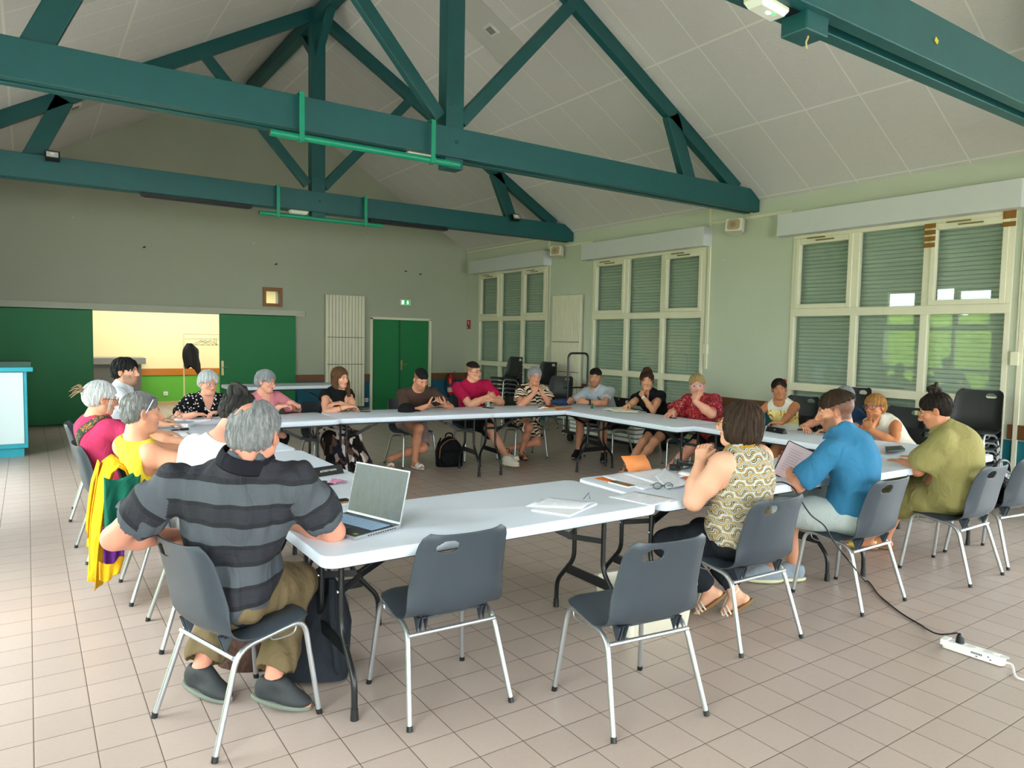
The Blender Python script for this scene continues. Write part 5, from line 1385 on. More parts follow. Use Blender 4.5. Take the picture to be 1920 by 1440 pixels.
# 1 ---------------------------------------------------------------- man in the striped polo
c = person('person', 'balding man in a navy and grey striped polo shirt, seen from behind by the laptop', dict(seat=(0.7, 3.04, 73), 
    hip=(.63, 3.03), hipz=.555, h=66, hc=30, headpos=at(479, 813, d=2.84), dneck=(-.02, 0, .035), head=(40, -6, 3), girth=1.27, belly=.05, shw=1.22, arm=1.28, legw=1.06, armlen=1.09, torso=1.06, neck=.070, **{'sh-1': (-.045, .01, -.04)}, vox=.008, fv=.004, skin='#cf9078', hs=1.08,
    R=dict(w=(.93, 3.12, .79), pole=(.9, -.6, -.7), d=(-.5, .8, 0), n=(0, 0, -1), curl=30), L=dict(w=(.50, 3.26, .745), pole=(-1, -.25, -.10), d=(.7, .2, -.6), n=(.3, -.2, -1), curl=25),
    RL=dict(a=(.84, 3.02, .12), toe=(.75, -.5, 0), pole=(.7, .65, .55), pitch=-12), LL=dict(a=(.60, 3.29, .12), toe=(.6, -.75, 0), pole=(.6, .8, .6), pitch=-12), fat=.006))
top(c, stripe_mat(), 'polo_shirt', .017, .60, (.096, .012), hem=-.085, loose=.020, seed=11, amp=.008, attr=stripe_attr(c)); collar(c, CM('navy_collar', '#14141d'), .046, .022, .25)
bottom(c, CM('khaki_trousers', '#6d5d43', fold=.7), 'trousers', .012, 1.80, .022, 12, .005, cuff=1)
shoes(c, 'sneaker', mat('charcoal_trail_shoe', '#2b2e31', .7, var=.3, vscale=60), mat('sage_sole', '#6b7267', .7))
for q in (1, -1):
    hj, kn, ank, toe, A_, ft, fu, fr_ = c['legs'][q]; S_ = Sdf(); S_.ell(ank-ft*.035-fu*.02, (.020, .028, .050), np.stack([fr_, ft, fu]), .01); S_.half(ank-fu*.068, -fu); S_.half(ank+fu*.008, fu)
    sh_ = [o for o in c['root'].children if o.name.startswith('shoe')][0 if q == 1 else 1]; sdf_obj('heel_panel', S_, .005, mat('orange_panel', '#d9502a', .7), sh_, (), None, None, None, c['base'])
hair(c, G_mix, 'short', 3, .05, .010, amp=.005, cut=(((-.034, -.052, .092), (.052, .058, .050)), ((.0, .055, .105), (.066, .075, .048)), ((-.02, .0, .13), (.045, .06, .035)))); 
S_ = c
# 2 ---------------------------------------------------------------- woman in white, mostly hidden
c = person('person', 'woman in a white top, dark greying hair pinned up, behind the man in stripes', dict(seat=(.755, 4.08, 90), fem=True,
    hip=(.70, 4.08), h=85, hc=62, headpos=at(447, 776, d=3.86), head=(58, -32, 0), girth=1.22, shw=1.12, arm=1.15, vox=.009, fv=.0055, skin='#e0a48e', dneck=(-.06, -.03, -.02),
    R=dict(w=(1.02, 3.85, .79), d=(.9, .3, 0)), L=dict(w=(1.02, 4.25, .79), d=(.9, -.2, 0)), RL=dict(a=(.95, 4.0, .09)), LL=dict(a=(.95, 4.25, .09))))
top(c, CM('white_top', '#e9ebf0', fold=.5), 'top', .013, .25, (.105, .02), seed=21, amp=.005); bottom(c, CM('dark_denim', '#23262e'), 'trousers', .012, 1.9); shoes(c, 'sneaker', CM('white_canvas', '#d9d9d6'), M_wplast)
hair(c, G_dgrey, 'updo', 5, .058, .012, amp=.005); bun(c, G_dgrey, (0, -.07, .090), .048, 3, 10)
strands(c, G_dgrey, [[(-.03, -.09, -.03), (-.06, -.10, -.06), (-.05, -.11, -.10)], [(.03, -.09, -.03), (.05, -.12, -.05), (.07, -.11, -.09)], [(0, -.1, -.02), (.01, -.13, -.05), (-.01, -.14, -.09)]], .003)
# 3 ---------------------------------------------------------------- woman in yellow
c = person('person', 'woman in a yellow sleeveless top, cropped grey hair, sunglasses pushed up on her head', dict(seat=(.70, 4.855, 89), fem=True,
    hip=(.64, 4.86), h=84, hc=72, headpos=at(266, 773, d=4.27), head=(84, -4, 0), dneck=(0, 0, -.03), girth=1.40, belly=.03, shw=1.13, arm=1.42, legw=1.1, vox=.009, fv=.0045, skin='#d79c80', hs=1.05, fat=.007, crop=('#8f8f90', .85, .058, '#4b4947'), brow='#6a5a50', neck=.062,
    R=dict(w=(1.05, 4.50, .79), pole=(.2, -1, -.8), d=(.9, .3, 0)), L=dict(w=(1.02, 5.0, .79), d=(.9, -.2, 0)), RL=dict(a=(.9, 4.75, .09)), LL=dict(a=(.9, 4.98, .09))))
top(c, CM('yellow_top', '#e8cf3c', fold=.5), 'top', .014, 0, (.098, .0), seed=31, amp=.005, tank=.064, hem=-.12); bottom(c, CM('yellow_trousers', '#cdb944'), 'trousers', .012, 1.85, .02, 32); shoes(c, 'sneaker', CM('white_canvas', '#d9d9d6'), M_wplast)
hair(c, hair_mat('cropped_grey_hair', '#5c5a59', '#b9babc', 130), 'short', 7, .056, .003, amp=.002); glasses(c, M_silver, .025, 'sq', .0022, up=(.056, .098))
# 4 ---------------------------------------------------------------- woman in pink
c = person('person', 'woman in a raspberry T-shirt, silver hair tied up, patterned strap across her back', dict(seat=(.52, 5.855, 85), fem=True,
    hip=(.47, 5.85), h=85, hc=72, headpos=at(190, 748, d=5.05), head=(80, -8, 0), girth=1.12, shw=1.08, arm=1.1, vox=.010, fv=.005, skin='#dba183', brow='#a8927e',
    R=dict(w=(1.0, 5.55, .79), pole=(.1, -1, -.8), d=(.9, .3, 0)), L=dict(w=(1.0, 6.0, .79), d=(.9, -.2, 0)), RL=dict(a=(.88, 5.72, .09)), LL=dict(a=(.88, 5.98, .09))))
PINK = top(c, CM('raspberry_tee', '#b9355f', fold=.6), 't_shirt', .013, .7, (.088, .0), seed=41, amp=.006, hem=-.10); bottom(c, CM('dark_denim', '#23262e'), 'trousers', .012, 1.9); shoes(c, 'sneaker', CM('white_canvas', '#d9d9d6'), M_wplast)
hair(c, G_white, 'updo', 9, .060, .013, amp=.005); bun(c, G_white, (0, -.100, .040), .030, 5, 5)
strands(c, hair_mat('light_brown_tips', '#6a5238', '#c3ab86'), [[(0, -.12, .045), (x_, -.16, .06+z_), (x_*1.6, -.20, .03+z_*1.3)] for x_, z_ in ((-.03, .0), (0, .02), (.03, .0), (.015, -.03), (-.02, -.025), (.04, .03))], .007)
strands(c, G_white, [[(.060, .06, .055), (.078, .050, .0), (.072, .040, -.09)], [(.066, .05, .05), (.083, .035, -.02), (.076, .03, -.10)]], .005); glasses(c, M_tort, .024, 'round', .002)
R_, F_, U_ = c['Mc']; p_ = lambda a, b, d_: c['p2']*(1-d_)+c['p3']*d_+R_*a+F_*b
t = NT('strap_pattern'); v = t.coord(); n = t.noise(v, 38, 3, .6, dist=1.5); t.bsdf(t.ramp(n, [(0, '#20382c'), (.52, '#31503d'), (.56, '#b56a24'), (.66, '#1c1c16')], 'CONSTANT'), .8)
band_on(c, PINK, t.m, [p_(.10, .10, .95), p_(.105, .0, 1.02), p_(.09, -.12, .75), p_(.06, -.17, .35), p_(.02, -.18, -.05), p_(-.03, -.17, -.45)], .055, 'bag_strap')
# 5 ---------------------------------------------------------------- young man
c = person('person', 'young man with dark wavy hair and stubble in a pale T-shirt', dict(seat=(0.52, 7.15, 95), 
    hip=(0.525, 7.150), h=98, hc=105, headpos=at(237, 697, d=6.42), head=(128, 2, 0), girth=.95, vox=.010, fv=.005, skin='#dba98c', beard=('#3a2c24', .5), brow='#15100d', s=1.02,
    R=dict(w=(.98, 6.85, .79), d=(.9, .2, 0)), L=dict(w=(.98, 7.2, .79), d=(.9, -.2, 0)), RL=dict(a=(.86, 7.0, .09)), LL=dict(a=(.86, 7.25, .09))))
top(c, CM('pale_tee', '#d5dae4'), 't_shirt', .014, .6, (.088, .005), seed=51); bottom(c, CM('dark_denim', '#23262e'), 'trousers', .012, 1.9); shoes(c, 'sneaker', CM('white_canvas', '#d9d9d6'), M_wplast); hair(c, G_black, 'short', 13, .052, .014, amp=.007, face=.060)
# 6 ---------------------------------------------------------------- elderly woman, floral
c = person('person', 'elderly white-haired woman in glasses and a black blouse with small white flowers', dict(seat=(1.5, 8.12, 180), fem=True,
    hip=(1.500, 8.115), h=180, hc=176, headpos=at(391, 718, y=7.80), head=(164, -8, 0), girth=1.22, shw=1.12, arm=1.2, vox=.010, fv=.005, skin='#d99d86', brow='#b0a59c', fat=.006, bust=1.15,
    R=dict(w=(1.36, 7.58, .79), pole=(-1, .1, -.8), d=(1, -.1, 0), n=(0, 0, -1), curl=35), L=dict(w=(1.60, 7.55, .80), pole=(1, .2, -.8), d=(-.9, -.2, .1), n=(0, 0, -1), curl=35), RL=dict(a=(1.4, 7.75, .09)), LL=dict(a=(1.6, 7.75, .09))))
top(c, print_mat('black_floral', p_floral), 'blouse', .015, .62, (.080, .0), vneck=.10, seed=61, loose=.02); bottom(c, CM('black_trousers', '#17171a'), 'trousers', .012, 1.9); shoes(c, 'sneaker', CM('black_shoe', '#17171a'), M_black); hair(c, G_white, 'short', 15, .058, .017, amp=.006); glasses(c, M_silver, .022, 'sq', .0014)
# 7 ---------------------------------------------------------------- elderly woman, pink
c = person('person', 'elderly grey-haired woman in glasses and a light pink T-shirt with a dark watch', dict(seat=(2.12, 8.12, 178), fem=True,
    hip=(2.120, 8.115), h=178, hc=165, headpos=at(499, 716, y=7.82), head=(140, -6, -3), girth=1.15, shw=1.1, arm=1.1, vox=.010, fv=.005, skin='#dfa28c', brow='#8a7c74', bust=1.15,
    R=dict(w=(2.20, 7.62, .83), pole=(-.8, .2, -.9), d=(.75, -.2, .15), n=(.1, .2, -1), curl=40), L=dict(w=(2.42, 7.68, .82), pole=(1, .2, -.8), d=(-.7, -.1, .5), n=(-.5, .3, -.5), curl=50), RL=dict(a=(2.0, 7.75, .09)), LL=dict(a=(2.2, 7.75, .09))))
top(c, CM('light_pink_tee', '#cf7f8c', fold=.6), 't_shirt', .014, .72, (.090, .0), vneck=.06, seed=71, loose=.02); bottom(c, CM('black_trousers', '#17171a'), 'trousers', .012, 1.9); shoes(c, 'sneaker', CM('black_shoe', '#17171a'), M_black); hair(c, G_grey, 'short', 17, .060, .017, amp=.006, extra=(((.03, .03, .115), (.03, .035, .02), .015),)); glasses(c, M_silver, .021, 'sq', .0014); wristband(c, -1, M_black, .014)
# 8 ---------------------------------------------------------------- woman, black top
c = person('person', 'woman with long brown hair, black cap-sleeved top and leaf-print trousers, arms folded', dict(seat=(2.86, 8.08, 176), fem=True,
    hip=(2.860, 8.075), h=176, hc=168, headpos=at(638, 708, y=7.86), head=(158, -6, 4), girth=.98, vox=.010, fv=.005, skin='#dfa588', brow='#5a4030', bust=1.05, shw=1.1,
    R=dict(w=(2.93, 7.60, .80), pole=(-1, .1, -.7), d=(1, -.05, .05), n=(0, 0, -1)), L=dict(w=(2.88, 7.66, .84), pole=(1, .1, -.7), d=(-1, -.15, -.05), n=(0, .2, -1)), RL=dict(a=(2.80, 7.45, .10)), LL=dict(a=(3.06, 7.50, .10))))
top(c, CM('black_top', '#121216', fold=.5), 'top', .012, .16, (.072, .0), seed=81, tank=None, loose=.02); skirt(c, print_mat('leaf_print', p_leaves), 'wide_trousers', .022, .93, 1.0, .05, 82); shoes(c, 'slide', CM('tan_leather', '#b9a58c'), mat('cream_sole', '#cfc8b4', .6)); hair(c, G_brown, 'long', 19, .060, .010, amp=.004); wristband(c, 1, M_gold, .004, None, 'bracelet', .4)
# 9 ---------------------------------------------------------------- man, brown T-shirt
c = person('person', 'short-haired man in a brown T-shirt and slides looking down at his phone', dict(seat=(3.95, 8.05, 176), 
    hip=(3.950, 8.045), h=178, hc=182, headpos=at(789, 711, y=7.60), head=(176, -30, 3), girth=1.04, shw=1.06, arm=1.05, vox=.010, fv=.005, skin='#d09273', crop=('#2b2622', .8, .056, '#241d18'), beard=('#6a4a38', .35), s=1.02,
    R=dict(w=(3.86, 7.46, .785), pole=(-1, .2, -.6), d=(.7, -.35, .25), n=(.3, .35, .6), curl=38, tn=50), L=dict(w=(4.08, 7.42, .79), pole=(1, .2, -.6), d=(-.7, -.30, .25), n=(-.2, .35, .7), curl=38, tn=50), RL=dict(a=(3.86, 7.75, .10), toe=(.1, -1, 0), toes=1, pole=(-.1, -1, .6)), LL=dict(a=(3.63, 7.98, .10), toe=(-.3, -1, 0), toes=1, pole=(.9, -.8, .3))))
top(c, CM('brown_tee', '#4a3730', fold=.6), 't_shirt', .013, .62, (.088, .002), seed=91); bottom(c, CM('taupe_shorts', '#8d7a76'), 'shorts', .012, .82, .03, 92); shoes(c, 'slide', mat('white_slide', '#e4e0da', .5), mat('white_slide_sole', '#dcd8d2', .5)); hair(c, G_black, 'short', 23, .058, .004, amp=.003, face=.066, top=.062)
PH = c
# 10 --------------------------------------------------------------- man, magenta
c = person('person', 'short-haired man in glasses and a magenta T-shirt sitting back with arms crossed', dict(seat=(4.84, 8.02, 183), 
    hip=(4.840, 8.015), h=183, hc=180, headpos=at(888, 696, y=7.86), head=(160, -3, 8), girth=1.08, shw=1.12, arm=1.22, vox=.010, fv=.005, skin='#dba083', crop=('#3a2c24', .75, .058, '#241a14'), s=1.05, brow='#4a3426',
    R=dict(w=(4.83, 7.66, .85), pole=(-1, .2, -.5), d=(.9, .15, .25), n=(.1, .8, -.5)), L=dict(w=(4.86, 7.62, .815), pole=(1, .2, -.5), d=(-1, .0, .05), n=(0, .4, -1)), RL=dict(a=(4.90, 7.30, .12), toe=(.2, -1, 0), pole=(.1, -1, .8), pitch=25), LL=dict(a=(4.84, 7.14, .10), toe=(.25, -1, 0), pole=(.2, -1, .8))))
top(c, CM('magenta_tee', '#a3123f', fold=.6), 't_shirt', .013, .62, (.080, .0), seed=101); bottom(c, CM('black_shorts', '#15151a'), 'shorts', .012, .8, .02, 102); shoes(c, 'sneaker', CM('cream_trainer', '#c9c3b4'), mat('cream_sole', '#cfc8b4', .6)); hair(c, G_dark, 'short', 25, .056, .004, amp=.003, face=.066, top=.066); glasses(c, M_black, .021, 'sq', .0016)
# 11 --------------------------------------------------------------- woman, palm print dress
c = person('person', 'grey-haired woman in a cream and brown palm print dress resting her chin on clasped hands', dict(seat=(5.55, 7.86, 190), fem=True,
    hip=(5.549, 7.855), h=192, hc=196, headpos=at(1003, 706, y=7.52), head=(200, -4, 0), girth=1.14, shw=1.1, arm=1.15, vox=.010, fv=.005, skin='#cf9277', brow='#7c7168',
    R=dict(w=at(1002, 737, y=7.36), pole=(-.7, -.2, -1), d=(.35, .1, .9), n=(.4, .6, -.2), curl=55), L=dict(w=at(1016, 738, y=7.36), pole=(.8, -.2, -1), d=(-.35, .1, .9), n=(-.4, .6, -.2), curl=55), RL=dict(a=(5.40, 7.70, .10), toe=(-.2, -1, 0), toes=1, pole=(-.2, -1, .7)), LL=dict(a=(5.30, 7.85, .12), toe=(-.5, -.9, 0), toes=1, pole=(.9, -.9, .3))))
M_palm = print_mat('palm_print', p_palm); top(c, M_palm, 'dress_top', .018, .55, (.088, .0), vneck=.05, seed=111, loose=.035, hem=-.06); skirt(c, M_palm, 'dress_skirt', .02, 0, .86, .05, 112); shoes(c, 'sandal', mat('black_leather', '#141214', .5), mat('brown_sole', '#3a2c26', .6)); hair(c, G_grey, 'short', 27, .066, .014, amp=.005, face=.066); glasses(c, M_silver, .021, 'round', .0012)
# 12 --------------------------------------------------------------- man, grey polo
c = person('person', 'dark-haired man in a pale grey polo shirt with a maroon crest leaning on the table', dict(seat=(6.55, 7.25, 262), 
    hip=(6.545, 7.249), h=258, hc=246, headpos=at(1116, 708, x=6.22), head=(226, -2, -4), girth=1.02, shw=1.05, vox=.010, fv=.005, skin='#c08a6c', crop=('#151210', .9, .058, '#120f0e'), beard=('#3a2820', .45), brow='#17100c', s=1.0,
    R=dict(w=(5.86, 7.28, .80), pole=(.1, 1, -.8), d=(-.6, -.5, .15), n=(.3, -.7, -.5), curl=45), L=dict(w=(5.90, 6.98, .80), pole=(.3, -1, -.7), d=(-.6, .6, .15), n=(.3, .7, -.5), curl=45), RL=dict(a=(6.10, 7.38, .10), toe=(-.9, -.5, 0)), LL=dict(a=(6.25, 7.02, .10), toe=(-.7, -.7, 0))))
top(c, CM('pale_grey_polo', '#a9aeb6', fold=.6), 'polo_shirt', .013, .62, (.078, .0), seed=121); collar(c, CM('pale_grey_polo', '#a9aeb6'), .034, .012, .35); bottom(c, CM('black_shorts', '#15151a'), 'shorts', .012, .85, .02, 122); shoes(c, 'sneaker', CM('black_trainer', '#1a1a1d'), mat('charcoal_sole', '#3a3a3a', .6)); hair(c, G_black, 'short', 29, .056, .007, amp=.004, face=.066, top=.055); wristband(c, -1, M_black, .012, M_black)
R_, F_, U_ = c['Mc']; mb = MB(); b_ = np.array(c['base'])
cc_ = c['p2']+F_*.128-R_*.06+U_*.05-b_
for x_, z_, w_, h_ in ((-.018, .0, .008, .05), (.018, .0, .008, .05), (0, .022, .04, .008), (0, -.022, .04, .008), (0, .0, .012, .03), (0, .045, .03, .012)): mb.add([tuple(cc_+R_*(x_+a_*w_/2)+U_*(z_+e_*h_/2)+F_*.004) for a_, e_ in ((-1, -1), (1, -1), (1, 1), (-1, 1))], [(0, 1, 2, 3)])
mb.build('crest', mat('maroon_print', '#6a1c34', .8), c['root'], solid=.002)
# 13 --------------------------------------------------------------- woman, curly updo
c = person('person', 'woman with a curly brown updo in a black V-neck top writing with her right hand', dict(seat=(6.62, 6.3, 268), fem=True,
    hip=(6.615, 6.300), h=268, hc=250, headpos=at(1213, 714, x=6.33), head=(224, -2, 3), girth=.96, vox=.010, fv=.005, skin='#cf9878', brow='#2a1a12',
    R=dict(w=at(1180, 758, x=5.98), pole=(.3, 1, -.7), d=(-.7, -.1, -.2), n=(0, -.3, -1), curl=45), L=dict(w=at(1205, 742, x=6.22), pole=(.1, -.9, -1), d=(.3, .7, .4), n=(.7, .0, -.2), curl=40), RL=dict(a=(5.95, 6.26, .11), toe=(-.9, -.4, 0), toes=1), LL=dict(a=(5.72, 5.98, .11), toe=(-.9, -.5, 0), toes=1)))
top(c, CM('black_linen_top', '#111114', fold=.5), 'top', .013, .28, (.080, .0), vneck=.09, seed=131, loose=.03); bottom(c, CM('black_shorts', '#15151a'), 'shorts', .011, .55, .02, 132); shoes(c, 'strappy', mat('black_leather', '#141214', .5), mat('brown_sole', '#3a2c26', .6)); G_curl = hair_mat('curly_brown_hair', '#1c0f0a', '#5a3524'); hair(c, G_curl, 'updo', 31, .058, .012, amp=.008); bun(c, G_curl, (0, -.025, .108), .050, 9, 15); wristband(c, -1, mat('white_watch_strap', '#d9d6d0', .5), .011, M_black)
strands(c, G_curl, [[(.07, .03, .03), (.085, .03, -.03), (.075, .02, -.07)], [(-.07, .03, .03), (-.085, .03, -.03), (-.075, .02, -.07)]], .005)
# 14 --------------------------------------------------------------- woman, red paisley
c = person('person', 'woman with short blonde hair in a red paisley blouse, hand over her mouth', dict(seat=(6.68, 5.52, 270), fem=True,
    hip=(6.675, 5.520), h=270, hc=256, headpos=at(1307, 722, x=6.36), head=(228, -4, 4), girth=1.38, belly=.05, shw=1.2, arm=1.4, legw=1.25, vox=.010, fv=.005, skin='#d69b84', brow='#8a6a48', hs=1.04, fat=.009, bust=1.2,
    R=dict(w=at(1262, 773, x=6.02), pole=(.3, 1, -.6), d=(-.8, -.1, -.15), n=(0, 0, -1), curl=18), L=dict(w=at(1303, 752, x=6.12), pole=(.0, -.9, -1), d=(.25, .15, .95), n=(.8, .1, -.2), curl=28), RL=dict(a=(5.86, 5.62, .10), toe=(-.9, -.4, 0)), LL=dict(a=(5.95, 5.25, .10), toe=(-.9, -.4, 0))))
top(c, print_mat('red_paisley', p_paisley), 'blouse', .018, .72, (.085, .0), vneck=.05, seed=141, loose=.035, amp=.006); bottom(c, CM('black_shorts', '#15151a'), 'shorts', .012, .62, .02, 142); shoes(c, 'sandal', mat('black_leather', '#141214', .5), mat('brown_sole', '#3a2c26', .6)); hair(c, G_blond, 'short', 33, .058, .012, amp=.004); glasses(c, M_purp, .024, 'round', .0028)
# 15 --------------------------------------------------------------- woman, red flower
c = person('person', 'woman with a red flower in her dark hair and a printed white tank top', dict(seat=(6.86, 4.72, 270), fem=True,
    hip=(6.855, 4.720), h=270, hc=250, headpos=at(1461, 730, x=6.70), head=(232, -1, 5), girth=.96, vox=.010, fv=.005, skin='#b87a56', brow='#241610', hs=.96,
    R=dict(w=(6.30, 4.82, .79), pole=(.3, 1, -.7), d=(-.5, -.7, 0)), L=dict(w=(6.34, 4.44, .79), pole=(.4, -1, -.7), d=(-.4, .8, 0)), RL=dict(a=(6.42, 4.82, .09)), LL=dict(a=(6.42, 4.6, .09))))
top(c, print_mat('white_tank_print', p_graphic, fold=.4), 'tank_top', .012, 0, (.082, .0), seed=151, tank=.066, scoop=.05); bottom(c, CM('black_shorts', '#15151a'), 'shorts', .012, .7); shoes(c, 'sandal', mat('black_leather', '#141214', .5), mat('brown_sole', '#3a2c26', .6)); hair(c, G_dark, 'updo', 35, .060, .007, amp=.003); bun(c, G_dark, (-.02, -.10, .02), .035, 4)
mb = MB()
for k_ in range(7): a_ = k_*.9; mb.sphere(tuple(c['hw'](-.062+.016*math.cos(a_), -.035+.014*math.sin(a_), .088+.008*(k_ % 3))-np.array(c['base'])), (.013, .013, .010), nu=10, nv=6)
mb.build('flower_clip', mat('flower_red', '#b3152c', .6), c['root']); strands(c, M_black, [[(-.05, .04, -.13), (-.02, .09, -.19), (0, .10, -.24), (.02, .09, -.19), (.05, .04, -.13)]], .0015, 'necklace')
# 16 --------------------------------------------------------------- hidden person
c = person('person', 'person with grey hair in a navy top, mostly hidden behind the man in blue', dict(seat=(6.9, 4.02, 270), fem=True,
    hip=(6.895, 4.020), h=270, hc=268, headpos=at(1583, 748, x=6.66), head=(262, -8, 0), girth=1.1, vox=.012, fv=.006, skin='#cf9277', hs=1.0,
    R=dict(w=(6.22, 4.14, .79), pole=(.3, 1, -.7), d=(-.5, -.7, 0)), L=dict(w=(6.28, 3.85, .79), pole=(.4, -1, -.7), d=(-.4, .8, 0)), RL=dict(a=(6.42, 4.1, .09)), LL=dict(a=(6.42, 3.9, .09))))
top(c, CM('navy_tee', '#1c3556'), 't_shirt', .013, .6, (.085, .0), seed=161); bottom(c, CM('black_trousers', '#17171a'), 'trousers', .012, 1.9); shoes(c, 'sneaker', CM('black_shoe', '#17171a'), M_black); hair(c, G_grey, 'short', 37, .060, .012, amp=.005)
# 17 --------------------------------------------------------------- woman, strawberry blonde
c = person('person', 'woman with strawberry blonde hair, blue glasses and cream tank top, hand at chin', dict(seat=(6.88, 3.5, 270), fem=True,
    hip=(6.875, 3.500), h=268, hc=262, headpos=at(1640, 763, x=6.62), head=(272, 0, 3), girth=1.1, arm=1.1, vox=.010, fv=.005, skin='#b9794f', brow='#6a4a30',
    R=dict(w=at(1635, 800, x=6.40), pole=(-.2, 1, -1), d=(.2, -.1, .95), n=(.8, .0, .2), curl=42), L=dict(w=at(1632, 806, x=6.36), pole=(.3, -1, -.8), d=(.1, .4, .8), n=(.7, .2, .1), curl=45), RL=dict(a=(6.42, 3.6, .09)), LL=dict(a=(6.42, 3.4, .09))))
top(c, CM('cream_tank', '#cfc9bc'), 'tank_top', .013, 0, (.085, .0), seed=171, tank=.068, scoop=.04); bottom(c, CM('grey_trousers', '#4a4a4c'), 'trousers', .012, 1.9); shoes(c, 'sneaker', CM('black_shoe', '#17171a'), M_black); hair(c, G_ginger, 'bowl', 39, .062, .013, amp=.005, part=.03); glasses(c, M_bluefr, .024, 'round', .0026)
# 18 --------------------------------------------------------------- woman, patterned top
c = person('person', 'woman with a brown bob in a mustard and grey patterned sleeveless top, hands clasped', dict(seat=(3.235, 2.49, 2), fem=True,
    hip=(3.235, 2.495), h=-14, hc=-4, headpos=at(1386, 796, d=3.88), head=(-30, 4, 0), girth=1.40, shw=1.20, arm=1.5, armlen=.93, legw=1.12, vox=.008, fv=.0035, skin='#e0ab90', brow='#3a2a20', fat=.004, hs=1.03, bust=1.1,
    L=dict(w=at(1312, 868, d=3.92), pole=(-.5, -.3, -1), d=(.45, .25, .85), n=(.8, .2, -.3), curl=32), R=dict(w=at(1338, 868, d=4.05), pole=(.7, .3, -1), d=(-.35, .1, .9), n=(-.8, .1, -.2), curl=36), RL=dict(a=(3.42, 2.66, .13), toe=(-.5, .7, 0), pitch=-38, toes=1), LL=dict(a=(3.30, 2.76, .15), toe=(-.55, .7, 0), pitch=-42, pole=(-.8, .8, .5), toes=1)))
top(c, print_mat('retro_print', p_retro, fold=.4), 'sleeveless_top', .014, 0, (.074, -.004), seed=181, tank=.070, hem=-.06, amp=.004); bottom(c, CM('black_jeans', '#1c1f26'), 'jeans', .012, 1.86, .008, 182); shoes(c, 'sandal', mat('white_leather', '#dedad2', .5), mat('tan_cork', '#8a6238', .7))
hair(c, hair_mat('dark_brown_bob', '#17100d', '#5c4334'), 'bob', 41, .060, .014, amp=.006); glasses(c, M_gold, .021, 'sq', .0018); band(c, CM('mustard_binding', '#a8791e'), [tuple(c['p3']+c['Mc'][0]*math.cos(a_)*.078+c['Mc'][1]*(math.sin(a_)*.074-.0)+c['Mc'][2]*(.028-.012*math.sin(a_))) for a_ in np.linspace(PI*.98, PI*2.02, 9)], c['Mc'][2]*.010, 'neck_binding')
wristband(c, -1, mat('amber_bracelet', '#c99a5a', .3), .010, None, 'bracelet')
# 19 --------------------------------------------------------------- man in blue
c = person('person', 'bearded man in a blue linen shirt and pale shorts reading from a tablet', dict(seat=(4.305, 2.475, 0), 
    hip=(4.305, 2.480), h=-24, hc=-8, headpos=at(1567, 771, d=4.48), head=(-30, -12, 0), girth=1.08, shw=1.08, arm=1.08, vox=.008, fv=.0035, skin='#c98e70', crop=('#2a1d16', 1.0, .058, '#2b1f18'), beard=('#4a3a30', .7), brow='#2a1c14', s=1.05, hs=1.06,
    armlen=.97, L=dict(w=at(1480, 880, d=4.66), pole=(-.7, -.6, -.35), d=(.15, .85, .25), n=(.9, -.1, .1), curl=35, tn=10), R=dict(w=at(1532, 868, d=4.80), pole=(.9, .0, -.7), d=(-.6, .6, .1), n=(-.6, -.5, .4), curl=35), RL=dict(a=(4.26, 2.84, .10), toe=(-.75, .6, 0)), LL=dict(a=(4.10, 2.90, .10), toe=(-.75, .6, 0), pole=(-.7, .7, .6))))
M_lin = CM('blue_linen', '#33739a', fold=.8); top(c, M_lin, 'linen_shirt', .016, .74, (.074, .0), seed=191, loose=.02, hem=-.15, amp=.006); collar(c, M_lin, .036, .012, .3); bottom(c, CM('pale_shorts', '#b9c3c3', fold=.6), 'shorts', .013, .92, .02, 192); shoes(c, 'sneaker', CM('grey_boat_shoe', '#8d97a3'), mat('cream_boat_sole', '#d6d2b0', .6)); hair(c, hair_mat('short_brown_hair', '#1f150f', '#5a4334', 130), 'short', 43, .058, .008, amp=.004, face=.064, top=.040)
BL = c
# 20 --------------------------------------------------------------- woman in olive
c = person('person', 'woman in olive linen shirt and shorts with a dark topknot and gold glasses', dict(seat=(5.425, 2.37, 0), fem=True,
    hip=(5.425, 2.375), hipz=.56, h=-12, hc=-16, headpos=at(1753, 770, d=5.10), head=(-24, -22, 0), girth=1.34, belly=.04, shw=1.18, arm=1.3, legw=1.2, vox=.009, fv=.0045, skin='#c98a68', brow='#2a1a12', hs=1.04, s=1.04,
    armlen=.95, L=dict(w=at(1688, 866, d=5.3), pole=(-.6, -.7, -.3), d=(-.1, .95, -.05), n=(.2, 0, -1), curl=20), R=dict(w=at(1712, 858, d=5.55), pole=(.9, -.1, -.7), d=(-.5, .8, 0), n=(-.1, 0, -1), curl=20), RL=dict(a=(5.56, 2.92, .10), toe=(-.5, .85, 0), toes=1), LL=dict(a=(5.42, 2.98, .10), toe=(-.6, .8, 0), pole=(-.5, .8, .6), toes=1)))
M_ol = CM('olive_linen', '#948b58', fold=.75); top(c, M_ol, 'linen_shirt', .018, .72, (.078, .0), seed=201, loose=.035, hem=-.10, amp=.006); collar(c, M_ol, .03, .012, .4); bottom(c, M_ol, 'shorts', .016, .92, .03, 202); shoes(c, 'slide', mat('gold_leather', '#b9a24e', .35, .6), mat('tan_cork', '#8a6238', .7)); G_top = hair_mat('dark_topknot_hair', '#0f0a08', '#3a2a22'); hair(c, G_top, 'updo', 45, .060, .008, amp=.003); bun(c, G_top, (0, -.045, .138), .040, 6, 9); glasses(c, M_gold, .023, 'round', .0016)
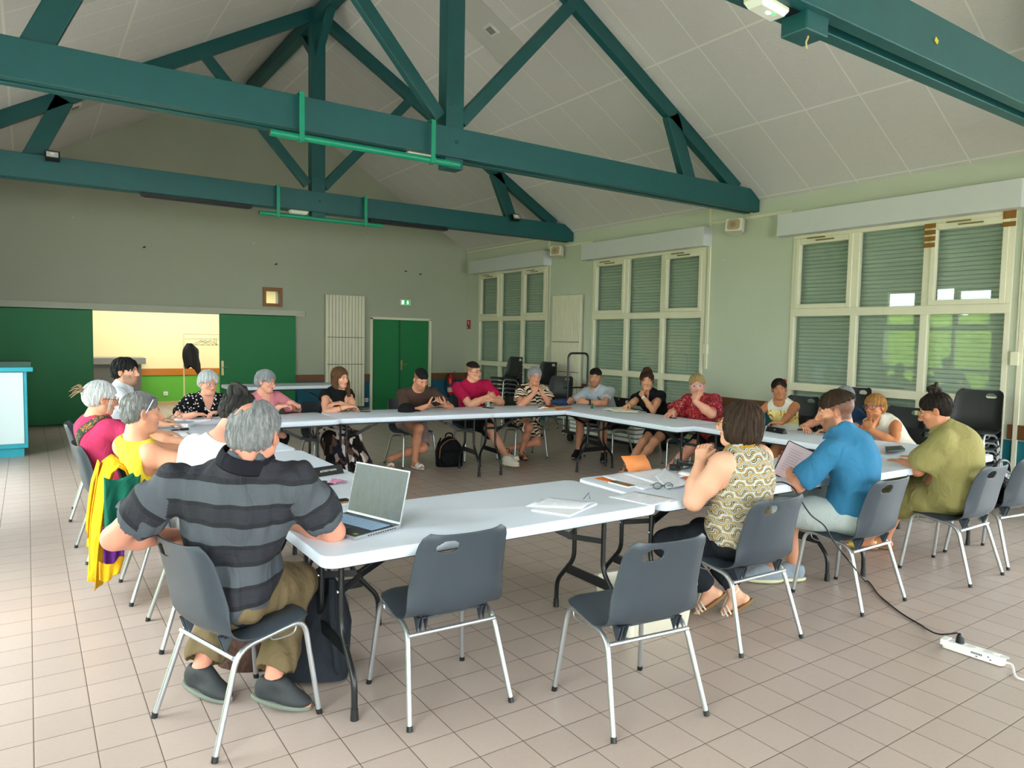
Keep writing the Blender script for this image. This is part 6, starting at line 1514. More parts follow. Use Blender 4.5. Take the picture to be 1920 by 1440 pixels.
# ------------------------------------------------------------------ things on the tables, hung up and on the floor
TZ = .7405
def A2(px, py, z=TZ): p = at(px, py, z=z); return (p[0], p[1], z)
def rot_to(p, q): return math.atan2(q[1]-p[1], q[0]-p[0])
# laptop
c0 = at(700, 1000, z=TZ); hl = A2(655, 968); hr = A2(742, 990); ang = rot_to(hl, hr)
r = thing('laptop', 'open grey laptop on the nearest table', 'laptop', ((hl[0]+hr[0])/2, (hl[1]+hr[1])/2, TZ), ang)
W_ = .365; D_ = .255
mb = MB(); mb.box((-W_/2, -D_, 0), (W_/2, .01, .017)); mb.build('base', mat('laptop_silver', '#9ea2a6', .35, .5), r, smooth=0, bevel=.003)
mb = MB(); mb.box((-W_/2+.006, -D_+.006, .017), (W_/2-.006, .004, .0185)); mb.build('deck', mat('laptop_dark_deck', '#262b33', .45), r, smooth=0)
mb = MB()
for j in range(6):
    for i in range(16): x = -W_/2+.022+i*.0202; y = -.035-j*.0185; mb.box((x, y-.015, .0185), (x+.0165, y, .0205))
o = mb.build('keyboard', mat('key_blue_grey', '#8ba6c4', .35), r, smooth=0); o['kind'] = 'stuff'
mb = MB(); mb.box((-.055, -D_+.012, .0186), (.055, -D_+.085, .0192)); mb.build('touchpad', mat('laptop_touchpad', '#343a43', .3), r, smooth=0)
mb = MB(); mb.box((W_/2-.045, -D_+.02, .0186), (W_/2-.02, -D_+.04, .019)); mb.build('sticker', mat('green_sticker', '#7aa03a', .4), r, smooth=0)
mb = MB()
for i in range(12): mb.box((W_/2-.0003, -.03-i*.014, .006), (W_/2+.0008, -.022-i*.014, .011))
mb.build('port', M_black, r, smooth=0)
Ml = Matrix.Translation((0, .006, .016)) @ Matrix.Rotation(math.radians(-14), 4, 'X')
mb = MB(); mb.box((-W_/2, -.003, 0), (W_/2, .004, .245), Ml); lid = mb.build('lid', mat('laptop_silver', '#9ea2a6', .35, .5), r, smooth=0, bevel=.002)
t = NT('dusty_screen'); v = t.coord(); n = t.noise(t.mapping(v, (1, 1, .5), (0, .5, 0)), 28, 4, .7); t.bsdf(t.ramp(n, [(.35, '#1b2228'), (.75, '#3b454d')]), t.math('ADD', .25, t.math('MULTIPLY', n, .3)), 0, .5)
mb = MB(); mb.box((-W_/2+.005, -.0042, .012), (W_/2-.005, -.003, .238), Ml); mb.build('screen', t.m, lid, smooth=0)
# paper things
def sheet(name, label, cat, corners, m=M_paper, z=TZ+.0012, th=.0008, group=None, curl=0):
    P4 = [A2(*q, z=z) for q in corners]; n = 8; G = []
    for i in range(n+1):
        row = []
        for j in range(n+1):
            u, w = i/n, j/n; p = [P4[0][k]*(1-u)*(1-w)+P4[1][k]*u*(1-w)+P4[2][k]*u*w+P4[3][k]*(1-u)*w for k in range(3)]; p[2] += curl*(u*w)**2; row.append(tuple(p))
        G.append(row)
    mb = MB(); mb.grid(G); o = mb.build(name, m, None, solid=th); return tag(o, label, cat, group)
def text_mat(name, base, ink, s=1.0, rot=0):
    t = NT(name); v = t.mapping(t.coord(), (1, 1, 1), (0, 0, rot)); x = t.n('ShaderNodeSeparateXYZ'); t.l(v, x.inputs[0])
    ln_ = t.math('LESS_THAN', t.math('FRACT', t.math('MULTIPLY', x.outputs[1], 70*s)), .32); w = t.math('GREATER_THAN', t.noise(t.mapping(v, (1, .2, 1)), 160*s, 2), .47); big = t.math('GREATER_THAN', t.noise(v, 18, 1), .42)
    t.bsdf(t.mix(t.math('MULTIPLY', t.math('MULTIPLY', ln_, w), t.math('MULTIPLY', big, .7)), lin(base), lin(ink)), .7); return t.m
M_text = text_mat('printed_page', '#e9ecf6', '#b9bfd0')
M_orange = mat('orange_card', '#d9661c', .6)
sheet('paper_sheet', 'written sheet of paper bridging the gap between the two near tables', 'paper', [(1141, 932), (1190, 921), (1268, 936), (1225, 949)], M_text, TZ+.002)
r = thing('notebook', 'open stapled booklet lying on the nearest table', 'booklet', A2(1050, 950))
b_ = np.array(r.location)
def Q(px, py, dz=0): p = A2(px, py); return (p[0]-b_[0], p[1]-b_[1], dz)
mb = MB(); mb.prism([Q(996, 958)[:2], Q(1068, 969)[:2], Q(1120, 946)[:2], Q(1052, 937)[:2]][::1], .0, .008); mb.build('page_block', M_paper, r, smooth=0)
G = []
for i in range(9):
    u = i/8; a = np.array(Q(1003, 954))*(1-u)+np.array(Q(1092, 958))*u; d_ = np.array(Q(1030, 936))*(1-u)+np.array(Q(1118, 946))*u; G.append([tuple(a*(1-w)+d_*w+np.array([0, 0, .010+.012*math.sin(PI*min(1, w*1.0))*(.5+.5*u)])) for w in np.linspace(0, 1, 7)])
mb = MB(); mb.grid(G); mb.build('open_page', M_text, r, solid=.0012)
mb = MB(); mb.grid([[Q(985, 950, .001), Q(1015, 936, .001)], [Q(1010, 953, .002), Q(1040, 937, .002)]]); mb.build('loose_page', M_text, r, solid=.001)
mb = MB(); mb.tube([Q(1094, 940, .012), Q(1104, 936, .036), Q(1106, 940, .014)], .0022, 6); mb.build('pen_clip', mat('navy_clip', '#2b3046', .3), r)
# heap on the second table
stack_ = [([(1114, 897), (1160, 889), (1230, 900), (1180, 912)], M_orange, 'orange folder under the loose papers'), ([(1128, 893), (1190, 882), (1255, 908), (1205, 918)], M_text, 'printed sheet at the left of the paper heap'), ([(1170, 888), (1235, 878), (1290, 893), (1225, 906)], M_text, 'printed sheet on top of the paper heap'), ([(1228, 893), (1248, 877), (1292, 912), (1250, 916)], M_text, 'printed sheet curling at the right of the paper heap')]
for k, (co, m, lb) in enumerate(stack_): sheet('folder' if k == 0 else 'paper_sheet', lb, 'folder' if k == 0 else 'paper', co, m, TZ+.002+.003*k, .001, None, .02 if k == 3 else .004)
p, q = A2(1168, 884), A2(1212, 880); p = (p[0]-.02, p[1]-.07, p[2]); q = (q[0]-.02, q[1]-.07, q[2]); mb = MB(); dx, dy = q[0]-p[0], q[1]-p[1]
mb.grid([[(0, 0, 0), (dx, dy, 0)], [(-.008, .02, .05), (dx-.008, dy+.02, .05)], [(-.02, .05, .095), (dx-.02, dy+.05, .093)]]); tag(mb.build('folder_flap', mat('salmon_card', '#e58a4c', .6), None, solid=.0015, loc=(p[0], p[1], TZ+.012)), 'orange folder standing half open behind the paper heap', 'folder')
sheet('folder', 'orange folder beside the black cables, under the hands of the woman in the patterned top', 'folder', [(1268, 884), (1282, 886), (1300, 895), (1284, 898)], M_orange, TZ+.006)
def phone(label, a, b, w, body, face, dz=0, name='phone'):
    p, q = A2(*a), A2(*b); L = math.dist(p[:2], q[:2]); r = thing(name, label, 'phone', ((p[0]+q[0])/2, (p[1]+q[1])/2, TZ+dz), rot_to(p, q))
    mb = MB(); mb.prism(rrect(L, w, .010), 0, .0085); mb.build('casing', body, r, smooth=0, bevel=.002)
    mb = MB(); mb.prism(rrect(L-.008, w-.008, .007), .0085, .0092); mb.build('screen', face, r, smooth=0); return r
M_scr = mat('phone_screen', '#101214', .12)
phone('white-edged phone lying beside the loose papers', (1147, 904), (1186, 914), .072, mat('phone_white', '#d6d4cc', .3), mat('phone_tinted', '#4a4238', .15))
phone('dark phone near the pink wrapper', (600, 905), (624, 909), .068, M_black, M_scr)
phone('phone in a tan-edged wallet case beside the laptop', (622, 943), (655, 939), .078, mat('tan_leather_case', '#a97b4c', .5), mat('case_black', '#151515', .5))
phone('lone black phone on the table before the crossed-arm man', (907, 764), (924, 766), .07, M_black, M_scr)
phone('dark phone in front of the arms-folded woman in black', (678, 771.5), (692, 772.5), .07, M_black, M_scr)
phone('black phone before the elderly woman in pink', (528, 776), (556, 773), .09, M_black, mat('case_black', '#151515', .5))
phone('black phone beside the hand of the woman in red paisley', (1250, 782), (1266, 785), .06, M_black, M_scr)
phone('black wallet on the table right of the black glasses case', (1495, 806), (1525, 808), .09, M_black, mat('case_black', '#151515', .5), name='wallet')
def spectacles(label, p, rz, m, s=1.0):
    r = thing('spectacles', label, 'glasses', (*p[:2], TZ+.003), rz)
    mb = MB()
    for q in (1, -1):
        mb.tube([(q*.034+.025*math.cos(2*PI*k/16), .0, .019+.018*math.sin(2*PI*k/16)) for k in range(16)], .002, 6, closed=True); mb.tube([(q*.06, 0, .025), (q*.066, .01, .022), (q*.05*1, .075, .006), (q*.01, .12, .002)], .0018, 6)
    mb.tube([(-.010, 0, .022), (.010, 0, .022)], .002, 6); mb.build('frame', m, r)
    mb = MB()
    for q in (1, -1): mb.tube([(q*.034, -.0005, .019), (q*.034, .0005, .019)], .022, 14)
    mb.build('lens', M_glass, r, smooth=0); return r
spectacles('black folded glasses beside the paper heap', A2(1243, 918), math.radians(-25), M_black)
spectacles('folded dark glasses on the booklet in the left row', A2(330, 793), .3, M_dark).location.z = TZ+.036
spectacles('dark sunglasses before the arms-folded woman in black', A2(658, 772), 0, M_black)
# folded glasses cases (triangular prisms)
def case(label, a, b, h, m, printing=None):
    p, q = A2(*a), A2(*b); L = math.dist(p[:2], q[:2]); r = thing('glasses_case', label, 'glasses case', ((p[0]+q[0])/2, (p[1]+q[1])/2, TZ), rot_to(p, q))
    mb = MB(); mb.prism([(-.032, 0), (.032, 0), (.004, h), (-.004, h)], -L/2, L/2, Matrix(((0, 0, 1, 0), (1, 0, 0, 0), (0, 1, 0, 0), (0, 0, 0, 1)))); mb.build('case', m, r, smooth=0, bevel=.004)
    return r, L
r, L = case('black glasses case with white lettering on the left row of tables', (583, 895), (640, 886), .055, M_black)
def lettering(r, txt, size, loc, rot, m, name='lettering'):
    cu = bpy.data.curves.new(name, 'FONT'); cu.body = txt; cu.size = size; cu.align_x = 'CENTER'; cu.align_y = 'CENTER'; cu.extrude = .0004
    o = bpy.data.objects.new(name, cu); C.objects.link(o); o.parent = r; o.location = loc; o.rotation_euler = rot; cu.materials.append(m); dg = bpy.context.evaluated_depsgraph_get(); dg.update(); me = bpy.data.meshes.new_from_object(o.evaluated_get(dg)); n_ = bpy.data.objects.new(name, me); C.objects.link(n_); n_.parent = r; n_.location = loc; n_.rotation_euler = rot; bpy.data.objects.remove(o); n_.name = name; return n_
sl = math.atan2(.055, .028)
lettering(r, '#STREETVISION', .017, (.0, -.0205, .030), (sl, 0, 0), M_wplast)
r, L = case('black glasses case with a small white emblem before the woman with the red hair flower', (1439, 808), (1472, 814), .05, M_black)
sl2 = math.atan2(.05, .028)
lettering(r, 'R', .026, (0, -.0195, .027), (sl2, 0, 0), mat('dim_white', '#b9bcc4', .5), 'emblem')
# pink wrapper
rr = random.Random(5); mb = MB(); G = []
for i in range(9):
    G.append([((i-4)*.012+rr.uniform(-.004, .004), (j-3)*.011+rr.uniform(-.004, .004), .006+.022*abs(math.sin(i*.9+j*.7))*(1-abs(i-4)/5)) for j in range(7)])
mb.grid(G); tag(mb.build('sweet_wrapper', mat('pink_foil', '#d98fb4', .3, .2), None, solid=.001, loc=A2(632, 906), rot=(0, 0, .4), smooth=20), 'crumpled pink and white wrapper on the left row of tables', 'wrapper')
sheet('paper_sheet', 'brown and teal edged notebook partly hidden by the striped shoulder', 'notebook', [(578, 888), (600, 884), (590, 880), (572, 883)], mat('kraft_paper', '#a98a5c', .7), TZ+.004, .006)
# left row: booklet stack, keys, notepad and pen
p, q = A2(305, 800), A2(357, 800); r = thing('booklet_stack', 'thick white ring-bound booklet in the left row', 'booklet', ((p[0]+q[0])/2, (p[1]+q[1])/2+.08, TZ), rot_to(p, q))
mb = MB(); mb.box((-.14, -.1, 0), (.14, .1, .030)); mb.build('pages', M_paper, r, smooth=0); mb = MB(); mb.box((-.145, -.103, .030), (.145, .103, .033)); mb.build('cover', mat('pale_blue_cover', '#c6cfe2', .5), r, smooth=0)
sheet('paper_sheet', 'long white sheet before the elderly woman in the floral blouse', 'paper', [(352, 789), (400, 784), (408, 787), (362, 794)])
sheet('paper_sheet', 'white sheet behind the ring-bound booklet', 'paper', [(298, 789), (345, 785), (350, 790), (300, 795)])
sheet('notepad', 'small white notepad with a pen on it in the left row', 'notepad', [(304, 814), (352, 810), (358, 816), (308, 819)], M_paper, TZ+.004, .006)
def pen(label, a, b, m, z=TZ+.005): mb = MB(); p, q = A2(*a, z=z), A2(*b, z=z); mb.tube([p, q], .0045, 8); return tag(mb.build('pen', m), label, 'pen')
pen('dark pen lying on the small notepad', (317, 812), (322, 816), M_black, TZ+.012)
r = thing('key_ring', 'black key fob with a strap loop in the left row', 'keys', A2(340, 807)); mb = MB(); mb.box((-.01, -.02, 0), (.06, .02, .018)); mb.build('fob', M_black, r, smooth=0, bevel=.006); mb = MB(); mb.tube([(-.045+.035*math.cos(2*PI*k/14), .02*math.sin(2*PI*k/14), .006) for k in range(14)], .004, 6, closed=True); mb.build('strap', M_black, r); mb = MB(); mb.tube([(.02, .01, .02), (.03, .02, .045)], .003, 6); mb.build('key', M_steel, r)
pen('pen held by the elderly woman in the floral blouse', (388, 768), (396, 772), M_wplast, TZ+.07)
# back row
mb = MB(); G = []
for i in range(9):
    a = PI*i/8; G.append([(.105*math.cos(a)*(1-.10*k), (.10-.02*k)*math.sin(b_2)*.9, .0) if False else (.10*math.cos(a)*math.cos(k*PI/12), -.07+.15*k/6, .09*math.sin(a)*(math.cos(k*PI/14))) for k in range(7)])
r = thing('cap', 'black baseball cap lying on the back table', 'cap', A2(762, 772)); r.rotation_euler = (0, 0, .2)
mb = MB(); mb.lathe([(.098, 0), (.098, .03), (.085, .065), (.055, .09), (.015, .1), (.001, .1)], Matrix.Scale(1, 4)); mb.build('crown', CM('cap_black', '#131316'), r)
mb = MB(); mb.grid([[(.07+.10*u, (v_-.5)*.17*(1-.35*u*u), .012-.008*u+.02*(1-((v_-.5)*2)**2)*.4) for v_ in np.linspace(0, 1, 9)] for u in np.linspace(0, 1, 6)]); mb.build('visor', CM('cap_black', '#131316'), r, solid=.004)
a, el, w = PH['arms'][1]; w2 = PH['arms'][-1][2]; pc = (w+w2)/2+np.array([.02, -.04, .035]); r = thing('phone', 'phone held in both hands by the man in brown', 'phone', tuple(at(819, 757, y=float(pc[1])-.02))); r.rotation_euler = (.7, -.15, .25)
mb = MB(); mb.box((-.075, -.036, -.004), (.075, .036, .004)); mb.build('casing', mat('gold_phone_case', '#8a6f52', .35, .3), r, smooth=0, bevel=.002); mb = MB(); mb.box((-.07, -.032, .004), (.07, .032, .005)); mb.build('screen', M_scr, r, smooth=0)
# envelopes, pouch and bits beside the palm print dress
for k, (co, m, lb) in enumerate((([(1014, 765), (1045, 761), (1050, 764), (1020, 767)], mat('yellow_envelope', '#d9a53a', .6), 'yellow envelope beside the blue pouch'), ([(1040, 766), (1070, 763), (1072, 766), (1044, 769)], mat('orange_envelope', '#d97a2a', .6), 'orange envelope beside the blue pouch'), ([(1008, 763), (1034, 759), (1040, 762), (1012, 765)], mat('maroon_folder', '#7a2430', .6), 'maroon folder beside the blue pouch'))): sheet('envelope', lb, 'envelope', co, m, TZ+.004+.004*k, .003)
mb = MB(); p, q = A2(1010, 766.5), A2(1028, 765.5); mb.tube([p, ((p[0]+q[0])/2, (p[1]+q[1])/2, TZ+.014), q], [.012, .014, .010], 8); tag(mb.build('marker', M_wplast), 'white corrector pen beside the envelopes', 'marker')
r = thing('pouch', 'blue zipped pouch between the palm dress woman and the grey polo man', 'pouch', A2(1052, 760)); mb = MB(); G = []
for i in range(13):
    u = -1+2*i/12; G.append([(.17*u, (.07-.03*u*u)*math.cos(2*PI*k/12), .045+(.045-.02*u*u)*math.sin(2*PI*k/12)) for k in range(13)])
mb.grid(G); mb.build('body', CM('pouch_blue', '#2b3d5c', fold=.9), r); mb = MB(); mb.tube(curve_pts([(-.15, .0, .06), (-.05, -.02, .095), (.06, -.02, .092), (.15, 0, .06)]), .004, 6); mb.build('zip', M_dark, r)
# window side table: canvas bag, pen, bottle
r = thing('canvas_bag', 'flat cream canvas bag lying on the window side table', 'bag', A2(1165, 771)); r.rotation_euler = (0, 0, math.radians(-95)); mb = MB(); G = []
for i in range(11):
    u = -1+2*i/10; G.append([(.19*u, .14*v_, .012+.035*(1-u*u)*(1-v_*v_)+.006*math.sin(5*u+3*v_)) for v_ in np.linspace(-1, 1, 9)])
mb.grid(G); mb.build('body', CM('canvas_cream', '#cfc9b4', fold=.8), r, solid=.012); mb = MB(); mb.tube(curve_pts([(.18, -.05, .02), (.25, -.03, .02), (.27, .03, .015), (.19, .06, .02)]), .008, 6); mb.build('handle', CM('canvas_cream', '#cfc9b4', fold=.8), r)
a = at(1160, 750, x=5.96); mb = MB(); mb.tube([tuple(a), tuple(a+np.array([.03, .02, .11]))], .005, 8); tag(mb.build('pen', mat('brown_pen', '#5a3a24', .4)), 'brown pen in the right hand of the woman with the curly updo', 'pen')
r = thing('bottle', 'tiny green bottle by the grey polo man\'s wristwatch', 'bottle', A2(1110, 766)); mb = MB(); mb.lathe([(.016, 0), (.018, .01), (.018, .04), (.008, .05), (.008, .055)], None, 12); mb.build('glass', mat('bottle_green', '#1f6a3c', .2), r); mb = MB(); mb.lathe([(.009, .055), (.009, .068)], None, 10); mb.build('cap', M_black, r)
sheet('paper_sheet', 'white sheet before the woman with the red hair flower', 'paper', [(1470, 801), (1500, 803), (1508, 806), (1478, 805)])
# cables and mouse by the patterned top
mb = MB(); p = A2(1290, 884); rr = random.Random(2)
ctrl = [(p[0]+.16*math.cos(k*1.9)*rr.uniform(.4, 1), p[1]+.10*math.sin(k*1.9)*rr.uniform(.5, 1), TZ+.01+.05*abs(math.sin(k*1.3))) for k in range(12)]
mb.tube(curve_pts(ctrl, 6), .004, 6); tag(mb.build('cable', M_black), 'tangle of black cables on the paper-covered table', 'cable')
r = thing('adapter', 'black power adapter with a plug among the cables', 'adapter', A2(1268, 880)); r.rotation_euler = (0, 0, .5); mb = MB(); mb.box((-.06, -.035, 0), (.06, .035, .035)); mb.build('casing', M_black, r, smooth=0, bevel=.008); mb = MB(); mb.tube([(0, 0, .035), (0, 0, .07)], [.025, .018], 12); mb.build('plug', M_black, r); mb = MB(); mb.tube([(.008, 0, .07), (.008, 0, .088)], .003, 6); mb.tube([(-.008, 0, .07), (-.008, 0, .088)], .003, 6); mb.build('pin', M_steel, r)
mb = MB(); mb.sphere(tuple(np.array(A2(1285, 893))+np.array([0, 0, .012])), (.032, .055, .018)); tag(mb.build('mouse', M_wplast), 'white computer mouse under the hands of the patterned-top woman', 'mouse')
# tablet held by the man in blue
wl, wr2 = BL['arms'][-1][2], BL['arms'][1][2]; tc = at(1488, 868, d=4.62)
r = thing('tablet', 'tablet showing a pale pink page in the hands of the man in blue', 'tablet', tuple(tc))
nrm = unit(np.array([0, 0, H])-tc+np.array([.6, -.2, .9])); ux = unit(np.cross(UP, nrm)); uy = np.cross(nrm, ux); aq = .42; ux, uy = ux*math.cos(aq)-uy*math.sin(aq), ux*math.sin(aq)+uy*math.cos(aq)
r.rotation_euler = Matrix((ux, uy, nrm)).transposed().to_euler()
mb = MB(); mb.prism(rrect(.18, .25, .012), -.007, 0); mb.build('casing', M_black, r, smooth=0, bevel=.002)
mb = MB(); mb.prism(rrect(.166, .236, .004), 0, .0008); mb.build('screen', mat('pale_pink_screen', '#dcc4d0', .25), r, smooth=0)
mb = MB(); rr = random.Random(4)
for i in range(9): mb.box((-.055, .075-i*.018, .0009), (-.055+rr.uniform(.07, .115), .079-i*.018, .0012))
mb.build('text_lines', mat('page_grey', '#a997a8', .5), r, smooth=0)
sheet('paper_sheet', 'white papers on the table in front of the tablet', 'paper', [(1468, 880), (1560, 846), (1590, 858), (1520, 900)], M_text)
for k in range(3):
    sheet('pocket_folder', 'dark green pouch stacked before the woman in olive', 'folder', [(1660, 838+k), (1690, 836+k), (1697, 842+k), (1662, 845+k)], mat('dark_green_card', '#20382f', .5), TZ+.006+.011*k, .009, 'dark green folders by the woman in olive')
# yellow jacket on the chair of the woman in yellow
r = thing('jacket', 'yellow jacket with green and purple lining draped over a chair back', 'jacket', (.44, 4.86, .8))
M_yj = CM('yellow_jacket', '#e0a91c', fold=.9)
def drape(name, m, prof, y0, y1, amp, n=22, seed=0, par=None, fl=1.0):
    G = []; rr = np.random.RandomState(seed); ph = rr.uniform(0, 6)
    for i, (x, z) in enumerate(prof):
        t_ = i/(len(prof)-1); row = []
        for j in range(n+1):
            v_ = j/n; y = y0+(y1-y0)*v_; y = (y-(y0+y1)/2)*(1-.18*t_*fl)+(y0+y1)/2
            row.append((x-amp*t_*math.sin(v_*15+ph)-.5*amp*t_*math.sin(v_*27), y+.012*t_*math.sin(v_*9), z-.02*t_*math.sin(v_*6+ph)))
        G.append(row)
    mb = MB(); mb.grid(G); return mb.build(name, m, par or r, solid=.006, smooth=180)
pr_ = [(.10, -.24), (.06, -.13), (.035, -.05), (.012, .01), (-.02, .03), (-.055, .0), (-.085, -.1), (-.10, -.22), (-.115, -.34), (-.125, -.44)]
drape('left_panel', M_yj, pr_+[(-.13, -.52)], -.02, .27, .022, seed=1, fl=.3)
drape('right_panel', M_yj, pr_+[(-.135, -.56), (-.14, -.66)], -.27, .02, .024, seed=2, fl=.3)
def side(name, m, x0, x1, y, zt, zb, amp, seed):
    G = []; rr = random.Random(seed)
    for i in range(13):
        t_ = i/12; G.append([(x0+(x1-x0)*v_*(1-.25*t_), y-.02*t_+amp*math.sin(v_*13+seed)*(.3+t_), zt-(zt-zb)*t_-.02*math.sin(v_*5)) for v_ in np.linspace(0, 1, 15)])
    mb = MB(); mb.grid(G); return mb.build(name, m, r, solid=.006, smooth=180)
side('lining', CM('green_lining', '#14604e', fold=.9), -.10, .09, -.285, -.02, -.32, .014, 3)
side('inner_lining', CM('purple_lining', '#5a2270', fold=.9), -.11, .02, -.28, -.30, -.50, .010, 4)
side('hem_band', M_yj, -.13, .0, -.275, -.50, -.60, .008, 6)
drape('sleeve', M_yj, [(-.09, -.0), (-.125, -.12), (-.14, -.24), (-.15, -.36), (-.15, -.44)], .10, .25, .014, 10, 5, fl=.4)
mb = MB(); mb.tube(curve_pts([(-.105, -.05, .02), (-.125, -.06, -.1), (-.155, -.08, -.3), (-.165, -.07, -.5), (-.165, -.08, -.64)]), .004, 6); mb.build('zip', M_yj, r)
# floor things: backpacks, bags, crate
def backpack(label, loc, rz, w, d, h, m, accent, tilt=0):
    r = thing('backpack', label, 'backpack', loc, rz); r.rotation_euler = (tilt, 0, rz); mb = MB(); G = []
    for i in range(13):
        t_ = i/12; s_ = (math.sin(PI*(.18+.82*t_)) if t_ > .5 else 1-.06*(1-2*t_))**.55 if t_ < 1 else .05; z = h*t_
        G.append([(w/2*s_*math.copysign(abs(math.cos(a_))**.6, math.cos(a_)), d/2*s_*math.copysign(abs(math.sin(a_))**.6, math.sin(a_)), z) for a_ in np.linspace(0, 2*PI, 25)])
    mb.grid(G); mb.add([G[0][k] for k in range(24)], [tuple(range(24))[::-1]]); mb.build('body', m, r)
    mb = MB(); G = []
    for i in range(7):
        t_ = i/6; s_ = math.sin(PI*(.12+.76*t_))**.4; G.append([(w*.40*u*s_, -d/2-.035*(1-u*u)**.5*s_ if abs(u) < 1 else -d/2+.01, h*(.05+.5*t_)) for u in np.linspace(-1, 1, 11)])
    mb.grid(G); mb.build('front_pocket', m, r, solid=.008)
    mb = MB(); mb.tube(curve_pts([(-w*.42, -d*.38, h*.30), (-w*.38, -d*.42, h*.68), (-w*.1, -d*.40, h*.90), (w*.2, -d*.36, h*.93)]), .006, 6); mb.build('zip', accent, r)
    mb = MB(); mb.tube(curve_pts([(-.05, .02, h*.96), (-.03, .02, h*1.08), (.03, .02, h*1.08), (.05, .02, h*.96)]), .009, 8); mb.build('handle', m, r)
    for sx in (-1, 1):
        mb = MB(); mb.tube(curve_pts([(sx*w*.25, d*.45, h*.9), (sx*w*.32, d*.75, h*.6), (sx*w*.38, d*.6, h*.2), (sx*w*.42, d*.35, h*.05)]), .014, 8, flat=.5); mb.build('shoulder_strap', m, r)
    return r
backpack('black backpack with a tan zip on the floor between two men', at(842, 873, z=0), -.25, .34, .22, .37, CM('backpack_black', '#101013', fold=.8), mat('tan_zip', '#8a5a34', .5))
backpack('black and slate backpack leaning under the left end of the nearest table', (1.08, 3.20, 0), 2.6, .32, .22, .50, CM('backpack_slate', '#23272e', fold=.8), mat('grey_zip', '#5a5f66', .5), .25)
r = thing('bag', 'slumped brown cloth bag on the floor beneath the balding man', 'bag', (.93, 3.52, 0)); mb = MB(); rr = random.Random(8); G = []
for i in range(9):
    t_ = i/8; G.append([((.19-.10*t_*t_)*math.cos(a_)*(1+.10*math.sin(5*a_+i)), (.13-.06*t_*t_)*math.sin(a_)*(1+.08*math.cos(4*a_+i)), .17*t_+.015*math.sin(3*a_)*t_) for a_ in np.linspace(0, 2*PI, 25)])
mb.grid(G); mb.add([G[-1][k] for k in range(24)], [tuple(range(24))]); mb.build('body', CM('brown_cloth', '#4a332b', fold=1.0), r); mb = MB(); mb.tube(curve_pts([(-.1, 0, .15), (-.05, .03, .24), (.06, .02, .23), (.1, 0, .15)]), .012, 8); mb.build('handle', CM('brown_cloth', '#4a332b', fold=1.0), r)
r = thing('storage_crate', 'cream plastic crate on the floor behind the nearest empty chair', 'crate', (2.86, 2.84, 0), math.radians(-8))
mb = MB(); G = []
for w_, d_, z in ((.40, .28, 0), (.42, .30, .01), (.47, .35, .25), (.49, .37, .25), (.49, .37, .265), (.45, .33, .265), (.40, .28, .02)): G.append([(x, y, z) for x, y in rrect(w_, d_, .04, 5)+rrect(w_, d_, .04, 5)[:1]])
mb.grid(G); mb.add([(x, y, 0) for x, y in rrect(.40, .28, .04, 5)], [tuple(range(24))[::-1]]); mb.add([(x, y, .02) for x, y in rrect(.40, .28, .04, 5)], [tuple(range(24))]); mb.build('tub', mat('cream_plastic', '#d8d2c2', .4), r, smooth=40)
# black bag on the empty chair at the right
r = thing('handbag', 'shiny black bag sitting on the empty chair at the right edge', 'bag', (6.08, 2.36, .445)); mb = MB(); G = []
for i in range(11):
    t_ = i/10; s_ = math.sin(PI*(.22+.75*t_))**.6; G.append([(.20*s_*math.cos(a_)*(1+.08*math.sin(5*a_+2*i)), .13*s_*math.sin(a_)*(1+.1*math.cos(4*a_-i)), .24*t_+.012*math.sin(4*a_+i)) for a_ in np.linspace(0, 2*PI, 25)])
mb.grid(G); mb.add([G[0][k] for k in range(24)], [tuple(range(24))[::-1]]); mb.build('body', mat('shiny_black', '#0c0c0e', .28, bump=.6, bscale=14, bdist=.02), r); mb = MB(); mb.tube(curve_pts([(-.14, 0, .18), (-.08, -.02, .30), (.06, -.03, .29), (.14, -.02, .17)]), .012, 8); mb.build('handle', M_black, r)
# power strip and leads
p, q = at(1768, 1212, z=0), at(1884, 1250, z=0); r = thing('power_strip', 'white power strip on the tiles at the lower right', 'power strip', ((p[0]+q[0])/2, (p[1]+q[1])/2, 0), rot_to(p, q)); L = math.dist(p[:2], q[:2])
mb = MB(); mb.prism(rrect(L, .062, .022, 5), .004, .048); mb.build('body', M_wplast, r, smooth=40, bevel=.004)
for k in range(4):
    mb = MB(); x = -L/2+.06+k*.075; mb.tube([(x, 0, .048), (x, 0, .0495)], .021, 16); mb.build('outlet', mat('outlet_shade', '#cfcfca', .5), r, smooth=0)
mb = MB(); mb.box((L/2-.05, -.012, .048), (L/2-.025, .012, .054)); mb.build('switch', M_wplast, r, smooth=0, bevel=.002)
mb = MB(); mb.box((-L/2-.004, -.033, .02), (-L/2+.03, .033, .051)); mb.build('clip', M_wplast, r, smooth=0, bevel=.003)
mb = MB()
for i in range(7): mb.box((.0+i*.0075, -.0318, .026), (.0055+i*.0075, -.0308, .036))
for x_, z_ in ((.075, .030), (.085, .018), (.022, .014)): mb.box((x_, -.0318, z_), (x_+.008, -.0308, z_+.006))
mb.build('printing', mat('print_grey', '#55585e', .5), r, smooth=0)
m_ = r.matrix_basis.copy()
def onstrip(x, y, z): a_ = r.rotation_euler.z; return (r.location.x+x*math.cos(a_)-y*math.sin(a_), r.location.y+x*math.sin(a_)+y*math.cos(a_), z)
lead = thing('power_lead', 'black mains lead running from the power strip up to the tables', 'cable', onstrip(-L/2+.08, 0, .048)); lb_ = np.array(lead.location)
mb = MB(); mb.tube([(0, 0, .002), (0, 0, .03), (-.012, 0, .05)], [.021, .019, .008], 12); mb.build('plug', M_black, lead)
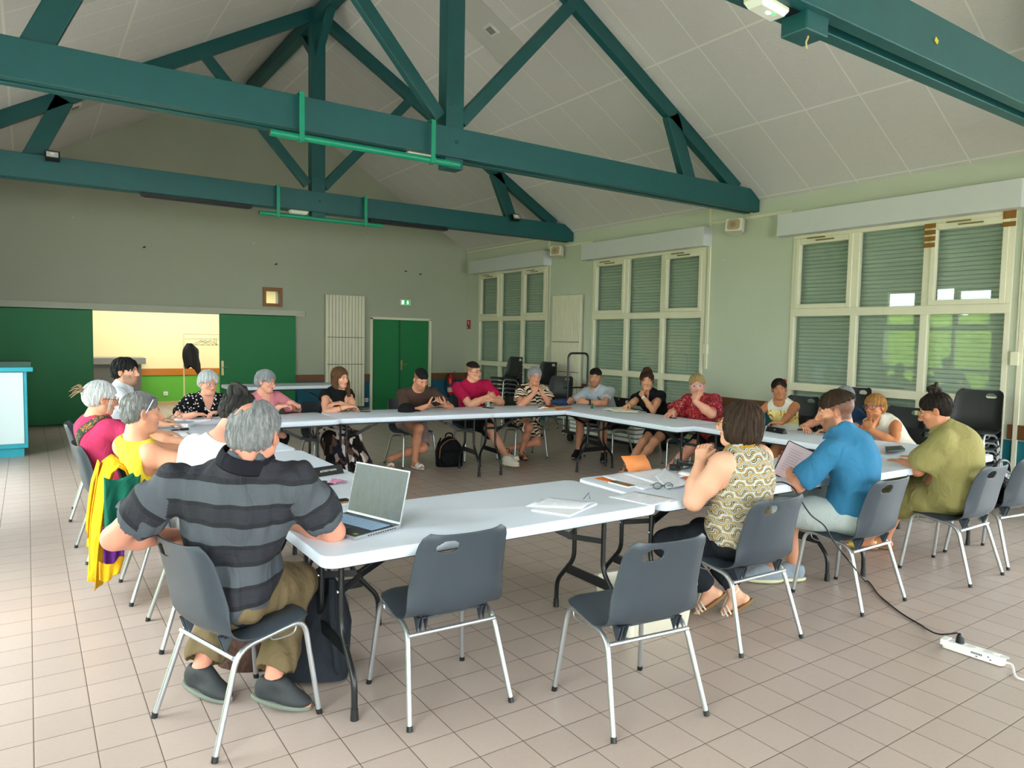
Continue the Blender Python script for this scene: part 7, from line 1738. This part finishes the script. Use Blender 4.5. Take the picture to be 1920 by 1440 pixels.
path = [onstrip(-L/2+.068, 0, .098), onstrip(-L/2-.02, .0, .06)]+[tuple(at(px, py, z=.006)) for px, py in ((1735, 1178), (1690, 1150), (1650, 1118), (1622, 1090))]+[tuple(at(1600, 1062, d=4.15)), tuple(at(1578, 1035, d=4.16)), tuple(at(1560, 1010, d=4.16)), tuple(at(1545, 985, d=4.15)), tuple(at(1520, 965, d=4.12)), tuple(at(1500, 935, d=4.12)), tuple(at(1488, 915, d=4.15)), tuple(at(1470, 905, d=4.25)), tuple(at(1455, 904, d=4.35))]
mb = MB(); mb.tube([tuple(np.array(p_)-lb_) for p_ in [(q_[0], q_[1], max(.006, q_[2])) for q_ in curve_pts(path, 8)]], .0045, 8); mb.build('cord', M_black, lead)
mb = MB(); mb.tube(curve_pts([onstrip(L/2-.005, 0, .022), onstrip(L/2+.03, 0, .02), tuple(at(1905, 1268, z=.01)), tuple(at(1930, 1278, z=.006)), tuple(at(1990, 1300, z=.006))]), .0055, 8); tag(mb.build('power_lead', M_wplast), 'white mains lead leaving the power strip at the right edge', 'cable')
# trolley with folded tables behind the grey polo man
r = thing('trolley', 'black tubular trolley stacked with folded tables by the middle window', 'trolley', (7.35, 8.1, 0))
mb = MB(); mb.tube(bend([(-.38, .62, .16), (-.38, .62, 1.38), (.02, .62, 1.38), (.02, .62, .16)], .09), .017, 10); mb.tube([(-.46, .62, .84), (.04, .62, .84)], .012, 8); mb.build('handle', M_dark, r)
mb = MB(); mb.box((-.40, -.95, .13), (.40, .72, .17)); mb.build('platform', M_dark, r, smooth=0, bevel=.004)
for x in (-.32, .32):
    for y in (-.8, .6):
        mb = MB(); mb.tube([(x-.02, y, .065), (x+.02, y, .065)], .065, 18); mb.build('wheel', M_black, r)
Ft = None
for k in range(6):
    if Ft is None:
        Ft = thing('folded_table', 'folded white table in the stack on the black trolley', 'table', (7.35, 7.95, .17), PI/2, 'folded tables stacked on the trolley')
        mb = MB(); mb.prism(rrect(1.5, .74, .06), .0, .045); mb.build('table_top', mat('table_white', '#dfe0dd', .45), Ft, smooth=0, bevel=.004)
        mb = MB(); mb.box((-.6, -.38, .046), (.6, -.365, .06)); mb.build('folded_leg', M_dark, Ft, smooth=0)
    else: dup(Ft, (7.35, 7.95, .17+.063*k))
# ------------------------------------------------------------------ light
wd = bpy.data.worlds.new('sky'); SC.world = wd; wd.use_nodes = True
bg = wd.node_tree.nodes['Background']; bg.inputs[0].default_value = (.90, .96, 1.0, 1); bg.inputs[1].default_value = 17.5
# daylight enters through the windows: portals guide the sky light
def portal(x, y0, y1, s):
    ld = bpy.data.lights.new('window_portal', 'AREA'); ld.shape = 'RECTANGLE'; ld.size = WZ1-WZ0; ld.size_y = y1-y0; ld.cycles.is_portal = True
    o = bpy.data.objects.new('window_portal', ld); C.objects.link(o); o.location = (x, (y0+y1)/2, (WZ0+WZ1)/2)
    o.rotation_euler = (0, -s*PI/2, 0) if False else (0, (PI/2 if s > 0 else -PI/2), 0)
for k, a, b in WINR:
    if k != 1: portal(XL-.2, a, b, -1)
    if k == 4: portal(XR+.2, a, b, 1)
for k, a, b in WINF:
    ld = bpy.data.lights.new('door_portal', 'AREA'); ld.shape = 'RECTANGLE'; ld.size = b-a; ld.size_y = 2.85; ld.cycles.is_portal = True
    o = bpy.data.objects.new('door_portal', ld); C.objects.link(o); o.location = ((a+b)/2, YF-.2, 1.475); o.rotation_euler = (PI/2, 0, 0)
# outdoors: lawn and hedge seen through and mirrored in the panes
def leaf_mat():
    t = NT('hedge_leaves'); v = t.coord(); n = t.noise(v, 9, 6, .75)
    t.bsdf(t.ramp(n, [(.3, '#3d6a1e'), (.5, '#8fb43a'), (.68, '#d5e37c')]), .7, 0, .2, t.bump(n, .8, .1)); return t.m
M_leaf = leaf_mat()
def hedge(name, x, y0, y1, h, label):
    mb = MB(); P = []; rr = random.Random(3)
    n = int((y1-y0)/.25)
    for i in range(n+1):
        row = []; y = y0+(y1-y0)*i/n
        for j in range(13):
            a = PI*j/12; row.append((x+.9*math.cos(a)*(1+rr.uniform(-.15, .15)), y+rr.uniform(-.08, .08), max(0, h*(math.sin(a)**.5 if 0 < j < 12 else 0)*(1+rr.uniform(-.08, .08)))))
        P.append(row)
    mb.grid(P); o = mb.build(name, M_leaf); return tag(o, label, 'hedge')
hedge('garden_hedge', -9.5, -6, 18, 2.75, 'sunlit green hedge outside, mirrored in the near window panes')
mb = MB(); mb.box((-14, -6, -.12), (XL-.3, 18, -.04)); mb.box((XR+.3, -6, -.12), (20, 18, -.04)); mb.box((-14, -16, -.12), (20, YF-.3, -.04)); struct(mb.build('ground_outside', mat('paving_outside', '#b9b5a6', .8, var=.1)))
# unseen fill light added under the next room's ceiling to brighten it
ld = bpy.data.lights.new('far_room_fill', 'AREA'); ld.shape = 'RECTANGLE'; ld.size = 5; ld.size_y = 1.6; ld.energy = 125; ld.color = (1, .98, .95)
o = bpy.data.objects.new('far_room_fill', ld); C.objects.link(o); o.location = (3.2, 15.6, 2.68)
SC.view_settings.view_transform = 'Standard'; SC.view_settings.look = 'None'; SC.view_settings.gamma = 1; SC.view_settings.exposure = .14
SC.view_settings.use_curve_mapping = False
SC.cycles.use_denoising = True
SC.cycles.max_bounces = 10; SC.cycles.diffuse_bounces = 6; SC.cycles.glossy_bounces = 4; SC.cycles.transparent_max_bounces = 12
SC.cycles.sample_clamp_indirect = 6
